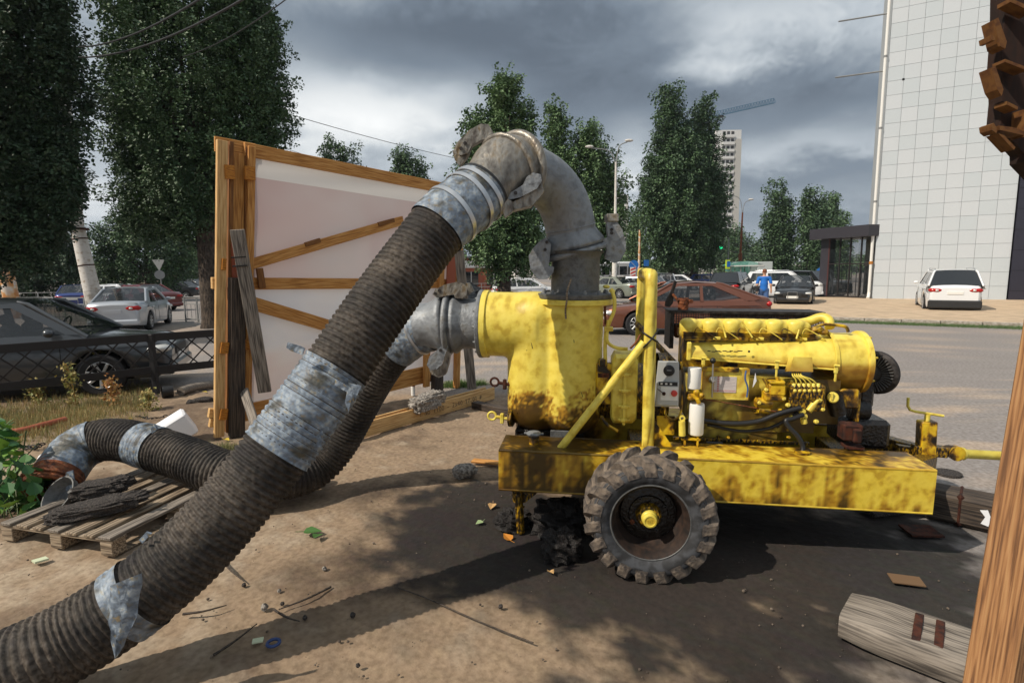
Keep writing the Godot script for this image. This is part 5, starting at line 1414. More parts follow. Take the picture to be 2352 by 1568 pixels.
func make_litter():
	solo("oily_boulder", rock(21, Vector3(0.13, 0.12, 0.12), 0.4, 36, 24, 0.8, 2.2), M.black_clod, "oil-soaked rock beside the front of the trailer tyre", "rock", "", Transform3D(Basis.IDENTITY, gr(1288, 1280) + Vector3(0, 0.06, 0)))
	solo("oily_boulder", rock(23, Vector3(0.2, 0.15, 0.18), 0.4, 36, 24, 0.8, 2.4), M.black_clod, "largest oil-black lump behind the trailer tyre under the beam", "rock", "", Transform3D(Basis.IDENTITY, gr(1285, 1215) + Vector3(0, 0.06, 0)))
	solo("oily_boulder", rock(25, Vector3(0.14, 0.08, 0.14), 0.45, 30, 20, 0.9, 2.6), M.black_clod, "small oil-black clod at the foot of the support leg", "rock", "", Transform3D(Basis.IDENTITY, gr(1180, 1205) + Vector3(0, 0.03, 0)))
	solo("kicked_brick", rock(27, Vector3(0.12, 0.07, 0.08), 0.3, 16, 10), M.stone, "pale stone with an oily foot left of the beam end", "stone", "", Transform3D(Basis(Vector3.UP, 0.3), gr(1068, 1094) + Vector3(0, 0.05, 0)))
	board("broken_slat", gr(1085, 1062) + Vector3(0, 0.02, 0), gr(1150, 1068) + Vector3(0, 0.02, 0), 0.02, 0.08, M.pine, self)
	tag(get_child(-1), "splintered pine slat on the ground behind the pale stone", "slat")
	solo("dark_wheel_chock", rock(29, Vector3(0.1, 0.06, 0.09), 0.2, 14, 8), M.asphalt_chunk, "small black block on the dirt behind the thick hose", "block", "", Transform3D(Basis(Vector3.UP, 0.2), gr(727, 1112) + Vector3(0, 0.05, 0)))
	solo("white_foam_block", B.new().box(Vector3.ZERO, Vector3(0.34, 0.26, 0.3), 0.02), M.white_foam, "white foam block lying behind the hose on the pallet", "foam block", "", Transform3D(Basis(Vector3.UP, 0.6) * Basis(Vector3.BACK, 0.5), gr(405, 1015) + Vector3(0, 0.14, 0)))
	# blue ring and scraps
	var b := B.new(); torus(b, Transform3D(Basis.IDENTITY, gr(628, 1482) + Vector3(0, 0.014, 0)), 0.028, 0.008, 28, 10)
	solo("blue_ring", b, M.blue_ring, "small blue rubber ring on the dirt near the camera", "ring")
	b = B.new().box(Vector3.ZERO, Vector3(0.05, 0.006, 0.035))
	solo("paper_scrap", b, M.pale_scrap, "pale green scrap beside the blue ring", "scrap", "", Transform3D(Basis(Vector3.UP, 0.3), gr(592, 1474) + Vector3(0, 0.008, 0)))
	solo("paper_scrap", b.done(), M.pale_scrap, "crumpled pale scrap in front of the pallet", "scrap", "", Transform3D(Basis(Vector3.UP, 0.9).scaled(Vector3(1.6, 2, 1.2)), gr(92, 1290) + Vector3(0, 0.012, 0)))
	put_leaf("fallen_leaf", 715, 1224, 0.12, M.leaf_green, "green twig leaf on bare dirt right of the thick hose")
	put_leaf("fallen_leaf", 728, 1234, 0.08, M.leaf_green, "small green leaf beside the larger green leaf on dirt")
	for q in [[335, 905, "yellow leaf in the weeds right of the fence post"], [470, 902, "yellow leaf before the grey log"], [452, 938, "yellow leaf on bare dirt near the chain"], [405, 968, "tan leaf beside the black chain"], [300, 965, "tan leaf left of the black chain"], [520, 1012, "yellow leaf at the foot of the screen post"]]: put_leaf("fallen_leaf", q[0], q[1], 0.07, M.leaf_yellow if q[0] % 2 == 0 else M.leaf_tan, q[2])
	put_leaf("fallen_leaf", 1130, 1165, 0.075, M.leaf_tan, "dry tan leaf on the oily ground left of the support leg")
	put_leaf("fallen_leaf", 1102, 1203, 0.06, M.leaf_pale, "pale green leaf on the oil stain in the open")
	put_leaf("fallen_leaf", 1160, 1196, 0.075, M.leaf_yellow, "yellow leaf just left of the support leg")
	put_leaf("fallen_leaf", 1166, 1238, 0.08, M.leaf_orange, "orange leaf below the support leg")
	put_leaf("fallen_leaf", 1266, 1318, 0.05, M.leaf_tan, "tiny tan leaf in front of the oily rock")
	for q in [[505, 1285, 560, 1340], [490, 1510, 590, 1438], [630, 1405, 688, 1432], [760, 1352, 640, 1405], [420, 1415, 520, 1395]]:
		var p0 := gr(q[0], q[1]) + Vector3(0, 0.012, 0); var p1 := gr(q[2], q[3]) + Vector3(0, 0.014, 0)
		var mid := (p0 + p1) / 2 + Vector3(0.01, 0.01, 0.03)
		solo("twig", B.new().tube(spline([p0, mid, p1], 5), [0.007, 0.007, 0.006, 0.006, 0.006, 0.005, 0.005, 0.004, 0.004, 0.003, 0.003], 6), M.dark_wood, ["short twig half hidden under the thick hose", "longest twig left of the blue ring", "light stub of a twig above the blue ring", "crooked dark twig in the hose's shade", "thin twig beside the hanging tape"][[505, 490, 630, 760, 420].find(q[0])], "twig")
	solo("thin_cable", B.new().tube(spline([gr(915, 1352) + Vector3(0, 0.006, 0), gr(985, 1378) + Vector3(0, 0.006, 0), gr(1060, 1412) + Vector3(0, 0.006, 0), gr(1150, 1450) + Vector3(0, 0.006, 0), gr(1225, 1478) + Vector3(0, 0.004, 0)], 6), 0.004, 6), M.dark_wood, "thin dark wire lying across the dirt in the middle foreground", "wire")
	solo("brown_card", B.new().box(Vector3.ZERO, Vector3(0.16, 0.006, 0.1)), M.dull_card, "flat brown card on the ground right of the oil spot", "card", "", Transform3D(Basis(Vector3.UP, -0.3), gr(2082, 1336) + Vector3(0, 0.012, 0)))
	solo("floor_slab", B.new().box(Vector3.ZERO, Vector3(0.34, 0.03, 0.2), 0.006), M.asphalt_chunk, "dark flat slab in the shade under the right end of the beam", "slab", "", Transform3D(Basis(Vector3.UP, 0.2), gr(2030, 1175) + Vector3(0, 0.03, 0)))
	solo("manhole_cover", B.new().cyl(gr(2178, 1086) + Vector3(0, -0.02, 0), gr(2178, 1086) + Vector3(0, 0.008, 0), 0.1, 28), M.asphalt_chunk, "small dark round cover in the road behind the tow pipe", "manhole cover")
	# grey block with rusty straps in the lower right corner
	var kp := gr(1932, 1480); var kq := gr(2235, 1600)
	var bl := thing("strapped_beam", "weathered grey timber end with four rusty straps, lower right corner", "timber")
	var rings := []
	var nz := FastNoiseLite.new(); nz.seed = 33; nz.frequency = 3.0
	var dir := (kq - kp).normalized(); var sd := dir.cross(Vector3.UP)
	if sd.z > 0: sd = -sd
	for i in 14:
		var ring := PackedVector3Array()
		var e := 1.0 - 0.12 * exp(-i * 1.5)
		for k in 14:
			var a := TAU * k / 14
			var ca := cos(a); var sa := sin(a)
			var q := Vector2(signf(ca) * pow(absf(ca), 0.25) * 0.155 * e, signf(sa) * pow(absf(sa), 0.25) * 0.07 * e)
			var p := Vector3(0.08 * i - 0.02 * (1.0 if i == 0 else 0.0), q.y + 0.07, q.x)
			ring.append(p + Vector3(0.02 if i == 0 else 0.0, 1, 1) * 0.012 * nz.get_noise_3dv(p * 4.0))
		rings.append(ring)
	var b2 := B.new(); b2.loft(rings, true, -2, false); b2.fan(rings[0], Vector3.LEFT)
	bl.transform = frame(dir, Vector3.UP, kp + sd * 0.16)
	part("timber", b2, M.grey_wood, bl)
	for k in 4:
		var x: float = [0.27, 0.35, 0.62, 0.72][k]
		var pts := []
		for i in 9: pts.append(Vector3(x + 0.02 * (i / 8.0) - 0.01, 0.148 - 0.012 * absf(i / 4.0 - 1.0) - (0.03 if i == 0 or i == 8 else 0.0), lerpf(-0.15, 0.15, i / 8.0)))
		var s := B.new()
		for i in 8: s.bar(pts[i], pts[i + 1], 0.034, 0.006)
		part("rusty_strap", s, M.rust_dark, bl)
	# dark timber that lies behind the right end of the beam
	var tb := thing("dark_sleeper", "heavy dark timber with an iron strap lying right of the yellow beam", "timber")
	var t0 := gr(2120, 1178); var t1 := gr(2420, 1245)
	board("timber", t0 + Vector3(0, 0.11, 0), t1 + Vector3(0, 0.11, 0), 0.22, 0.22, M.dark_wood, tb, Vector3.UP, 0.03)
	var f := frame(t1 - t0, Vector3.UP, t0.lerp(t1, 0.3) + Vector3(0, 0.11, 0))
	part("iron_strap", B.new().box(Vector3.ZERO, Vector3(0.04, 0.232, 0.232), 0.02), M.rust_dark, tb, f)
	part("paint_splash", B.new().prism([Vector2(-0.02, -0.05), Vector2(0.0, 0.0), Vector2(-0.03, 0.04), Vector2(0.01, 0.05), Vector2(0.03, 0.0), Vector2(0.02, -0.06)], 0.006, Transform3D.IDENTITY), M.white_foam, tb, frame(t1 - t0, Vector3.UP, t0.lerp(t1, 0.5) + Vector3(0, 0.11, 0)) * Transform3D(Basis.IDENTITY, Vector3(0, 0, 0.112)))
	solo("shadow_plate", B.new().box(Vector3.ZERO, Vector3(0.2, 0.012, 0.16)), M.rust_dark, "rusty base plate under the right end of the trailer", "plate", "", Transform3D(Basis(Vector3.UP, -0.1), gr(2116, 1223) + Vector3(0, 0.012, 0)))
	# pebbles and crumbs trodden into the dirt
	var mm := MultiMesh.new(); mm.transform_format = MultiMesh.TRANSFORM_3D; mm.use_colors = true
	mm.mesh = rock(41, Vector3(0.5, 0.35, 0.45), 0.4, 8, 6)
	var n := 1700
	mm.instance_count = n
	for i in n:
		var x := rng.randf_range(-4.2, 3.6); var z := -1.5 - 6.2 * pow(rng.randf(), 1.3)
		var s := 0.005 + 0.016 * pow(rng.randf(), 5.0)
		mm.set_instance_transform(i, Transform3D(Basis.from_euler(Vector3(rng.randf() * 0.6, rng.randf() * TAU, rng.randf() * 0.6)).scaled(Vector3.ONE * s), Vector3(x, -0.004, z)))
		mm.set_instance_color(i, Color(0.5, 0.45, 0.4).lerp(Color(0.12, 0.1, 0.09), rng.randf()))
	var o := MultiMeshInstance3D.new(); o.name = "pebbles"; o.multimesh = mm; o.material_override = M.pebble
	add_child(o); tag(o, "pebbles and crumbs strewn over the dirt", "pebbles"); o.set_meta("kind", "stuff")
	for q in [[607, 1398, 0.022, "palest and largest loose stone, above the blue ring"], [648, 1388, 0.012, "dark crumb just right of the palest loose stone"], [822, 1530, 0.012, "dark crumb nearest the bottom edge of the picture"], [810, 1415, 0.016, "dark stone right of the light twig stub"], [700, 1420, 0.014, "dark crumb touching the light twig stub"], [1150, 1395, 0.014, "dark crumb by the middle of the thin dark wire"], [745, 1308, 0.016, "stone on sunlit dirt below the green leaves"], [560, 1345, 0.014, "dark crumb beside the short twig at the hose"], [641, 1358, 0.012, "pale crumb above the palest loose stone"]]:
		solo("loose_stone", rock(50 + int(q[0]) % 7, Vector3.ONE * q[2], 0.4, 10, 8), M.stone if int(q[0]) % 2 else M.asphalt_chunk, q[3], "stone", "loose stones on the dirt", Transform3D(Basis.IDENTITY, gr(q[0], q[1]) + Vector3(0, q[2] * 0.4, 0)))

# ------------------------------------------------------------------ low black fence with lattice, logs, chain
func make_lattice():
	var pts := [gr(-260, 812, 0.906), gr(0, 792, 0.906), gr(345, 768, 0.906), gr(500, 757, 0.906), gr(640, 748, 0.906)]
	var post_at := [0, 2, 4]
	var f := thing("lattice_fence", "low black steel fence with crossed bars beside the parked grey car", "fence")
	for i in pts.size(): pts[i].y = gh(pts[i].z) + 0.88
	var runs := [[pts[0], pts[2]], [pts[2], pts[4]]]
	for i in post_at: 
		var p: Vector3 = pts[i]
		part("post", B.new().box(Vector3(p.x, p.y - 0.43, p.z), Vector3(0.075, 0.92, 0.075), 0.006), M.black_iron, f)
	for r in runs:
		var a: Vector3 = r[0]; var c: Vector3 = r[1]
		for h in [-0.02, -0.52]: board("rail", a + Vector3(0, h, 0), c + Vector3(0, h, 0), 0.115, 0.02, M.black_iron, f)
		var n := int(a.distance_to(c) / 0.24)
		var bar := B.new().box(Vector3.ZERO, Vector3(0.6, 0.02, 0.007)).done()
		for k in n:
			for s in [-1, 1]:
				var m := a.lerp(c, (k + 0.5) / n); m.y -= 0.27
				var ax := (c - a); ax.y = 0
				var d := ax.normalized() * 0.5 + Vector3(0, 0.42 * s, 0) / 0.5 * 0.62
				part("lattice_bar", bar, M.black_iron, f, frame(d, Vector3.UP, m + ax.cross(Vector3.UP).normalized() * 0.006 * s))
	# log lying by the fence, with a black sleeve, stones, chain
	var l := thing("birch_log", "thin grey log lying on the ground behind the screen post", "log")
	part("stem", B.new().tube(spline([gr(415, 908) + Vector3(0, 0.06, 0), gr(450, 898) + Vector3(0, 0.065, 0), gr(540, 882) + Vector3(0, 0.06, 0)], 5), 0.062, 14), M.grey_wood, l)
	solo("black_sleeve", B.new().lathe([Vector2(0.085, -0.07), Vector2(0.09, -0.07), Vector2(0.09, 0.07), Vector2(0.085, 0.07), Vector2(0.07, 0.05), Vector2(0, 0.05)], axis_y(gr(415, 908) - gr(360, 915), gr(385, 912) + Vector3(0, 0.085, 0)), 20), M.black_rubber, "black ribbed plastic sleeve lying before the grey log", "sleeve")
	solo("dark_stone", rock(61, Vector3(0.16, 0.06, 0.08), 0.3), M.asphalt_chunk, "dark stone lying before the grey log", "stone", "", Transform3D(Basis(Vector3.UP, 0.3), gr(465, 925) + Vector3(0, 0.03, 0)))
	solo("dark_stone", rock(63, Vector3(0.07, 0.05, 0.06), 0.3), M.asphalt_chunk, "smaller dark stone left of its neighbour by the log", "stone", "", Transform3D(Basis.IDENTITY, gr(438, 928) + Vector3(0, 0.02, 0)))
	for q in [[[315, 960], [345, 966], [375, 962], [405, 955], [440, 948], "black chain lying on the dirt behind the white foam block"], [[30, 1035], [55, 1030], [80, 1032], [95, 1026], [110, 1024], "short black chain lying left of the hose end"]]:
		var ch := thing("iron_chain", q[5], "chain")
		var pp := []
		for i in 5: pp.append(gr(q[i][0], q[i][1]) + Vector3(0, 0.016, 0))
		var rs := resample(spline(pp, 6), 0.042)
		var lk := B.new(); torus(lk, Transform3D(Basis.from_scale(Vector3(1.35, 1, 1)), Vector3.ZERO), 0.02, 0.006, 12, 6)
		var me := lk.done()
		for i in rs.size() - 1:
			part("link", me, M.black_iron, ch, frame(rs[i + 1] - rs[i], Vector3.UP.rotated((rs[i + 1] - rs[i]).normalized(), 0.7 if i % 2 else -0.7), rs[i] + Vector3(0, 0.006 * (i % 3), 0)))
	solo("red_hose", B.new().tube(spline([gr(-20, 1005) + Vector3(0, 0.03, 0), gr(50, 996) + Vector3(0, 0.04, 0), gr(100, 985) + Vector3(0, 0.05, 0), gr(150, 972) + Vector3(0, 0.05, 0)], 5), 0.035, 12), M.red_board, "dull red hose lying in the dry weeds", "hose")

# ------------------------------------------------------------------ vine, weeds, grass
func make_weeds():
	var v := thing("creeper_bush", "leafy green creeper in the lower left corner beside the pallet", "plant", gr(20, 1190))
	var lf := [leaf_mesh(0.11, 0.3), leaf_mesh(0.085, 0.15), leaf_mesh(0.13, 0.35)]
	var inv := v.transform.affine_inverse()
	var stems := B.new()
	for k in 12:
		var tip := at(rng.randf_range(-40, 95), rng.randf_range(985, 1175), rng.randf_range(3.9, 4.4))
		var base := v.position + Vector3(rng.randf_range(-0.3, 0.15), 0, rng.randf_range(-0.1, 0.1))
		stems.tube(spline([inv * base, inv * (base.lerp(tip, 0.5) + Vector3(rng.randf_range(-0.1, 0.1), 0.05, 0)), inv * tip], 4), 0.005, 5)
	part("stems", stems, M.leaf_stem, v)
	for k in 210:
		var y := rng.randf_range(965, 1200)
		var w := 30.0 + 85.0 * smoothstep(965, 1130, y)
		var p := at(-30 + rng.randf() * (w + 20), y, rng.randf_range(3.85, 4.45))
		if p.y < 0.02: p.y = 0.02 + rng.randf() * 0.05
		var bs := Basis(Vector3.UP, rng.randf() * TAU) * Basis(Vector3.RIGHT, rng.randf_range(0.2, 1.3))
		part("leaf", lf[k % 3], [M.leaf_green, M.leaf_vine, M.leaf_vine, M.leaf_bright][rng.randi() % 4], v, Transform3D(bs, inv * p))
	# dry weeds: tall seeding stems
	var specs := [[110, 905, 40, 812, "tall dry weed with yellow tufts, leftmost before the lattice"], [175, 935, 150, 835, "dry upright weed in the middle of the tuft row"], [260, 935, 248, 870, "rust-brown dock stalk before the car wheel"], [95, 930, 65, 880, "low spreading dry weed near the left edge"], [245, 900, 228, 800, "thin weed stalk before the fence"], [340, 945, 336, 900, "small green sprout beside the fence post"]]
	for q in specs:
		var b0 := gr(q[0], q[1]); var dep := -b0.z
		var w := thing("dry_weed", q[4], "weed", b0, 0.0, "dry weeds by the lattice fence")
		var tp := at(q[2], q[3], dep) - b0
		var sp := spline([Vector3.ZERO, tp * 0.5 + Vector3(0.03, 0.03, 0.02), tp], 6)
		part("stalk", B.new().tube(sp, 0.007, 5), M.straw, w)
		var tuft := MultiMesh.new(); tuft.transform_format = MultiMesh.TRANSFORM_3D; tuft.use_colors = true
		tuft.mesh = leaf_mesh(0.035, 0.3)
		tuft.instance_count = 230
		for i in 230:
			var u := pow(rng.randf(), 0.7)
			var p: Vector3 = sp[int(u * (sp.size() - 1))]
			p += Vector3(rng.randfn(0, 0.03 + 0.05 * (1 - u)), rng.randfn(0, 0.03), rng.randfn(0, 0.05))
			tuft.set_instance_transform(i, Transform3D(Basis.from_euler(Vector3(rng.randf() * TAU, rng.randf() * TAU, 0)).scaled(Vector3.ONE * rng.randf_range(0.5, 1.5)), p))
			tuft.set_instance_color(i, Color(0.42, 0.3, 0.1).lerp(Color(0.16, 0.2, 0.05) if q[0] != 260 else Color(0.35, 0.12, 0.03), rng.randf()))
		var o := MultiMeshInstance3D.new(); o.name = "seed_heads"; o.multimesh = tuft; o.material_override = M.vc_leaf; o.set_meta("kind", "stuff")
		w.add_child(o)
	# grass: dry tufts by the fence, green strip by the kerb, a few green tufts
	var blade := B.new()
	for k in 5:
		var a := TAU * k / 5 + 0.4
		var o := Vector3(cos(a), 0, sin(a))
		var s := o.cross(Vector3.UP) * 0.035
		blade.tri(o * 0.1 + s, o * 0.1 - s, o * 0.5 + Vector3(0, 1.0 - 0.12 * k, 0), o.rotated(Vector3.UP, 1.2))
	var bm := blade.done()
	grass("dry_grass", "dry yellow grass and weeds along the lattice fence", bm, 5200, func():
		var t := rng.randf()
		return gr(lerpf(-60, 340, t), lerpf(985, 925, t) + rng.randfn(0, 26)), 0.05, 0.13, [Color(0.42, 0.32, 0.13), Color(0.3, 0.2, 0.08), Color(0.2, 0.22, 0.08)])
	grass("kerb_grass", "green grass strip along the kerb before the white building", bm, 5200, func():
		var t := rng.randf_range(-0.12, 1.25)
		var a := gr(1900, 739).lerp(gr(2352, 755), t)
		return a + Vector3(rng.randfn(0, 0.1), 0, rng.randfn(0, 0.2)), 0.06, 0.13, [Color(0.07, 0.13, 0.04), Color(0.1, 0.16, 0.05)])
	grass("grass_tuft", "green grass tuft at the foot of the right grey plank", bm, 420, func():
		return gr(1050, 886) + Vector3(rng.randfn(0, 0.14), 0, rng.randfn(0, 0.07)), 0.06, 0.15, [Color(0.08, 0.15, 0.03), Color(0.14, 0.2, 0.06)])
	grass("grass_tuft", "small green tuft right of the right grey plank", bm, 160, func():
		return gr(1100, 882) + Vector3(rng.randfn(0, 0.08), 0, rng.randfn(0, 0.05)), 0.05, 0.12, [Color(0.08, 0.15, 0.03), Color(0.14, 0.2, 0.06)])
	grass("grass_tuft", "thin weeds at the foot of the left screen post", bm, 150, func():
		return gr(515, 1030) + Vector3(rng.randfn(0, 0.12), 0, rng.randfn(0, 0.06)), 0.05, 0.12, [Color(0.12, 0.15, 0.06), Color(0.3, 0.27, 0.12)])

func grass(n: String, label: String, mesh: Mesh, count: int, where: Callable, h0: float, h1: float, cols: Array):
	var mm := MultiMesh.new(); mm.transform_format = MultiMesh.TRANSFORM_3D; mm.use_colors = true
	mm.mesh = mesh; mm.instance_count = count
	for i in count:
		var p: Vector3 = where.call()
		var s := rng.randf_range(h0, h1)
		mm.set_instance_transform(i, Transform3D(Basis(Vector3.UP, rng.randf() * TAU).scaled(Vector3(s * 0.7, s, s * 0.7)), p - Vector3(0, 0.01, 0)))
		mm.set_instance_color(i, cols[rng.randi() % cols.size()] * rng.randf_range(0.75, 1.25))
	var o := MultiMeshInstance3D.new(); o.name = numbered(n); o.multimesh = mm; o.material_override = M.vc_leaf
	add_child(o); tag(o, label, "grass"); o.set_meta("kind", "stuff")

# ------------------------------------------------------------------ cars
# kinds: length, width, height, belt, deck heights (tail, nose), greenhouse x from the middle: rear foot, rear roof, front roof, screen foot (x forward), wheel radius, axle positions
const CARS := {
	"sedan": [4.5, 1.76, 1.46, 0.93, 1.02, 0.80, -1.52, -0.72, 0.35, 1.22, 0.315, -1.30, 1.34],
	"coupe_sedan": [4.58, 1.76, 1.46, 0.93, 1.04, 0.78, -1.95, -0.80, 0.30, 1.35, 0.325, -1.30, 1.36],
	"hatch": [4.1, 1.74, 1.47, 0.94, 0.98, 0.84, -1.98, -1.55, 0.25, 1.12, 0.31, -1.22, 1.28],
	"suv": [4.6, 1.86, 1.68, 1.06, 1.10, 1.00, -2.22, -1.85, 0.35, 1.2, 0.355, -1.36, 1.40],
	"van": [4.4, 1.8, 1.66, 0.98, 1.02, 0.90, -2.12, -1.9, 0.5, 1.5, 0.32, -1.3, 1.38],
}

func car(n: String, label: String, kind: String, pos: Vector3, heading: Vector2, paint: Material, group := "", detail := 2, rail := false) -> Node3D:
	var q: Array = CARS[kind]
	var L: float = q[0]; var W: float = q[1] / 2; var H: float = q[2]; var belt: float = q[3]
	var rw: float = q[10]
	var t := thing(n, label, "car", pos, 0.0, group)
	var hx := Vector3(heading.x, 0, heading.y).normalized()
	t.basis = Basis(hx, Vector3.UP, hx.cross(Vector3.UP))
	var plan := func(x: float) -> float:
		var u := absf(2 * x / L)
		return W * (1.0 - 0.16 * pow(u, 5.0) - 0.03 * u)
	var deck := func(x: float) -> float:
		if x > 0: return lerpf(belt, q[5], smoothstep(0.3, L / 2, x)) - 0.16 * pow(maxf(0, (x - L / 2 + 0.35) / 0.35), 2.0)
		return lerpf(belt, q[4], smoothstep(-0.3, -L / 2 + 0.5, x)) - 0.07 * pow(maxf(0, (-x - L / 2 + 0.3) / 0.3), 2.0)
	# lower body, cut by the wheel arches
	var xs := []
	var x := -L / 2
	while x < L / 2 + 0.001:
		xs.append(x)
		x += 0.05 if detail > 1 else 0.1
	var rings := []
	for xx in xs:
		var w: float = plan.call(xx)
		var dk: float = deck.call(xx)
		var u := absf(2 * xx / L)
		var bot := 0.2 + 0.06 * pow(u, 4.0)
		var arch := 0.0
		for ax in [q[11], q[12]]:
			var r: float = rw + 0.06
			if absf(xx - ax) < r: arch = maxf(arch, rw + sqrt(r * r - (xx - ax) * (xx - ax)))
		var y0 := maxf(bot, arch)
		var endr: float = clampf((absf(xx) - L / 2 + 0.06) / 0.06, 0, 1)
		var side := [[0.955, y0], [0.99, maxf(bot + 0.12, y0 + 0.01)], [1.0, maxf(0.55, y0 + 0.02)], [0.985, dk - 0.13], [0.95, dk - 0.04], [0.88, dk], [0.45, dk + 0.03], [0.0, dk + 0.04]]
		var ring := PackedVector3Array()
		for e in side: ring.append(Vector3(xx, e[1] - endr * (e[1] - 0.5) * 0.12, e[0] * (w - 0.05 * endr)))
		for k in range(side.size() - 2, -1, -1): ring.append(Vector3(xx, ring[k].y, -ring[k].z))
		rings.append(ring)
	var b := B.new()
	b.loft(rings, false, -2, true)
	b.fan(rings[0], Vector3.LEFT, b.g + 50).fan(rings[-1], Vector3.RIGHT, b.g + 51)
	# greenhouse
	var zs := func(y: float) -> float: return lerpf(W * 0.93, W * 0.70, (y - belt) / (H - belt))
	var prof := [Vector2(q[6], q[4] - 0.02), Vector2(lerpf(q[6], q[7], 0.85), lerpf(belt, H, 0.86)), Vector2(q[7], H - 0.035), Vector2((q[7] + q[8]) / 2, H), Vector2(q[8], H - 0.03), Vector2(lerpf(q[9], q[8], 0.85), lerpf(belt, H, 0.88)), Vector2(q[9], belt - 0.02)]
	var gr_ := []
	for i in prof.size():
		var p: Vector2 = prof[i]
		var zt: float = zs.call(p.y)
		var base: float = minf(belt - 0.05, p.y - 0.01)
		var zb: float = W * 0.94
		var ring := PackedVector3Array([Vector3(p.x, base, zb), Vector3(p.x, p.y - 0.015, zt), Vector3(p.x, p.y + 0.004, zt - 0.05), Vector3(p.x, p.y + 0.02, zt * 0.5), Vector3(p.x, p.y + 0.025, 0), Vector3(p.x, p.y + 0.02, -zt * 0.5), Vector3(p.x, p.y + 0.004, -zt + 0.05), Vector3(p.x, p.y - 0.015, -zt), Vector3(p.x, base, -zb)])
		gr_.append(ring)
	b.loft(gr_.slice(2, 5).map(func(r): return r.slice(1, 8)), false, -2, true)
	var m: float = (q[7] + q[8]) / 2 - 0.12
	for s in [-1, 1]:
		var S := func(px: float, py: float) -> Vector3: return Vector3(px, py, s * (zs.call(py) + 0.012))
		for w in [[[q[9] + 0.02, belt - 0.06], [q[9] - 0.26, belt + 0.01], [q[8] - 0.06, H - 0.11], [q[8] + 0.03, H - 0.04]], [[q[8] + 0.03, H - 0.04], [q[8] - 0.06, H - 0.11], [q[7] + 0.12, H - 0.115], [q[7] - 0.02, H - 0.045]],
				[[m - 0.045, belt - 0.02], [m + 0.045, belt - 0.02], [m + 0.03, H - 0.1], [m - 0.045, H - 0.1]], [[q[6] - 0.02, q[4] - 0.05], [q[6] + 0.32, belt - 0.02], [q[7] + 0.12, H - 0.115], [q[7] - 0.02, H - 0.045]],
				[[q[6], belt - 0.12], [q[9], belt - 0.12], [q[9] - 0.1, belt + 0.015], [q[6] + 0.2, belt + 0.015]]]:
			b.quad(S.call(w[0][0], w[0][1]), S.call(w[1][0], w[1][1]), S.call(w[2][0], w[2][1]), S.call(w[3][0], w[3][1]), Vector3(0, 0.2, s))
			var I := Vector3(0, 0, -0.05 * s)
			b.quad(S.call(w[0][0], w[0][1]) + I, S.call(w[1][0], w[1][1]) + I, S.call(w[2][0], w[2][1]) + I, S.call(w[3][0], w[3][1]) + I, Vector3(0, -0.2, -s))
		b.tube([Vector3(q[9], belt - 0.03, s * zs.call(belt)), Vector3(lerpf(q[9], q[8], 0.85), lerpf(belt, H, 0.88), s * (zs.call(H - 0.1) - 0.015)), Vector3(q[8], H - 0.035, s * (zs.call(H) - 0.02))], 0.035, 8)
		b.tube([Vector3(q[6], q[4] - 0.03, s * (zs.call(belt) - 0.03)), Vector3(lerpf(q[6], q[7], 0.85), lerpf(belt, H, 0.86), s * (zs.call(H - 0.1) - 0.015)), Vector3(q[7], H - 0.04, s * (zs.call(H) - 0.02))], 0.035, 8)
	part("body", b, paint, t)
	part("underbody", B.new().box(Vector3(0, 0.38, 0), Vector3(L * 0.92, 0.34, W * 1.62), 0.03), M.void_dark, t)
	if detail > 0:
		var inr := B.new().box(Vector3(q[9] - 0.35, belt - 0.06, 0), Vector3(0.5, 0.12, W * 1.5), 0.04).box(Vector3(q[6] + 0.3, belt - 0.02, 0), Vector3(0.5, 0.04, W * 1.5), 0.01)
		part("dashboard", inr, M.plastic_dark, t)
		for k in 4:
			var sx: float = [0.12, 0.12, -0.75, -0.75][k]; var sz: float = [0.36, -0.36][k % 2]
			part("seat", B.new().box(Vector3(sx, 0.85, sz), Vector3(0.16, 0.5, 0.46), 0.06).box(Vector3(sx - 0.04, 1.17, sz), Vector3(0.1, 0.16, 0.24), 0.04), M.seat_grey, t)
		var wh := B.new(); torus(wh, axis_y(Vector3(-0.9, 0.45, 0), Vector3(0.55, 0.98, -0.36)), 0.18, 0.014, 20, 6)
		part("steering_wheel", wh, M.plastic_dark, t)
	# panes
	var pane := func(nm, a: Vector2, c: Vector2):
		var g := B.new()
		var rg := []
		for f in [0.02, 0.5, 0.99]:
			var p := a.lerp(c, f)
			var zt: float = zs.call(p.y) - 0.02
			var ring := PackedVector3Array()
			for z in [-1.0, -0.5, 0.0, 0.5, 1.0]: ring.append(Vector3(p.x, p.y + 0.022 * (1 - z * z), z * zt))
			rg.append(ring)
		g.loft(rg, false)
		part(nm, g, M.car_glass_dark if kind == "suv" else M.car_glass, t)
	pane.call("windscreen", Vector2(prof[6].x + 0.03, prof[6].y), prof[4]); pane.call("rear_window", prof[0], prof[2])
	for s in [-1, 1]:
		for wi in [[[q[6] + 0.3, belt], [q[7] + 0.1, H - 0.11], [m - 0.03, H - 0.1], [m - 0.03, belt]], [[m + 0.03, belt], [m + 0.03, H - 0.1], [q[8] - 0.05, H - 0.1], [q[9] - 0.25, belt]]]:
			var g := B.new()
			var pv := []
			for e in wi: pv.append(Vector3(e[0], e[1], s * (zs.call(e[1]) - 0.006)))
			g.quad(pv[0], pv[1], pv[2], pv[3], Vector3(0, 0, s))
			part("side_window", g, M.car_glass, t)
		if detail > 0:
			part("wing_mirror", B.new().ball(Vector3(q[9] - 0.42, belt + 0.06, s * (W + 0.08)), Vector3(0.07, 0.065, 0.1), 10, 8), paint, t)
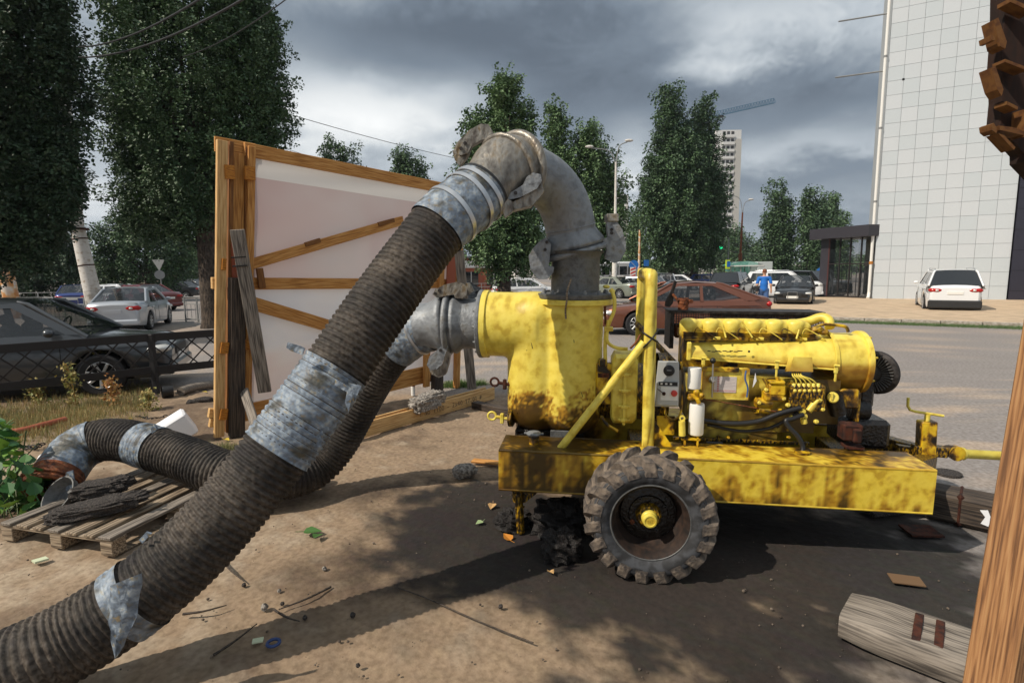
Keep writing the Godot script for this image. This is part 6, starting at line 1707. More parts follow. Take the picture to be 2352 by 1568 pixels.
	# lamps, plate, bumper line
	for s in [-1, 1]:
		var wr: float = plan.call(-L / 2 + 0.12); var wf: float = plan.call(L / 2 - 0.2)
		var yt: float = q[4] - 0.2
		var tl := B.new()
		tl.ball(Vector3(-L / 2 + 0.085, yt, s * (wr - 0.2)), Vector3(0.12, 0.1, 0.26), 14, 10)
		var lamp := part("tail_lamp", tl, M.lamp_red, t)
		if detail > 1:
			part("lamp_lens", B.new().ball(Vector3(-L / 2 - 0.02, yt, s * (wr - 0.22)), Vector3(0.03, 0.04, 0.06), 10, 8), M.lamp_white, lamp)
		part("headlamp", B.new().ball(Vector3(L / 2 - 0.2, q[5] - 0.15, s * (wf - 0.14)), Vector3(0.2, 0.08, 0.19), 14, 10), M.lamp_white, t)
		if detail > 0:
			for dx in [0.0, -0.95]:
				part("door_handle", B.new().box(Vector3(dx - 0.05, belt - 0.14, s * (W * 0.985 + 0.012)), Vector3(0.2, 0.025, 0.03), 0.008), paint, t)
		if detail > 1:
			var sm := B.new()
			for dx in [q[9] - 0.35, (q[7] + q[8]) / 2 - 0.12, q[11] + rw + 0.2]:
				var w: float = plan.call(dx)
				sm.tube([Vector3(dx + 0.03, 0.3, s * (w * 0.992 + 0.001)), Vector3(dx, 0.55, s * (w + 0.001)), Vector3(dx, belt - 0.12, s * (w * 0.986 + 0.001)), Vector3(dx, belt - 0.03, s * (w * 0.955))], 0.005, 5)
			part("door_seams", sm, M.void_dark, t)
	part("number_plate", B.new().box(Vector3(-L / 2 - 0.006, q[4] - 0.3, 0), Vector3(0.03, 0.11, 0.5), 0.003), M.white_paint if paint != M.car_silver else paint, t)
	part("number_plate", B.new().box(Vector3(L / 2 + 0.0, 0.48, 0), Vector3(0.03, 0.11, 0.5), 0.003), M.white_paint, t)
	part("rear_bumper", B.new().box(Vector3(-L / 2 + 0.05, 0.36, 0), Vector3(0.2, 0.32 if kind == "suv" else 0.2, W * (1.78 if kind == "suv" else 1.66)), 0.05), M.plastic_dark if kind == "suv" else paint, t)
	var grl := part("grille", B.new().box(Vector3(L / 2 - 0.02, 0.6, 0), Vector3(0.07, 0.17, W * 0.9), 0.02), M.plastic_dark, t)
	part("front_bumper", B.new().box(Vector3(L / 2 - 0.06, 0.34, 0), Vector3(0.2, 0.2, W * 1.62), 0.05), paint, t)
	if rail:
		for s in [-1, 1]:
			part("roof_rail", B.new().tube([Vector3(q[7] + 0.2, H - 0.03, s * W * 0.66), Vector3(q[7] + 0.3, H + 0.045, s * W * 0.66), Vector3(q[8] - 0.1, H + 0.045, s * W * 0.66), Vector3(q[8], H - 0.02, s * W * 0.66)], 0.016, 8), M.bright_steel, t)
	# wheels
	var ty := B.new().lathe([Vector2(rw * 0.66, -0.09), Vector2(rw * 0.9, -0.1), Vector2(rw, -0.08), Vector2(rw, 0.08), Vector2(rw * 0.9, 0.1), Vector2(rw * 0.66, 0.09)], axis_y(Vector3.BACK, Vector3.ZERO), 28).done()
	var rm := B.new()
	rm.lathe([Vector2(rw * 0.68, 0.085), Vector2(rw * 0.66, 0.095), Vector2(rw * 0.6, 0.085), Vector2(rw * 0.58, 0.03), Vector2(0, 0.03)], axis_y(Vector3.BACK, Vector3.ZERO), 28)
	var sp := B.new()
	var ns := 10 if kind == "coupe_sedan" else 7
	for k in ns:
		var a := TAU * k / ns
		sp.bar(Vector3(cos(a), sin(a), 0) * 0.03 + Vector3(0, 0, 0.075), Vector3(cos(a + 0.16), sin(a + 0.16), 0) * rw * 0.62 + Vector3(0, 0, 0.085), rw * 0.12, 0.03, Vector3.BACK, 0.004)
	sp.lathe([Vector2(0.06, 0.06), Vector2(0.055, 0.095), Vector2(0, 0.1)], axis_y(Vector3.BACK, Vector3.ZERO), 14)
	sp.lathe([Vector2(rw * 0.6, 0.08), Vector2(rw * 0.64, 0.096), Vector2(rw * 0.68, 0.086)], axis_y(Vector3.BACK, Vector3.ZERO), 28)
	var rmm := rm.done(); var spm := sp.done()
	for ax in [q[11], q[12]]:
		for s in [-1, 1]:
			var w := Node3D.new(); w.name = "wheel"; t.add_child(w, true)
			w.transform = Transform3D(Basis(Vector3.UP, 0.0 if s > 0 else PI), Vector3(ax, rw, s * (W - 0.12)))
			part("tyre", ty, M.car_tyre, w)
			part("rim_well", rmm, M.void_dark, w)
			part("rim", spm, M.rim_alloy, w)
	return t

func make_cars():
	var g := "cars parked along the street"
	var c := func(n, label, kind, px, depth, hx, hz, paint, detail := 1, rail := false):
		return car(n, label, kind, on(px, depth), Vector2(hx, hz), paint, g, detail, rail)
	var grey := car("parked_car", "dark grey sedan behind the black lattice fence, nearest car on the left", "sedan", Vector3(-7.72, gh(-8.6), -8.6), Vector2(0.94, -0.34), M.car_grey, g, 2)
	c.call("parked_car", "silver sedan seen from behind by the concrete pole", "sedan", 296, 20.2, -0.33, -0.94, M.car_silver, 2)
	c.call("parked_car", "bronze sedan parked behind the engine, nose to the left", "coupe_sedan", 1566, 16.1, -0.995, -0.06, M.car_bronze, 2)
	var aud: Node3D = c.call("parked_car", "black sedan facing the camera beside the glass entrance", "sedan", 1830, 28.6, -0.5, 0.87, M.car_black, 2)
	var gp := B.new()
	for e in [[-0.2, 0.0, 0.012, 0.34], [0.2, 0.0, 0.012, 0.34]]: gp.box(Vector3(2.27, 0.55, e[0]), Vector3(0.05, 0.34, 0.02), 0.005)
	gp.box(Vector3(2.27, 0.72, 0), Vector3(0.05, 0.02, 0.42), 0.005).box(Vector3(2.27, 0.38, 0), Vector3(0.05, 0.02, 0.36), 0.005)
	part("grille_frame", gp, M.chrome, aud)
	c.call("parked_car", "white estate car with roof rails before the white tiled building", "suv", 2180, 23.4, 0.52, -0.855, M.car_white, 2, true)
	c.call("parked_car", "black sedan beyond the grey pump inlet, partly behind the poplar trunk", "sedan", 1050, 27.0, 0.97, -0.22, M.car_black, 1)
	c.call("parked_car", "white hatchback right of the poplar trunk behind the pump", "hatch", 1205, 36.0, 0.95, -0.3, M.car_white, 1)
	c.call("parked_car", "grey-green sedan right of the grey outlet pipe", "sedan", 1408, 39.0, -0.62, -0.78, M.car_green, 1)
	c.call("parked_car", "silver hatchback between the green sedan and the yellow roll bar", "hatch", 1459, 39.0, -0.8, -0.6, M.car_silver, 1)
	c.call("parked_car", "silver people carrier just right of the yellow roll bar", "van", 1513, 42.0, 0.05, -1.0, M.car_silver, 1)
	c.call("parked_car", "white hatchback behind the two poplar trunks", "hatch", 1560, 52.0, 0.95, 0.2, M.car_white, 1)
	c.call("parked_car", "dark red hatchback between the poplar trunks and the blue car", "hatch", 1606, 58.0, 0.9, 0.3, M.car_red, 1)
	c.call("parked_car", "blue hatchback left of the black crossover", "hatch", 1632, 56.0, 0.9, 0.3, M.car_blue, 1)
	c.call("parked_car", "black crossover seen from behind in front of the bus shelter", "suv", 1684, 34.0, 0.55, -0.83, M.car_black, 1)
	c.call("parked_car", "white crossover behind the black sedan at the entrance", "suv", 1800, 36.0, 0.86, 0.5, M.car_white, 1, true)
	c.call("parked_car", "black crossover behind the white one, touching the pavilion column", "suv", 1868, 37.0, 0.4, 0.9, M.car_black, 1)
	c.call("parked_car", "white car at the right edge of the picture beside the wooden post", "suv", 2462, 22.0, 0.5, -0.86, M.car_white, 1)
	c.call("moving_car", "blue car beyond the concrete pole on the far lane", "sedan", 172, 33.0, -0.5, -0.86, M.car_blue, 1)
	c.call("moving_car", "white car half hidden behind the silver sedan", "sedan", 262, 34.0, 0.98, -0.1, M.car_white, 1)
	c.call("moving_car", "maroon car with red tail lamps beyond the silver sedan", "sedan", 318, 31.0, -0.9, -0.35, M.car_red, 1)
	c.call("moving_car", "grey sedan far off, left of the two black cars", "sedan", 388, 50.0, -0.9, 0.3, M.car_grey, 1)
	c.call("moving_car", "black hatchback far off between the grey sedan and the black crossover", "hatch", 420, 52.0, 0.9, 0.3, M.car_black, 1)
	c.call("moving_car", "black crossover far off beside the big poplar trunk", "suv", 442, 60.0, 0.95, 0.2, M.car_black, 1)
	# white bus
	var p := on(1394, 62)
	var bus := thing("city_bus", "white bus beyond the grey outlet pipe", "bus", p, 0.3)
	part("body", B.new().box(Vector3(0, 1.65, 0), Vector3(7.0, 2.5, 2.3), 0.15), M.car_white, bus)
	for k in 6: part("window", B.new().box(Vector3(-2.8 + k * 1.05, 1.95, 1.15), Vector3(0.9, 0.9, 0.04), 0.02), M.car_glass_dark, bus)
	part("windscreen", B.new().box(Vector3(-3.5, 1.9, 0), Vector3(0.04, 1.1, 1.9), 0.02), M.car_glass_dark, bus)
	for k in [-2.3, 2.2]: part("wheel", B.new().cyl(Vector3(k, 0.45, 1.16), Vector3(k, 0.45, 0.9), 0.45, 18), M.car_tyre, bus)

# ------------------------------------------------------------------ trees
func clump(seed_: int, n: int, rad: float, s: float) -> ArrayMesh:
	var r := RandomNumberGenerator.new(); r.seed = seed_
	var b := B.new()
	for k in n:
		var c := Vector3(r.randfn(), r.randfn(), r.randfn()) * rad * 0.55
		var bs := Basis.from_euler(Vector3(r.randf_range(-1.2, 1.2), r.randf() * TAU, r.randf_range(-0.8, 0.8))).scaled(Vector3.ONE * s * r.randf_range(0.75, 1.25))
		var sh := r.randf_range(0.7, 1.3)
		b.col = Color(sh, sh, sh)
		var a := c + bs * Vector3(0, 0, -0.6); var d := c + bs * Vector3(0, 0, 0.5)
		for sx in [-1, 1]: b.tri(a, c + bs * Vector3(0.42 * sx, 0.12, 0.05), d, bs.y)
	return b.done()

func tree(n: String, label: String, px: float, depth: float, lobes: Array, trunk_r: float, density: float, size: float, tones: Array, group := "", trunk_m: Material = null, trunk_top := -1.0) -> Node3D:
	# lobes: pixel column, top row, bottom row, half width of the photograph, all taken at the tree's own distance
	var base := on(px, depth)
	var t := thing(n, label, "tree", base, 0.0, group)
	var up := 0.0
	var spots := []
	for l in lobes:
		var a := at(l[0], l[2], depth) - base; var z := at(l[0], l[1], depth) - base
		var hw: float = l[3] / F * depth
		spots.append([a, z, hw])
		up = maxf(up, z.y)
	# trunk and limbs
	var tb := B.new()
	var mid: Vector3 = (spots[0][0] + spots[0][1]) / 2
	tb.tube([Vector3(0, -0.3, 0), Vector3(0.01, 0.25, 0), Vector3(mid.x * 0.25, mid.y * 0.4, 0.0), Vector3(mid.x, mid.y, 0), Vector3(spots[0][1].x, spots[0][1].y * 0.92, 0)], [trunk_r * 1.35, trunk_r, trunk_r * 0.85, trunk_r * 0.5, trunk_r * 0.12], 12)
	for s in spots:
		for k in 3:
			var f := rng.randf_range(0.05, 0.5)
			var foot: Vector3 = Vector3(mid.x * f, maxf(s[0].y, 0.1) * 0.6 + mid.y * 0.3 * f + 0.3, 0)
			var tip: Vector3 = s[0].lerp(s[1], rng.randf_range(0.5, 0.9)) + Vector3(rng.randf_range(-0.4, 0.4), 0, rng.randf_range(-0.5, 0.5)) * s[2]
			tb.tube(spline([foot, foot.lerp(tip, 0.5) + Vector3(0, 0.3, 0), tip], 3), [trunk_r * 0.35, trunk_r * 0.3, trunk_r * 0.27, trunk_r * 0.22, trunk_r * 0.17, trunk_r * 0.1, trunk_r * 0.04], 6)
	part("trunk", tb, trunk_m if trunk_m else M.bark, t)
	# crown: sprays of leaves gathered on upswept boughs, thinner towards the middle and full of gaps
	var tr := []; var tint := []
	for s in spots:
		var a: Vector3 = s[0]; var z: Vector3 = s[1]; var hw: float = s[2]
		var len_ := a.distance_to(z)
		var nb := int(density * (hw * len_) * 2.0 / (size * size)) + 8
		for k in nb:
			# a bough: foot on the axis, tip on the spindle's skin
			var u := rng.randf()
			var env := pow(sin(PI * clampf(pow(u, 0.8) * 0.86 + 0.09, 0, 1)), 0.6)
			var an := rng.randf() * TAU
			var rr := hw * env * (0.35 + 0.65 * pow(rng.randf(), 0.55)) * rng.randf_range(0.72, 1.16)
			var tip := a.lerp(z, u) + Vector3(cos(an) * rr, 0, sin(an) * rr)
			var dir := Vector3(cos(an) * 0.5, 1.0, sin(an) * 0.5).normalized()
			var shade := rng.randf()
			var nl := 7 + rng.randi() % 6
			for j in nl:
				var p := tip + dir * (j - nl * 0.6) * size * 0.42 + Vector3(rng.randfn(), rng.randfn(), rng.randfn()) * size * (0.5 - 0.028 * j)
				tr.append(Transform3D(Basis.from_euler(Vector3(rng.randf_range(-0.4, 0.4), rng.randf() * TAU, rng.randf_range(-0.4, 0.4))).scaled(Vector3.ONE * size * rng.randf_range(0.6, 1.1)), p))
				tint.append(tones[0].lerp(tones[1], clampf(shade * 0.7 + rng.randf() * 0.4, 0, 1)))
	var mm := MultiMesh.new(); mm.transform_format = MultiMesh.TRANSFORM_3D; mm.use_colors = true
	mm.mesh = M.clump_mesh
	mm.instance_count = tr.size()
	for i in tr.size():
		mm.set_instance_transform(i, tr[i]); mm.set_instance_color(i, tint[i])
	var o := MultiMeshInstance3D.new(); o.name = "crown"; o.multimesh = mm; o.material_override = M.foliage; o.set_meta("kind", "stuff")
	t.add_child(o)
	return t

func make_trees():
	M["clump_mesh"] = clump(3, 16, 0.62, 0.36)
	var dk := [Color(0.015, 0.036, 0.018), Color(0.042, 0.085, 0.036)]
	var md := [Color(0.032, 0.072, 0.034), Color(0.09, 0.165, 0.064)]
	var lt := [Color(0.055, 0.115, 0.045), Color(0.14, 0.23, 0.085)]
	tree("poplar_tree", "large dark poplar left of the film screen with thick bare trunk", 478, 19.6, [[446, -330, 490, 190], [552, -60, 420, 106], [338, -60, 400, 86], [335, 240, 530, 76], [440, 330, 520, 86], [590, 60, 310, 68]], 0.36, 0.85, 0.3, md)
	tree("poplar_tree", "darkest poplar filling the upper left corner of the view", -70, 14.5, [[20, -360, 580, 148], [108, -60, 440, 64], [40, 260, 600, 116], [-80, -200, 650, 130], [140, 330, 470, 44]], 0.34, 0.95, 0.27, dk)
	tree("broadleaf_tree", "bushy dark green tree between concrete pole and big poplar trunk", 338, 44, [[335, 470, 640, 92], [262, 525, 640, 62], [388, 545, 640, 48]], 0.3, 0.9, 0.55, md, "", M.bark)
	tree("broadleaf_tree", "pale green tree showing right of the bushy dark one", 432, 70, [[430, 545, 660, 40], [455, 530, 650, 30]], 0.3, 0.7, 0.8, lt)
	tree("broadleaf_tree", "dark tree behind the road at the left edge under the poplar", 60, 38, [[70, 500, 655, 90], [-20, 540, 655, 70], [140, 540, 650, 42]], 0.3, 0.9, 0.5, dk)
	tree("broadleaf_tree", "twin-tipped slender treetop above the film screen, leftmost", 758, 60, [[752, 315, 560, 9], [766, 330, 560, 12], [758, 450, 640, 30]], 0.2, 0.8, 0.7, md)
	tree("broadleaf_tree", "twin treetop above the film screen, middle one", 806, 60, [[792, 350, 560, 13], [820, 350, 560, 11], [806, 460, 640, 32]], 0.2, 0.8, 0.7, md)
	tree("broadleaf_tree", "rounded treetop above the right end of the film screen", 940, 60, [[932, 354, 600, 34], [962, 374, 600, 16], [905, 372, 600, 14]], 0.25, 0.9, 0.7, md)
	tree("poplar_tree", "poplar directly behind the pipe bend, its trunk beside the black sedan", 1157, 29, [[1155, 176, 600, 62], [1090, 262, 560, 44], [1198, 250, 560, 42], [1140, 420, 610, 84], [1205, 430, 600, 50]], 0.36, 0.95, 0.4, lt)
	tree("poplar_tree", "poplar right of the pipe bend with a stepped top", 1325, 42, [[1278, 252, 600, 34], [1345, 298, 620, 58], [1398, 342, 560, 38], [1300, 340, 630, 70], [1400, 420, 590, 30]], 0.36, 0.95, 0.55, lt)
	tree("poplar_tree", "left of the two tall poplars near the crane", 1546, 55, [[1540, 206, 580, 50], [1560, 290, 600, 72], [1512, 380, 590, 48]], 0.42, 1.0, 0.62, md)
	tree("poplar_tree", "right of the two tall poplars, next to the tower block", 1594, 57, [[1616, 234, 580, 46], [1600, 310, 600, 62], [1632, 380, 580, 34]], 0.42, 1.0, 0.62, md)
	tree("poplar_tree", "narrow pale poplar between outlet pipe and the tall poplars", 1456, 85, [[1456, 482, 640, 26], [1472, 560, 650, 18]], 0.3, 0.9, 0.9, lt)
	tree("poplar_tree", "poplar with forked top between the street lamp and pavilion", 1790, 76, [[1785, 424, 630, 28], [1806, 470, 630, 22], [1775, 500, 640, 28]], 0.35, 1.0, 0.85, md)
	tree("poplar_tree", "broad poplar just left of the pavilion roof", 1858, 74, [[1858, 448, 640, 34], [1880, 470, 640, 26]], 0.35, 1.0, 0.85, md)
	tree("poplar_tree", "poplar peeping over the pavilion roof, taller one", 1908, 84, [[1904, 462, 640, 26]], 0.3, 1.0, 0.9, md)
	tree("poplar_tree", "poplar peeping over the pavilion roof, lower one", 1938, 96, [[1932, 490, 640, 24]], 0.3, 1.0, 0.9, lt)
	for q in [[1690, 110, 525, 14, "thin poplar left of the far street lamp"], [1712, 118, 540, 13, "thin poplar right of the far street lamp"], [1740, 124, 560, 20, "low round tree above the bus shelter"], [1668, 120, 548, 18, "tree at the foot of the tower block"]]:
		tree("distant_tree", q[4], q[0], q[1], [[q[0], q[2], 640, q[3]]], 0.25, 0.8, 1.2, md, "distant trees down the street")
	# the massed greenery that closes the far end of the street
	var mm := MultiMesh.new(); mm.transform_format = MultiMesh.TRANSFORM_3D; mm.use_colors = true
	mm.mesh = M.clump_mesh
	mm.instance_count = 5200
	for i in 5200:
		var x := rng.randf_range(-260, 190); var dd := rng.randf_range(0, 14)
		var hmax := 5.0 + 2.5 * sin(x * 0.13) + 2.0 * sin(x * 0.041 + 1.0)
		mm.set_instance_transform(i, Transform3D(Basis(Vector3.UP, rng.randf() * TAU).scaled(Vector3.ONE * rng.randf_range(1.2, 2.2)), Vector3(x, -1.2 + hmax * pow(rng.randf(), 0.8), -140 - dd - 0.15 * absf(x))))
		mm.set_instance_color(i, md[0].lerp(lt[1], rng.randf()))
	var o := MultiMeshInstance3D.new(); o.name = "far_trees"; o.multimesh = mm; o.material_override = M.foliage
	add_child(o); tag(o, "far line of trees closing the view down the street", "trees"); o.set_meta("kind", "stuff")

# ------------------------------------------------------------------ buildings and street furniture
func make_buildings():
	# white tiled building
	var a := gr(2003, 690); var c := gr(2312, 693)
	a.y = gh(a.z) + 0.1; c.y = a.y
	var xa := (c - a).normalized(); var n := xa.cross(Vector3.UP)
	if n.z < 0: n = -n
	var wid := a.distance_to(c)
	var tt := Transform3D(Basis(xa, Vector3.UP, xa.cross(Vector3.UP)), a)
	var bld := thing("tiled_building", "tall blank building clad in pale grey square tiles", "building")
	bld.transform = tt
	var sgn := 1.0 if tt.basis.z.dot(n) > 0 else -1.0
	var hgt := 19.0
	part("wall", B.new().box(Vector3(wid / 2, hgt / 2, -5.04 * sgn), Vector3(wid - 0.02, hgt, 10.0)), M.joint_grey, bld)
	var nx := 8; var ts := wid / nx
	var ny := int(hgt / ts)
	var tile := B.new().box(Vector3.ZERO, Vector3(ts - 0.012, ts - 0.012, 0.03), 0.003).done()
	for j in ny:
		for i in nx:
			var m: Material = [M.tile_a, M.tile_b, M.tile_c][(i * 7 + j * 13 + (i * j) % 5) % 3]
			part("tile", tile, m, bld, Transform3D(Basis.IDENTITY, Vector3((i + 0.5) * ts, (j + 0.5) * ts, -0.025 * sgn)))
	for q in [[0.7, 11.4]]:
		part("chipped_corner", B.new().box(Vector3(q[0], q[1], -0.004 * sgn), Vector3(0.1, 0.1, 0.012)), M.void_dark, bld)
	part("high_window", B.new().box(Vector3(1.75, 16.9, -0.0), Vector3(1.2, 1.0, 0.06)), M.plastic_dark, bld)
	b_pipe(bld, sgn, hgt)
	var dkb := thing("dark_wing", "dark navy wall at the right end of the tiled building", "building")
	dkb.transform = tt
	part("wall", B.new().box(Vector3(wid + 3.1, 5.0, -4.9 * sgn), Vector3(6.1, 10.0, 10.0)), M.navy_wall, dkb)
	for j in 10: part("joint", B.new().box(Vector3(wid + 3.1, j + 0.5, 0.102 * sgn), Vector3(6.1, 0.02, 0.008)), M.void_dark, dkb)
	# glass entrance pavilion on the left
	var pv := thing("glass_pavilion", "dark-framed glass entrance pavilion beside the white building", "building")
	var e0 := gr(1884, 684); e0.y = a.y
	var px_ := (a - e0); px_.y = 0
	var plen := px_.length()
	pv.transform = Transform3D(Basis(px_.normalized(), Vector3.UP, px_.normalized().cross(Vector3.UP)), e0)
	var ph := (at(1940, 545, -(e0.z + a.z) / 2.0).y - a.y)
	var s2 := 1.0 if pv.transform.basis.z.z > 0 else -1.0
	part("roof_slab", B.new().box(Vector3(plen / 2 - 0.2, ph + 0.28, -1.4 * s2), Vector3(plen + 0.55, 0.62, 4.0), 0.01), M.granite, pv)
	part("column", B.new().box(Vector3(0.2, ph / 2, -0.2 * s2), Vector3(0.62, ph, 0.5), 0.01), M.granite, pv)
	part("red_frame", B.new().box(Vector3(0.56, ph / 2, 0.03 * s2), Vector3(0.06, ph, 0.08)), M.red_frame, pv)
	var n4 := 4
	var gx0 := 0.6; var gw := (plen - 0.75) / n4
	for k in n4 + 1: part("mullion", B.new().box(Vector3(gx0 + k * gw, ph / 2, 0), Vector3(0.06, ph, 0.08), 0.004), M.frame_dark, pv)
	for y in [0.04, ph * 0.56, ph - 0.03]: part("transom", B.new().box(Vector3(gx0 + gw * n4 / 2, y, 0.003), Vector3(gw * n4, 0.07, 0.08), 0.004), M.frame_dark, pv)
	for k in n4:
		for y in [[0.08, ph * 0.53], [ph * 0.59, ph - 0.07]]:
			part("glass_pane", B.new().box(Vector3(gx0 + (k + 0.5) * gw, (y[0] + y[1]) / 2, 0), Vector3(gw - 0.06, y[1] - y[0], 0.012)), M.clear_glass, pv)
	for k in 9: part("inner_grille", B.new().box(Vector3(gx0 + 0.1 + k * (gw * n4 - 0.2) / 8, ph * 0.28, -0.5 * s2), Vector3(0.03, ph * 0.5, 0.03)), M.frame_dark, pv)
	part("back_wall", B.new().box(Vector3(plen / 2, ph / 2, -3.2 * s2), Vector3(plen, ph, 0.1)), M.inner_wall, pv)
	# pavement of small slabs before it, its kerb and a grass strip
	var k0 := gr(1640, 726); var k1 := gr(2352, 751)
	var kd := (k1 - k0); kd.y = 0; kd = kd.normalized()
	var e1 := k1 + kd * 12.0
	var pb := B.new()
	var back := Vector3(kd.z, 0, -kd.x)
	if back.z > 0: back = -back
	var y := 0.11
	var q0 := k0 + Vector3(0, y, 0); var q1 := e1; q1.y = gh(q1.z) + y
	var q2 := e1 + back * 16.0; q2.y = gh(q2.z) + y
	var q3 := k0 + back * 16.0; q3.y = gh(q3.z) + y
	pb.quad(q0, q1, q2, q3, Vector3.UP)
	pb.quad(q0, q3, q3 - Vector3(0, 0.2, 0), q0 - Vector3(0, 0.2, 0), Vector3.LEFT)
	var pm := struct("pavement", pb, M.paver)
	var kl := k0.distance_to(e1)
	for k in int(kl):
		var p := k0 + kd * (k + 0.5); p.y = gh(p.z) + 0.045
		part("kerbstone", B.new().box(Vector3.ZERO, Vector3(0.985, 0.16, 0.16), 0.012), M.kerb, pm, frame(kd, Vector3.UP, p - back * 0.08))
	# tower block far away
	tower("tower_block", "white high-rise block under construction beyond the poplars", [1637, 1692], 298, 600, 260.0, 20)
	tower("tower_block", "pale high-rise block showing as a sliver right of the pipe bend", [1424, 1441], 446, 610, 300.0, 14)
	# tower crane: only its jib shows
	var cr := thing("tower_crane", "blue lattice crane jib above the high-rise block", "crane")
	var j0 := at(1640, 268, 262); var j1 := at(1781, 236, 250)
	var jb := B.new()
	var dirj := (j1 - j0).normalized(); var upj := Vector3.UP
	var nseg := 22
	for k in nseg:
		var p := j0.lerp(j1, float(k) / nseg); var pn := j0.lerp(j1, float(k + 1) / nseg); var tp := (p + pn) / 2 + upj * 2.0
		for zz in [-0.7, 0.7]:
			var o := Vector3(0, 0, zz)
			jb.bar(p + o, pn + o, 0.2, 0.2, Vector3.UP, 0.0)
			jb.bar(p + o, tp, 0.1, 0.1, Vector3.BACK, 0.0); jb.bar(pn + o, tp, 0.1, 0.1, Vector3.BACK, 0.0)
		if k < nseg - 1: jb.bar(tp, tp + (pn - p), 0.2, 0.2, Vector3.UP, 0.0)
	jb.bar(j0, j0 - dirj * 22, 0.8, 1.2, Vector3.UP, 0.0)
	part("jib", jb, M.crane_blue, cr)
	part("trolley", B.new().box(j0.lerp(j1, 0.12) - Vector3(0, 0.6, 0), Vector3(2.2, 0.9, 1.4)), M.frame_dark, cr)
	part("mast", B.new().bar(j0 - dirj * 8, Vector3(j0.x - 8, -1.2, j0.z), 1.4, 1.4, Vector3.BACK, 0.0), M.crane_blue, cr)
	# low shops on the left and behind the poplar
	shop("shop_building", "white shop with gold letters and a blue round sign far left", [378, 444], 600, 655, 75, M.white_paint, "AVTO", M.gold_letter)
	shop("shop_building", "low grey shop behind the bushy tree at the left", [226, 372], 632, 668, 66, M.inner_wall, "", null)
	shop("shop_building", "dark red kiosk with posters behind the pipe inlet", [1056, 1160], 592, 642, 62, M.red_board, "SHOP", M.white_paint)
	var bs := solo("round_sign", B.new().cyl(at(432, 606, 73), at(432, 606, 72.8), 0.85, 24), M.sign_blue, "blue round shop sign with a white swirl", "sign")
	var tb := B.new(); torus(tb, axis_y(Vector3.BACK, at(432, 606, 72.75)), 0.4, 0.09, 20, 6)
	part("white_swirl", tb, M.white_paint, bs)

func b_pipe(bld: Node3D, sgn: float, hgt: float):
	var dp := part("drain_pipe", B.new().cyl(Vector3(-0.16, 0.0, 0.1 * sgn), Vector3(-0.16, hgt, 0.1 * sgn), 0.075, 14), M.white_paint, bld)
	part("pipe_foot", B.new().tube([Vector3(-0.16, 0.35, 0.1 * sgn), Vector3(-0.17, 0.12, 0.16 * sgn), Vector3(-0.22, 0.03, 0.3 * sgn)], 0.08, 12), M.white_paint, dp)
	part("pipe_joint", B.new().cyl(Vector3(-0.16, 1.9, 0.1 * sgn), Vector3(-0.16, 2.05, 0.1 * sgn), 0.1, 14), M.ochre_block, dp)
	for y in [5.2, 9.0, 12.6]: part("pipe_clip", B.new().cyl(Vector3(-0.16, y, 0.1 * sgn), Vector3(-0.16, y + 0.1, 0.1 * sgn), 0.09, 14), M.grey_paint, dp)
	for py in [162, 30]:
		var y := at(2045, py, -bld.position.z).y - bld.position.y
		part("sign_rod", B.new().cyl(Vector3(-0.1, y, 0.05 * sgn), Vector3(-2.4, y - 0.1, 0.6 * sgn), 0.04, 8), M.grey_paint, bld)

func tower(n: String, label: String, px: Array, ytop: float, ybot: float, depth: float, floors: int):
	var a := at(px[0], ybot, depth); var c := at(px[1], ybot, depth); var top := at(px[1], ytop, depth)
	var t := thing(n, label, "building", Vector3(a.x, -1.2, a.z))
	var w := c.x - a.x; var h := top.y + 1.2
	var wf := w * 0.72
	part("wall", B.new().box(Vector3(w / 2, h / 2, -7), Vector3(w, h, 14)), M.tower_white, t)
	part("side_wall", B.new().box(Vector3(w - w * 0.12, h / 2 - 2, 0.35), Vector3(w * 0.24, h - 4, 0.7)), M.tower_grey, t)
	part("left_wing", B.new().box(Vector3(-4, h / 2 - 4, -8), Vector3(8.0, h - 8, 12)), M.tower_white, t)
	var fh := h / floors
	var win := B.new().box(Vector3.ZERO, Vector3(1.25, fh * 0.5, 0.3)).done()
	var par := B.new().box(Vector3.ZERO, Vector3(wf * 0.66, fh * 0.36, 1.1)).done()
	for k in floors:
		var y := (k + 0.55) * fh
		if k > 0 and w > 6: part("balcony", par, M.tower_white, t, Transform3D(Basis.IDENTITY, Vector3(wf * 0.66, y - fh * 0.42, 0.5)))
		for i in 3: part("window", win, M.frame_dark, t, Transform3D(Basis.IDENTITY, Vector3(wf * (0.42 + 0.24 * i), y, -0.02)))
		if w > 6:
			for i in 2: part("window", win, M.frame_dark, t, Transform3D(Basis.IDENTITY, Vector3(-3.2 + 2.0 * i, y, -1.92)))

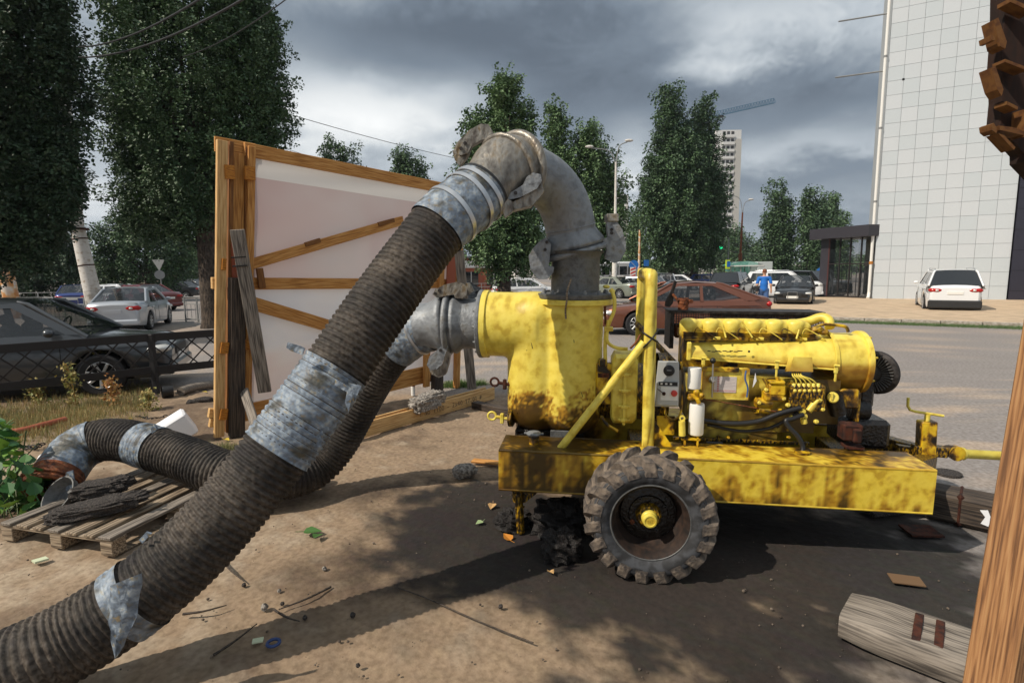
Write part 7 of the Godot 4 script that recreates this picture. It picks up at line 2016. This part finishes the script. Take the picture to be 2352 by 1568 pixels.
func shop(n: String, label: String, px: Array, ytop: float, ybot: float, depth: float, m: Material, text: String, tm_: Material):
	var a := on(px[0], depth); var c := on(px[1], depth)
	var h := at(px[0], ytop, depth).y - a.y
	var w := c.x - a.x
	var t := thing(n, label, "building", a)
	part("wall", B.new().box(Vector3(w / 2, h / 2, -3), Vector3(w, h, 6), 0.02), m, t)
	part("roof_edge", B.new().box(Vector3(w / 2, h + 0.08, -2.9), Vector3(w + 0.4, 0.2, 6.4)), M.grey_paint, t)
	var k := int(w / 2.2)
	for i in k:
		var wd := part("window", B.new().box(Vector3((i + 0.5) * w / k, h * 0.36, 0.02), Vector3(w / k * 0.62, h * 0.42, 0.08), 0.01), M.car_glass_dark, t)
		part("frame", B.new().box(Vector3((i + 0.5) * w / k, h * 0.36, 0.075), Vector3(0.06, h * 0.42, 0.03)), M.white_paint, wd)
	if text:
		part("sign_board", B.new().box(Vector3(w / 2, h * 0.8, 0.08), Vector3(w * 0.9, h * 0.22, 0.1), 0.01), M.white_paint if m != M.white_paint else m, t)
		var tm := TextMesh.new(); tm.text = text; tm.font_size = 32; tm.pixel_size = h * 0.2 / 32.0; tm.depth = 0.06
		var fnt := SystemFont.new(); fnt.font_names = PackedStringArray(["Droid Sans"]); tm.font = fnt
		part("sign_letters", tm, tm_ if m == M.white_paint else M.red_board, t, Transform3D(Basis.IDENTITY, Vector3(w / 2, h * 0.8, 0.16)))

func pole(n: String, label: String, px0: float, px1: float, y1: float, depth: float, r0: float, r1: float, m: Material) -> MeshInstance3D:
	var a := on(px0, depth); var b := at(px1, y1, depth)
	var o := solo(n, B.new().tube([a, a.lerp(b, 0.5), b], [r0, (r0 + r1) / 2, r1], 20), m, label, "pole")
	return o

func make_street():
	# leaning concrete pole by the silver car
	var p := pole("concrete_pole", "leaning white concrete pole with a grey foot beside the silver sedan", 214, 178, 528, 22.2, 0.31, 0.24, M.pole_white)
	var f0 := on(214, 22.2); var f1 := at(178, 528, 22.2)
	part("grey_foot", B.new().tube([f0, f0.lerp(f1, 0.36)], [0.315, 0.29], 20, false), M.concrete, p)
	part("collar", B.new().cyl(f1, f1 + Vector3(0, 0.08, 0), 0.36, 20), M.rust_dark, p)
	part("upper_pole", B.new().cyl(f1, at(146, 180, 22.2), 0.22, 18, 0.15), M.pole_white, p)
	for t in [0.62, 0.9]: part("steel_band", B.new().cyl(f0.lerp(f1, t), f0.lerp(f1, t + 0.012), 0.295 - 0.03 * t, 20), M.rust_dark, p)
	pole("concrete_pole", "orange-stained concrete pole at the far left edge", 18, -2, 540, 26.0, 0.32, 0.26, M.pole_orange)
	pole("concrete_pole", "white concrete pole right of the poplar trunk behind the pump", 1186, 1184, 572, 36, 0.32, 0.3, M.pole_white)
	pole("concrete_pole", "thin grey pole right of the white pole behind the pump", 1211, 1209, 560, 44, 0.16, 0.12, M.concrete)
	pole("concrete_pole", "orange and white pole carrying a small blue sign", 1468, 1470, 528, 55, 0.14, 0.1, M.pole_orange)
	# street lamps
	lamp_post("street_lamp", "two-armed street lamp rising behind the pipe bend", 1412, 1415, 372, 40, 0.27, [[1441, 326], [1358, 340]], M.pole_white)
	lamp_post("street_lamp", "two-armed street lamp on a rust-red pole before the tower block", 1699, 1706, 488, 62, 0.3, [[1723, 460], [1680, 448]], M.rust)
	# signs
	var sg := solo("direction_sign", B.new().cyl(at(1456, 608, 50), at(1456, 608, 49.95), 0.42, 24), M.sign_blue, "blue round sign with a white diagonal arrow", "sign")
	part("arrow", B.new().bar(at(1449, 601, 49.93), at(1462, 614, 49.93), 0.02, 0.12, Vector3.BACK), M.white_paint, sg)
	part("post", B.new().cyl(on(1456, 50.1), at(1456, 600, 50.1), 0.04, 8), M.grey_paint, sg)
	var sb := solo("striped_board", B.new().box(at(1454, 626, 49.8), Vector3(0.5, 0.95, 0.04), 0.01), M.white_paint, "white hazard board with red stripes under the blue sign", "sign")
	for k in 3: part("red_stripe", B.new().prism([Vector2(-0.22, -0.12), Vector2(0.22, 0.06), Vector2(0.22, 0.2), Vector2(-0.22, 0.02)], 0.01, Transform3D(Basis.IDENTITY, at(1454, 626, 49.8) + Vector3(0, -0.32 + k * 0.3, 0.028))), M.red_paint, sb)
	var ys := solo("yield_sign", B.new().prism([Vector2(-0.45, 0.36), Vector2(0.45, 0.36), Vector2(0, -0.42)], 0.03, Transform3D(Basis.IDENTITY, at(364, 608, 40))), M.grey_paint, "grey back of a triangular road sign at the left", "sign")
	part("round_plate", B.new().cyl(at(366, 631, 40), at(366, 631, 39.95), 0.32, 22), M.grey_paint, ys)
	part("post", B.new().cyl(on(367, 40.1), at(364, 596, 40.1), 0.035, 8), M.grey_paint, ys)
	solo("blue_sign", B.new().box(at(1485, 604, 54.6), Vector3(0.5, 0.6, 0.04), 0.01), M.sign_blue, "small square blue sign on the orange pole", "sign")
	solo("utility_box", B.new().box(on(1426, 48, 0.75), Vector3(0.55, 1.4, 0.5), 0.02), M.pole_white, "pale utility box left of the hazard board", "box")
	var rs := solo("direction_sign", B.new().cyl(at(1886, 624, 60), at(1886, 624, 59.95), 0.45, 20), M.sign_blue, "blue round sign far off beside the pavilion column", "sign")
	part("post", B.new().cyl(on(1886, 60.1), at(1886, 616, 60.1), 0.04, 8), M.grey_paint, rs)
	# traffic lights
	var tl := thing("traffic_light", "traffic light showing green on a bent pole by the bus shelter", "traffic light")
	part("pole", B.new().tube([on(1673, 58), at(1674, 546, 58), at(1671, 541, 58), at(1646, 541, 58)], 0.07, 10), M.grey_paint, tl)
	var hd := part("lamp_head", B.new().box(at(1656, 560, 57.8), Vector3(0.4, 1.1, 0.3), 0.04), M.plastic_dark, tl)
	part("green_lens", B.new().cyl(at(1656, 568, 57.66), at(1656, 568, 57.6), 0.17, 16), M.signal_green, hd)
	var l := OmniLight3D.new(); l.name = "green_signal_light"; l.light_color = Color(0.2, 1.0, 0.6); l.light_energy = 0.05; l.omni_range = 8; l.omni_attenuation = 2.0; l.shadow_enabled = true; l.light_size = 0.15
	l.position = at(1656, 568, 57.4); add_child(l)
	tl = thing("traffic_light", "low traffic light left of the bent pole", "traffic light")
	part("pole", B.new().cyl(on(1633, 60), at(1634, 575, 60), 0.07, 10), M.grey_paint, tl)
	part("lamp_head", B.new().box(at(1639, 606, 59.8), Vector3(0.35, 1.0, 0.3), 0.04), M.plastic_dark, tl)
	# bus shelter with kiosk
	var k := thing("bus_shelter", "green glass bus shelter with arched roof and white kiosk", "bus shelter", on(1672, 50))
	var kw := (1764.0 - 1672.0) / F * 50
	var arch := []
	for i in 9: arch.append(Vector2(-0.2 + 3.0 * i / 8.0, 2.25 + 0.32 * sin(PI * i / 8.0)))
	for i in range(8, -1, -1): arch.append(Vector2(-0.2 + 3.0 * i / 8.0, 2.2))
	part("arched_roof", B.new().prism(arch, 1.6), M.green_glass, k)
	part("roof_edge", B.new().box(Vector3(1.3, 2.17, 0.8), Vector3(3.1, 0.1, 0.06)), M.white_paint, k)
	for i in 4: part("post", B.new().box(Vector3(0.0 + i * 0.87, 1.1, 0.7), Vector3(0.07, 2.2, 0.07)), M.grey_paint, k)
	for i in 3: part("glass_pane", B.new().box(Vector3(0.43 + i * 0.87, 1.15, -0.6), Vector3(0.8, 1.9, 0.02)), M.green_glass, k)
	part("kiosk_wall", B.new().box(Vector3(2.95, 1.25, -0.2), Vector3(1.3, 2.5, 2.0), 0.02), M.kiosk_wall, k)
	part("yellow_sign", B.new().box(at(1672, 607, 49) - k.position, Vector3(0.4, 0.75, 0.05)), M.yellow_sign, k)
	part("sign_print", B.new().box(at(1674, 606, 48.96) - k.position, Vector3(0.28, 0.5, 0.02)), M.sign_blue, k)
	# railings
	railing("street_railing", "grey steel railing along the far side of the road at the left", on(-40, 34), on(196, 34.5), 1.0, 1.5)
	railing("street_railing", "grey steel railing between the silver sedan and big poplar trunk", on(416, 22.5), on(474, 22.0), 1.0, 1.2)
	railing("street_railing", "grey steel railing left of the silver sedan", on(90, 24.0), on(184, 23.4), 1.0, 1.2)
	railing("street_railing", "grey railing behind the black sedan and poplar trunk", on(1060, 46), on(1240, 46), 1.0, 2.0)
	# wires
	var w := func(label, a: Vector3, c: Vector3, sag: float, r: float):
		var pts := []
		for i in 13:
			var t := i / 12.0
			pts.append(a.lerp(c, t) - Vector3(0, sag * 4 * t * (1 - t), 0))
		solo("overhead_wire", B.new().tube(pts, r, 6), M.black_rubber, label, "wire")
	w.call("wire running from the big poplar down to the pipe bend", at(640, 255, 24), at(1060, 366, 34), 0.1, 0.014)
	w.call("upper of two faint wires behind the screen's top", at(600, 322, 34), at(860, 400, 40), 0.1, 0.012)
	w.call("lower of two faint wires behind the screen's top", at(600, 330, 34), at(850, 408, 40), 0.1, 0.012)
	w.call("upper thick cable crossing the big poplar's top", at(180, 108, 13), at(470, -10, 8), 0.15, 0.014)
	w.call("lower thick cable crossing the big poplar's top", at(180, 132, 13), at(580, -15, 8), 0.2, 0.016)
	w.call("slack cable at the top centre beside the big poplar", at(420, 130, 12), at(670, -12, 8), 0.1, 0.008)
	for q in [[150, 195, 260, 220, "uppermost wire between the two left poplars"], [150, 205, 260, 236, "second wire between the two left poplars"], [190, 285, 262, 250, "rising wire between the two left poplars"], [190, 340, 262, 352, "wire crossing the gap halfway up between left poplars"], [190, 420, 262, 434, "wire in the gap beside the pole, upper"], [190, 455, 265, 462, "wire in the gap beside the pole, lower"], [190, 512, 262, 530, "lowest wire beside the pole collar"]]:
		w.call(q[4], at(q[0], q[1], 24), at(q[2], q[3], 26), 0.02, 0.014)
	w.call("wire from the far lamp to the forked poplar, upper", at(1640, 556, 62), at(1800, 562, 72), 0.2, 0.03)
	w.call("wire from the far lamp to the forked poplar, lower", at(1650, 570, 62), at(1800, 590, 72), 0.2, 0.03)
	# person walking away
	make_person()
	# the wooden shed at the right edge, close to the camera
	var s := thing("wooden_shelter", "wooden post and shingled eave at the right edge, close to camera", "shelter")
	var p0 := at(2218, 1568, 0.98); var p1 := at(2352, 780, 1.04)
	var dd := (p1 - p0).normalized()
	p0 -= dd * 1.15 - Vector3(0, 0, 0.04)
	p1 += dd * 0.5 + Vector3(0, 0, 0.04)
	var off := dd.cross(Vector3(0.25, 0, 1)).normalized()
	if off.x < 0: off = -off
	board("post", p0 + off * 0.085, p1 + off * 0.085, 0.17, 0.08, M.post_wood, s, off)
	var pn: MeshInstance3D = s.get_child(0)
	for q in [[0.25, -0.02, 0.014, 0.0016], [-0.28, 0.03, 0.011, 0.0016], [0.05, 0.05, 0.009, 0.001]]:
		part("knot", B.new().lathe([Vector2(0, 0.0405), Vector2(q[2], 0.0402), Vector2(q[2] * 1.2, 0.0385)], axis_y(Vector3.BACK, Vector3(q[0], q[1], 0)) * Transform3D(Basis.from_scale(Vector3(1.0, 1, 1.6)), Vector3.ZERO), 16), M.pine_brown, pn)
	part("drying_crack", B.new().prism([Vector2(-0.62, -0.034), Vector2(-0.2, -0.029), Vector2(0.22, -0.034), Vector2(-0.2, -0.0325)], 0.0012, Transform3D(Basis.IDENTITY, Vector3(0, 0, 0.0402))), M.dark_wood, pn)
	var bw := B.new()
	px_solid(bw, [[2310, -60], [2308, 60], [2301, 150], [2305, 230], [2298, 292], [2354, 352], [2354, 372], [2398, 418], [2500, 480], [2520, -60]], 2.4, 0.07)
	part("eave_board", bw, M.eave_wood, s)
	for q in [[[2262, 45], [2272, 40], [2292, 95], [2288, 112], [2276, 105]], [[2256, 155], [2266, 152], [2284, 205], [2280, 220], [2270, 205]], [[2288, 135], [2340, 155], [2338, 162], [2288, 142]], [[2256, 285], [2262, 282], [2270, 296], [2268, 306], [2258, 298]], [[2274, 288], [2306, 292], [2334, 302], [2330, 310], [2276, 298]], [[2292, 232], [2318, 245], [2316, 252], [2292, 240]], [[2300, -5], [2352, 18], [2352, 28], [2300, 4]], [[2256, 80], [2264, 84], [2266, 92], [2258, 92]], [[2334, 250], [2344, 262], [2340, 310], [2330, 315]], [[2272, 306], [2285, 310], [2312, 338], [2308, 344]]]:
		part("shingle_end", px_solid(B.new(), q.map(func(e): return [e[0] + 22, e[1]]), 2.33, 0.06), M.shingle_edge, s)

func lamp_post(n: String, label: String, px0: float, px1: float, ytop: float, depth: float, r: float, arms: Array, m: Material):
	var a := on(px0, depth); var b := at(px1, ytop, depth)
	var t := thing(n, label, "street lamp")
	part("pole", B.new().tube([a, a.lerp(b, 0.45), a.lerp(b, 0.46), b], [r * 0.8, r * 0.62, r * 0.4, r * 0.26], 16), m, t)
	for q in arms:
		var e := at(q[0], q[1], depth)
		part("arm", B.new().tube(spline([b - Vector3(0, 0.3, 0), b + Vector3((e.x - b.x) * 0.25, (e.y - b.y) * 0.75, 0), e], 6), 0.035, 8), M.grey_paint, t)
		part("lamp_head", B.new().ball(e + Vector3(signf(e.x - b.x) * 0.12, 0.1, 0), Vector3(0.3, 0.1, 0.12), 12, 8), M.pole_white, t)

func railing(n: String, label: String, a: Vector3, b: Vector3, h: float, pitch: float):
	var t := thing(n, label, "railing")
	var U := Vector3(0, h, 0)
	for y in [0.12, 0.72, 1.0]: part("rail", B.new().bar(a + U * y, b + U * y, 0.035, 0.035), M.grey_paint, t)
	var k := int(a.distance_to(b) / pitch) + 1
	for i in k + 1: part("post", B.new().bar(a.lerp(b, float(i) / k), a.lerp(b, float(i) / k) + U, 0.05, 0.05, Vector3.BACK), M.grey_paint, t)
	var m := int(a.distance_to(b) / 0.22)
	for i in m: part("baluster", B.new().bar(a.lerp(b, (i + 0.5) / m) + U * 0.12, a.lerp(b, (i + 0.5) / m) + U * (0.72 if i % 4 else 1.0), 0.018, 0.018, Vector3.BACK), M.grey_paint, t)

func make_person():
	var o := on(1757, 22.6)
	var t := thing("person", "person in blue t-shirt and jeans walking away past the bronze car", "person", o)
	t.basis = Basis(Vector3.UP, -0.35).scaled(Vector3.ONE * 1.0)
	var V := func(x, y, z): return Vector3(x, y, z)
	var bones := [[V.call(0, 0.98, 0), V.call(0, 1.2, 0), 0.14, 0.125], [V.call(0, 1.2, 0), V.call(0, 1.42, 0), 0.13, 0.11], [V.call(-0.13, 1.44, 0), V.call(0.13, 1.44, 0), 0.075, 0.075], [V.call(0, 1.46, 0), V.call(0, 1.58, 0.0), 0.055, 0.052],
		[V.call(-0.2, 1.43, 0), V.call(-0.25, 1.16, 0.03), 0.055, 0.045], [V.call(-0.25, 1.16, 0.03), V.call(-0.25, 0.93, -0.08), 0.042, 0.032], [V.call(0.2, 1.43, 0), V.call(0.245, 1.16, 0.05), 0.055, 0.045], [V.call(0.245, 1.16, 0.05), V.call(0.27, 0.92, 0.02), 0.042, 0.032],
		[V.call(-0.09, 0.96, 0), V.call(-0.1, 0.52, -0.12), 0.095, 0.065], [V.call(-0.1, 0.52, -0.12), V.call(-0.1, 0.09, -0.02), 0.06, 0.042], [V.call(0.09, 0.96, 0), V.call(0.1, 0.52, 0.06), 0.095, 0.065], [V.call(0.1, 0.52, 0.06), V.call(0.1, 0.12, 0.3), 0.06, 0.042],
		[V.call(-0.1, 0.06, 0.03), V.call(-0.1, 0.045, -0.16), 0.045, 0.04], [V.call(0.1, 0.08, 0.32), V.call(0.1, 0.04, 0.16), 0.045, 0.04], [V.call(-0.25, 0.92, -0.08), V.call(-0.245, 0.83, -0.1), 0.035, 0.024], [V.call(0.27, 0.91, 0.02), V.call(0.27, 0.82, 0.0), 0.035, 0.024]]
	var sd := func(list, grow, k):
		return func(p: Vector3) -> float:
			var d := 9.0
			for i in list:
				var q: Array = bones[i]
				d = smin(d, cap_d(p, q[0], q[1], q[2] + grow, q[3] + grow), k)
			return d
	var all := range(16)
	var b := B.new()
	nets(sd.call(all, 0.0, 0.03), Vector3(-0.4, -0.02, -0.3), Vector3(0.4, 1.64, 0.42), 0.022, b)
	b.ball(Vector3(0, 1.67, -0.015), Vector3(0.077, 0.112, 0.096), 16, 12).ball(Vector3(0, 1.66, -0.115), Vector3(0.016, 0.025, 0.02), 8, 6)
	for s in [-1, 1]: b.ball(Vector3(0.078 * s, 1.665, 0.0), Vector3(0.014, 0.032, 0.022), 8, 6)
	part("body", b, M.skin, t)
	b = B.new()
	var sh: Callable = sd.call([0, 1, 2], 0.014, 0.04)
	var sl := [[Vector3(-0.2, 1.43, 0), Vector3(-0.25, 1.24, 0.02)], [Vector3(0.2, 1.43, 0), Vector3(0.245, 1.24, 0.035)]]
	nets(func(p: Vector3) -> float: return maxf(smin(sh.call(p), minf(cap_d(p, sl[0][0], sl[0][1], 0.066, 0.062), cap_d(p, sl[1][0], sl[1][1], 0.066, 0.062)), 0.03), maxf(p.y - 1.5, 0.9 - p.y)), Vector3(-0.4, 0.86, -0.25), Vector3(0.4, 1.54, 0.25), 0.02, b)
	part("shirt", b, M.shirt_blue, t)
	b = B.new()
	var tr: Callable = sd.call([0, 8, 9, 10, 11], 0.014, 0.03)
	nets(func(p: Vector3) -> float: return maxf(tr.call(p), p.y - 1.02), Vector3(-0.3, 0.04, -0.3), Vector3(0.3, 1.06, 0.42), 0.022, b)
	part("jeans", b, M.jeans, t)
	b = B.new().ball(Vector3(0, 1.71, 0.012), Vector3(0.084, 0.09, 0.098), 14, 10)
	part("hair", b, M.hair, t)
	for q in [Vector3(-0.1, 0.045, -0.06), Vector3(0.1, 0.06, 0.24)]: part("shoe", B.new().ball(q, Vector3(0.05, 0.05, 0.13), 12, 8), M.plastic_dark, t)
	part("shoulder_bag", B.new().box(Vector3(-0.26, 1.0, 0.08), Vector3(0.1, 0.22, 0.2), 0.03), M.plastic_dark, t)

func _ready():
	make_camera()
	make_sky()
	rng.seed = 7
	make_materials()
	make_ground()
	make_buildings()
	make_trees()
	make_street()
	make_cars()
	make_trailer()
	make_hoses()
	make_screen()
	make_pallet()
	make_litter()
	make_lattice()
	make_weeds()
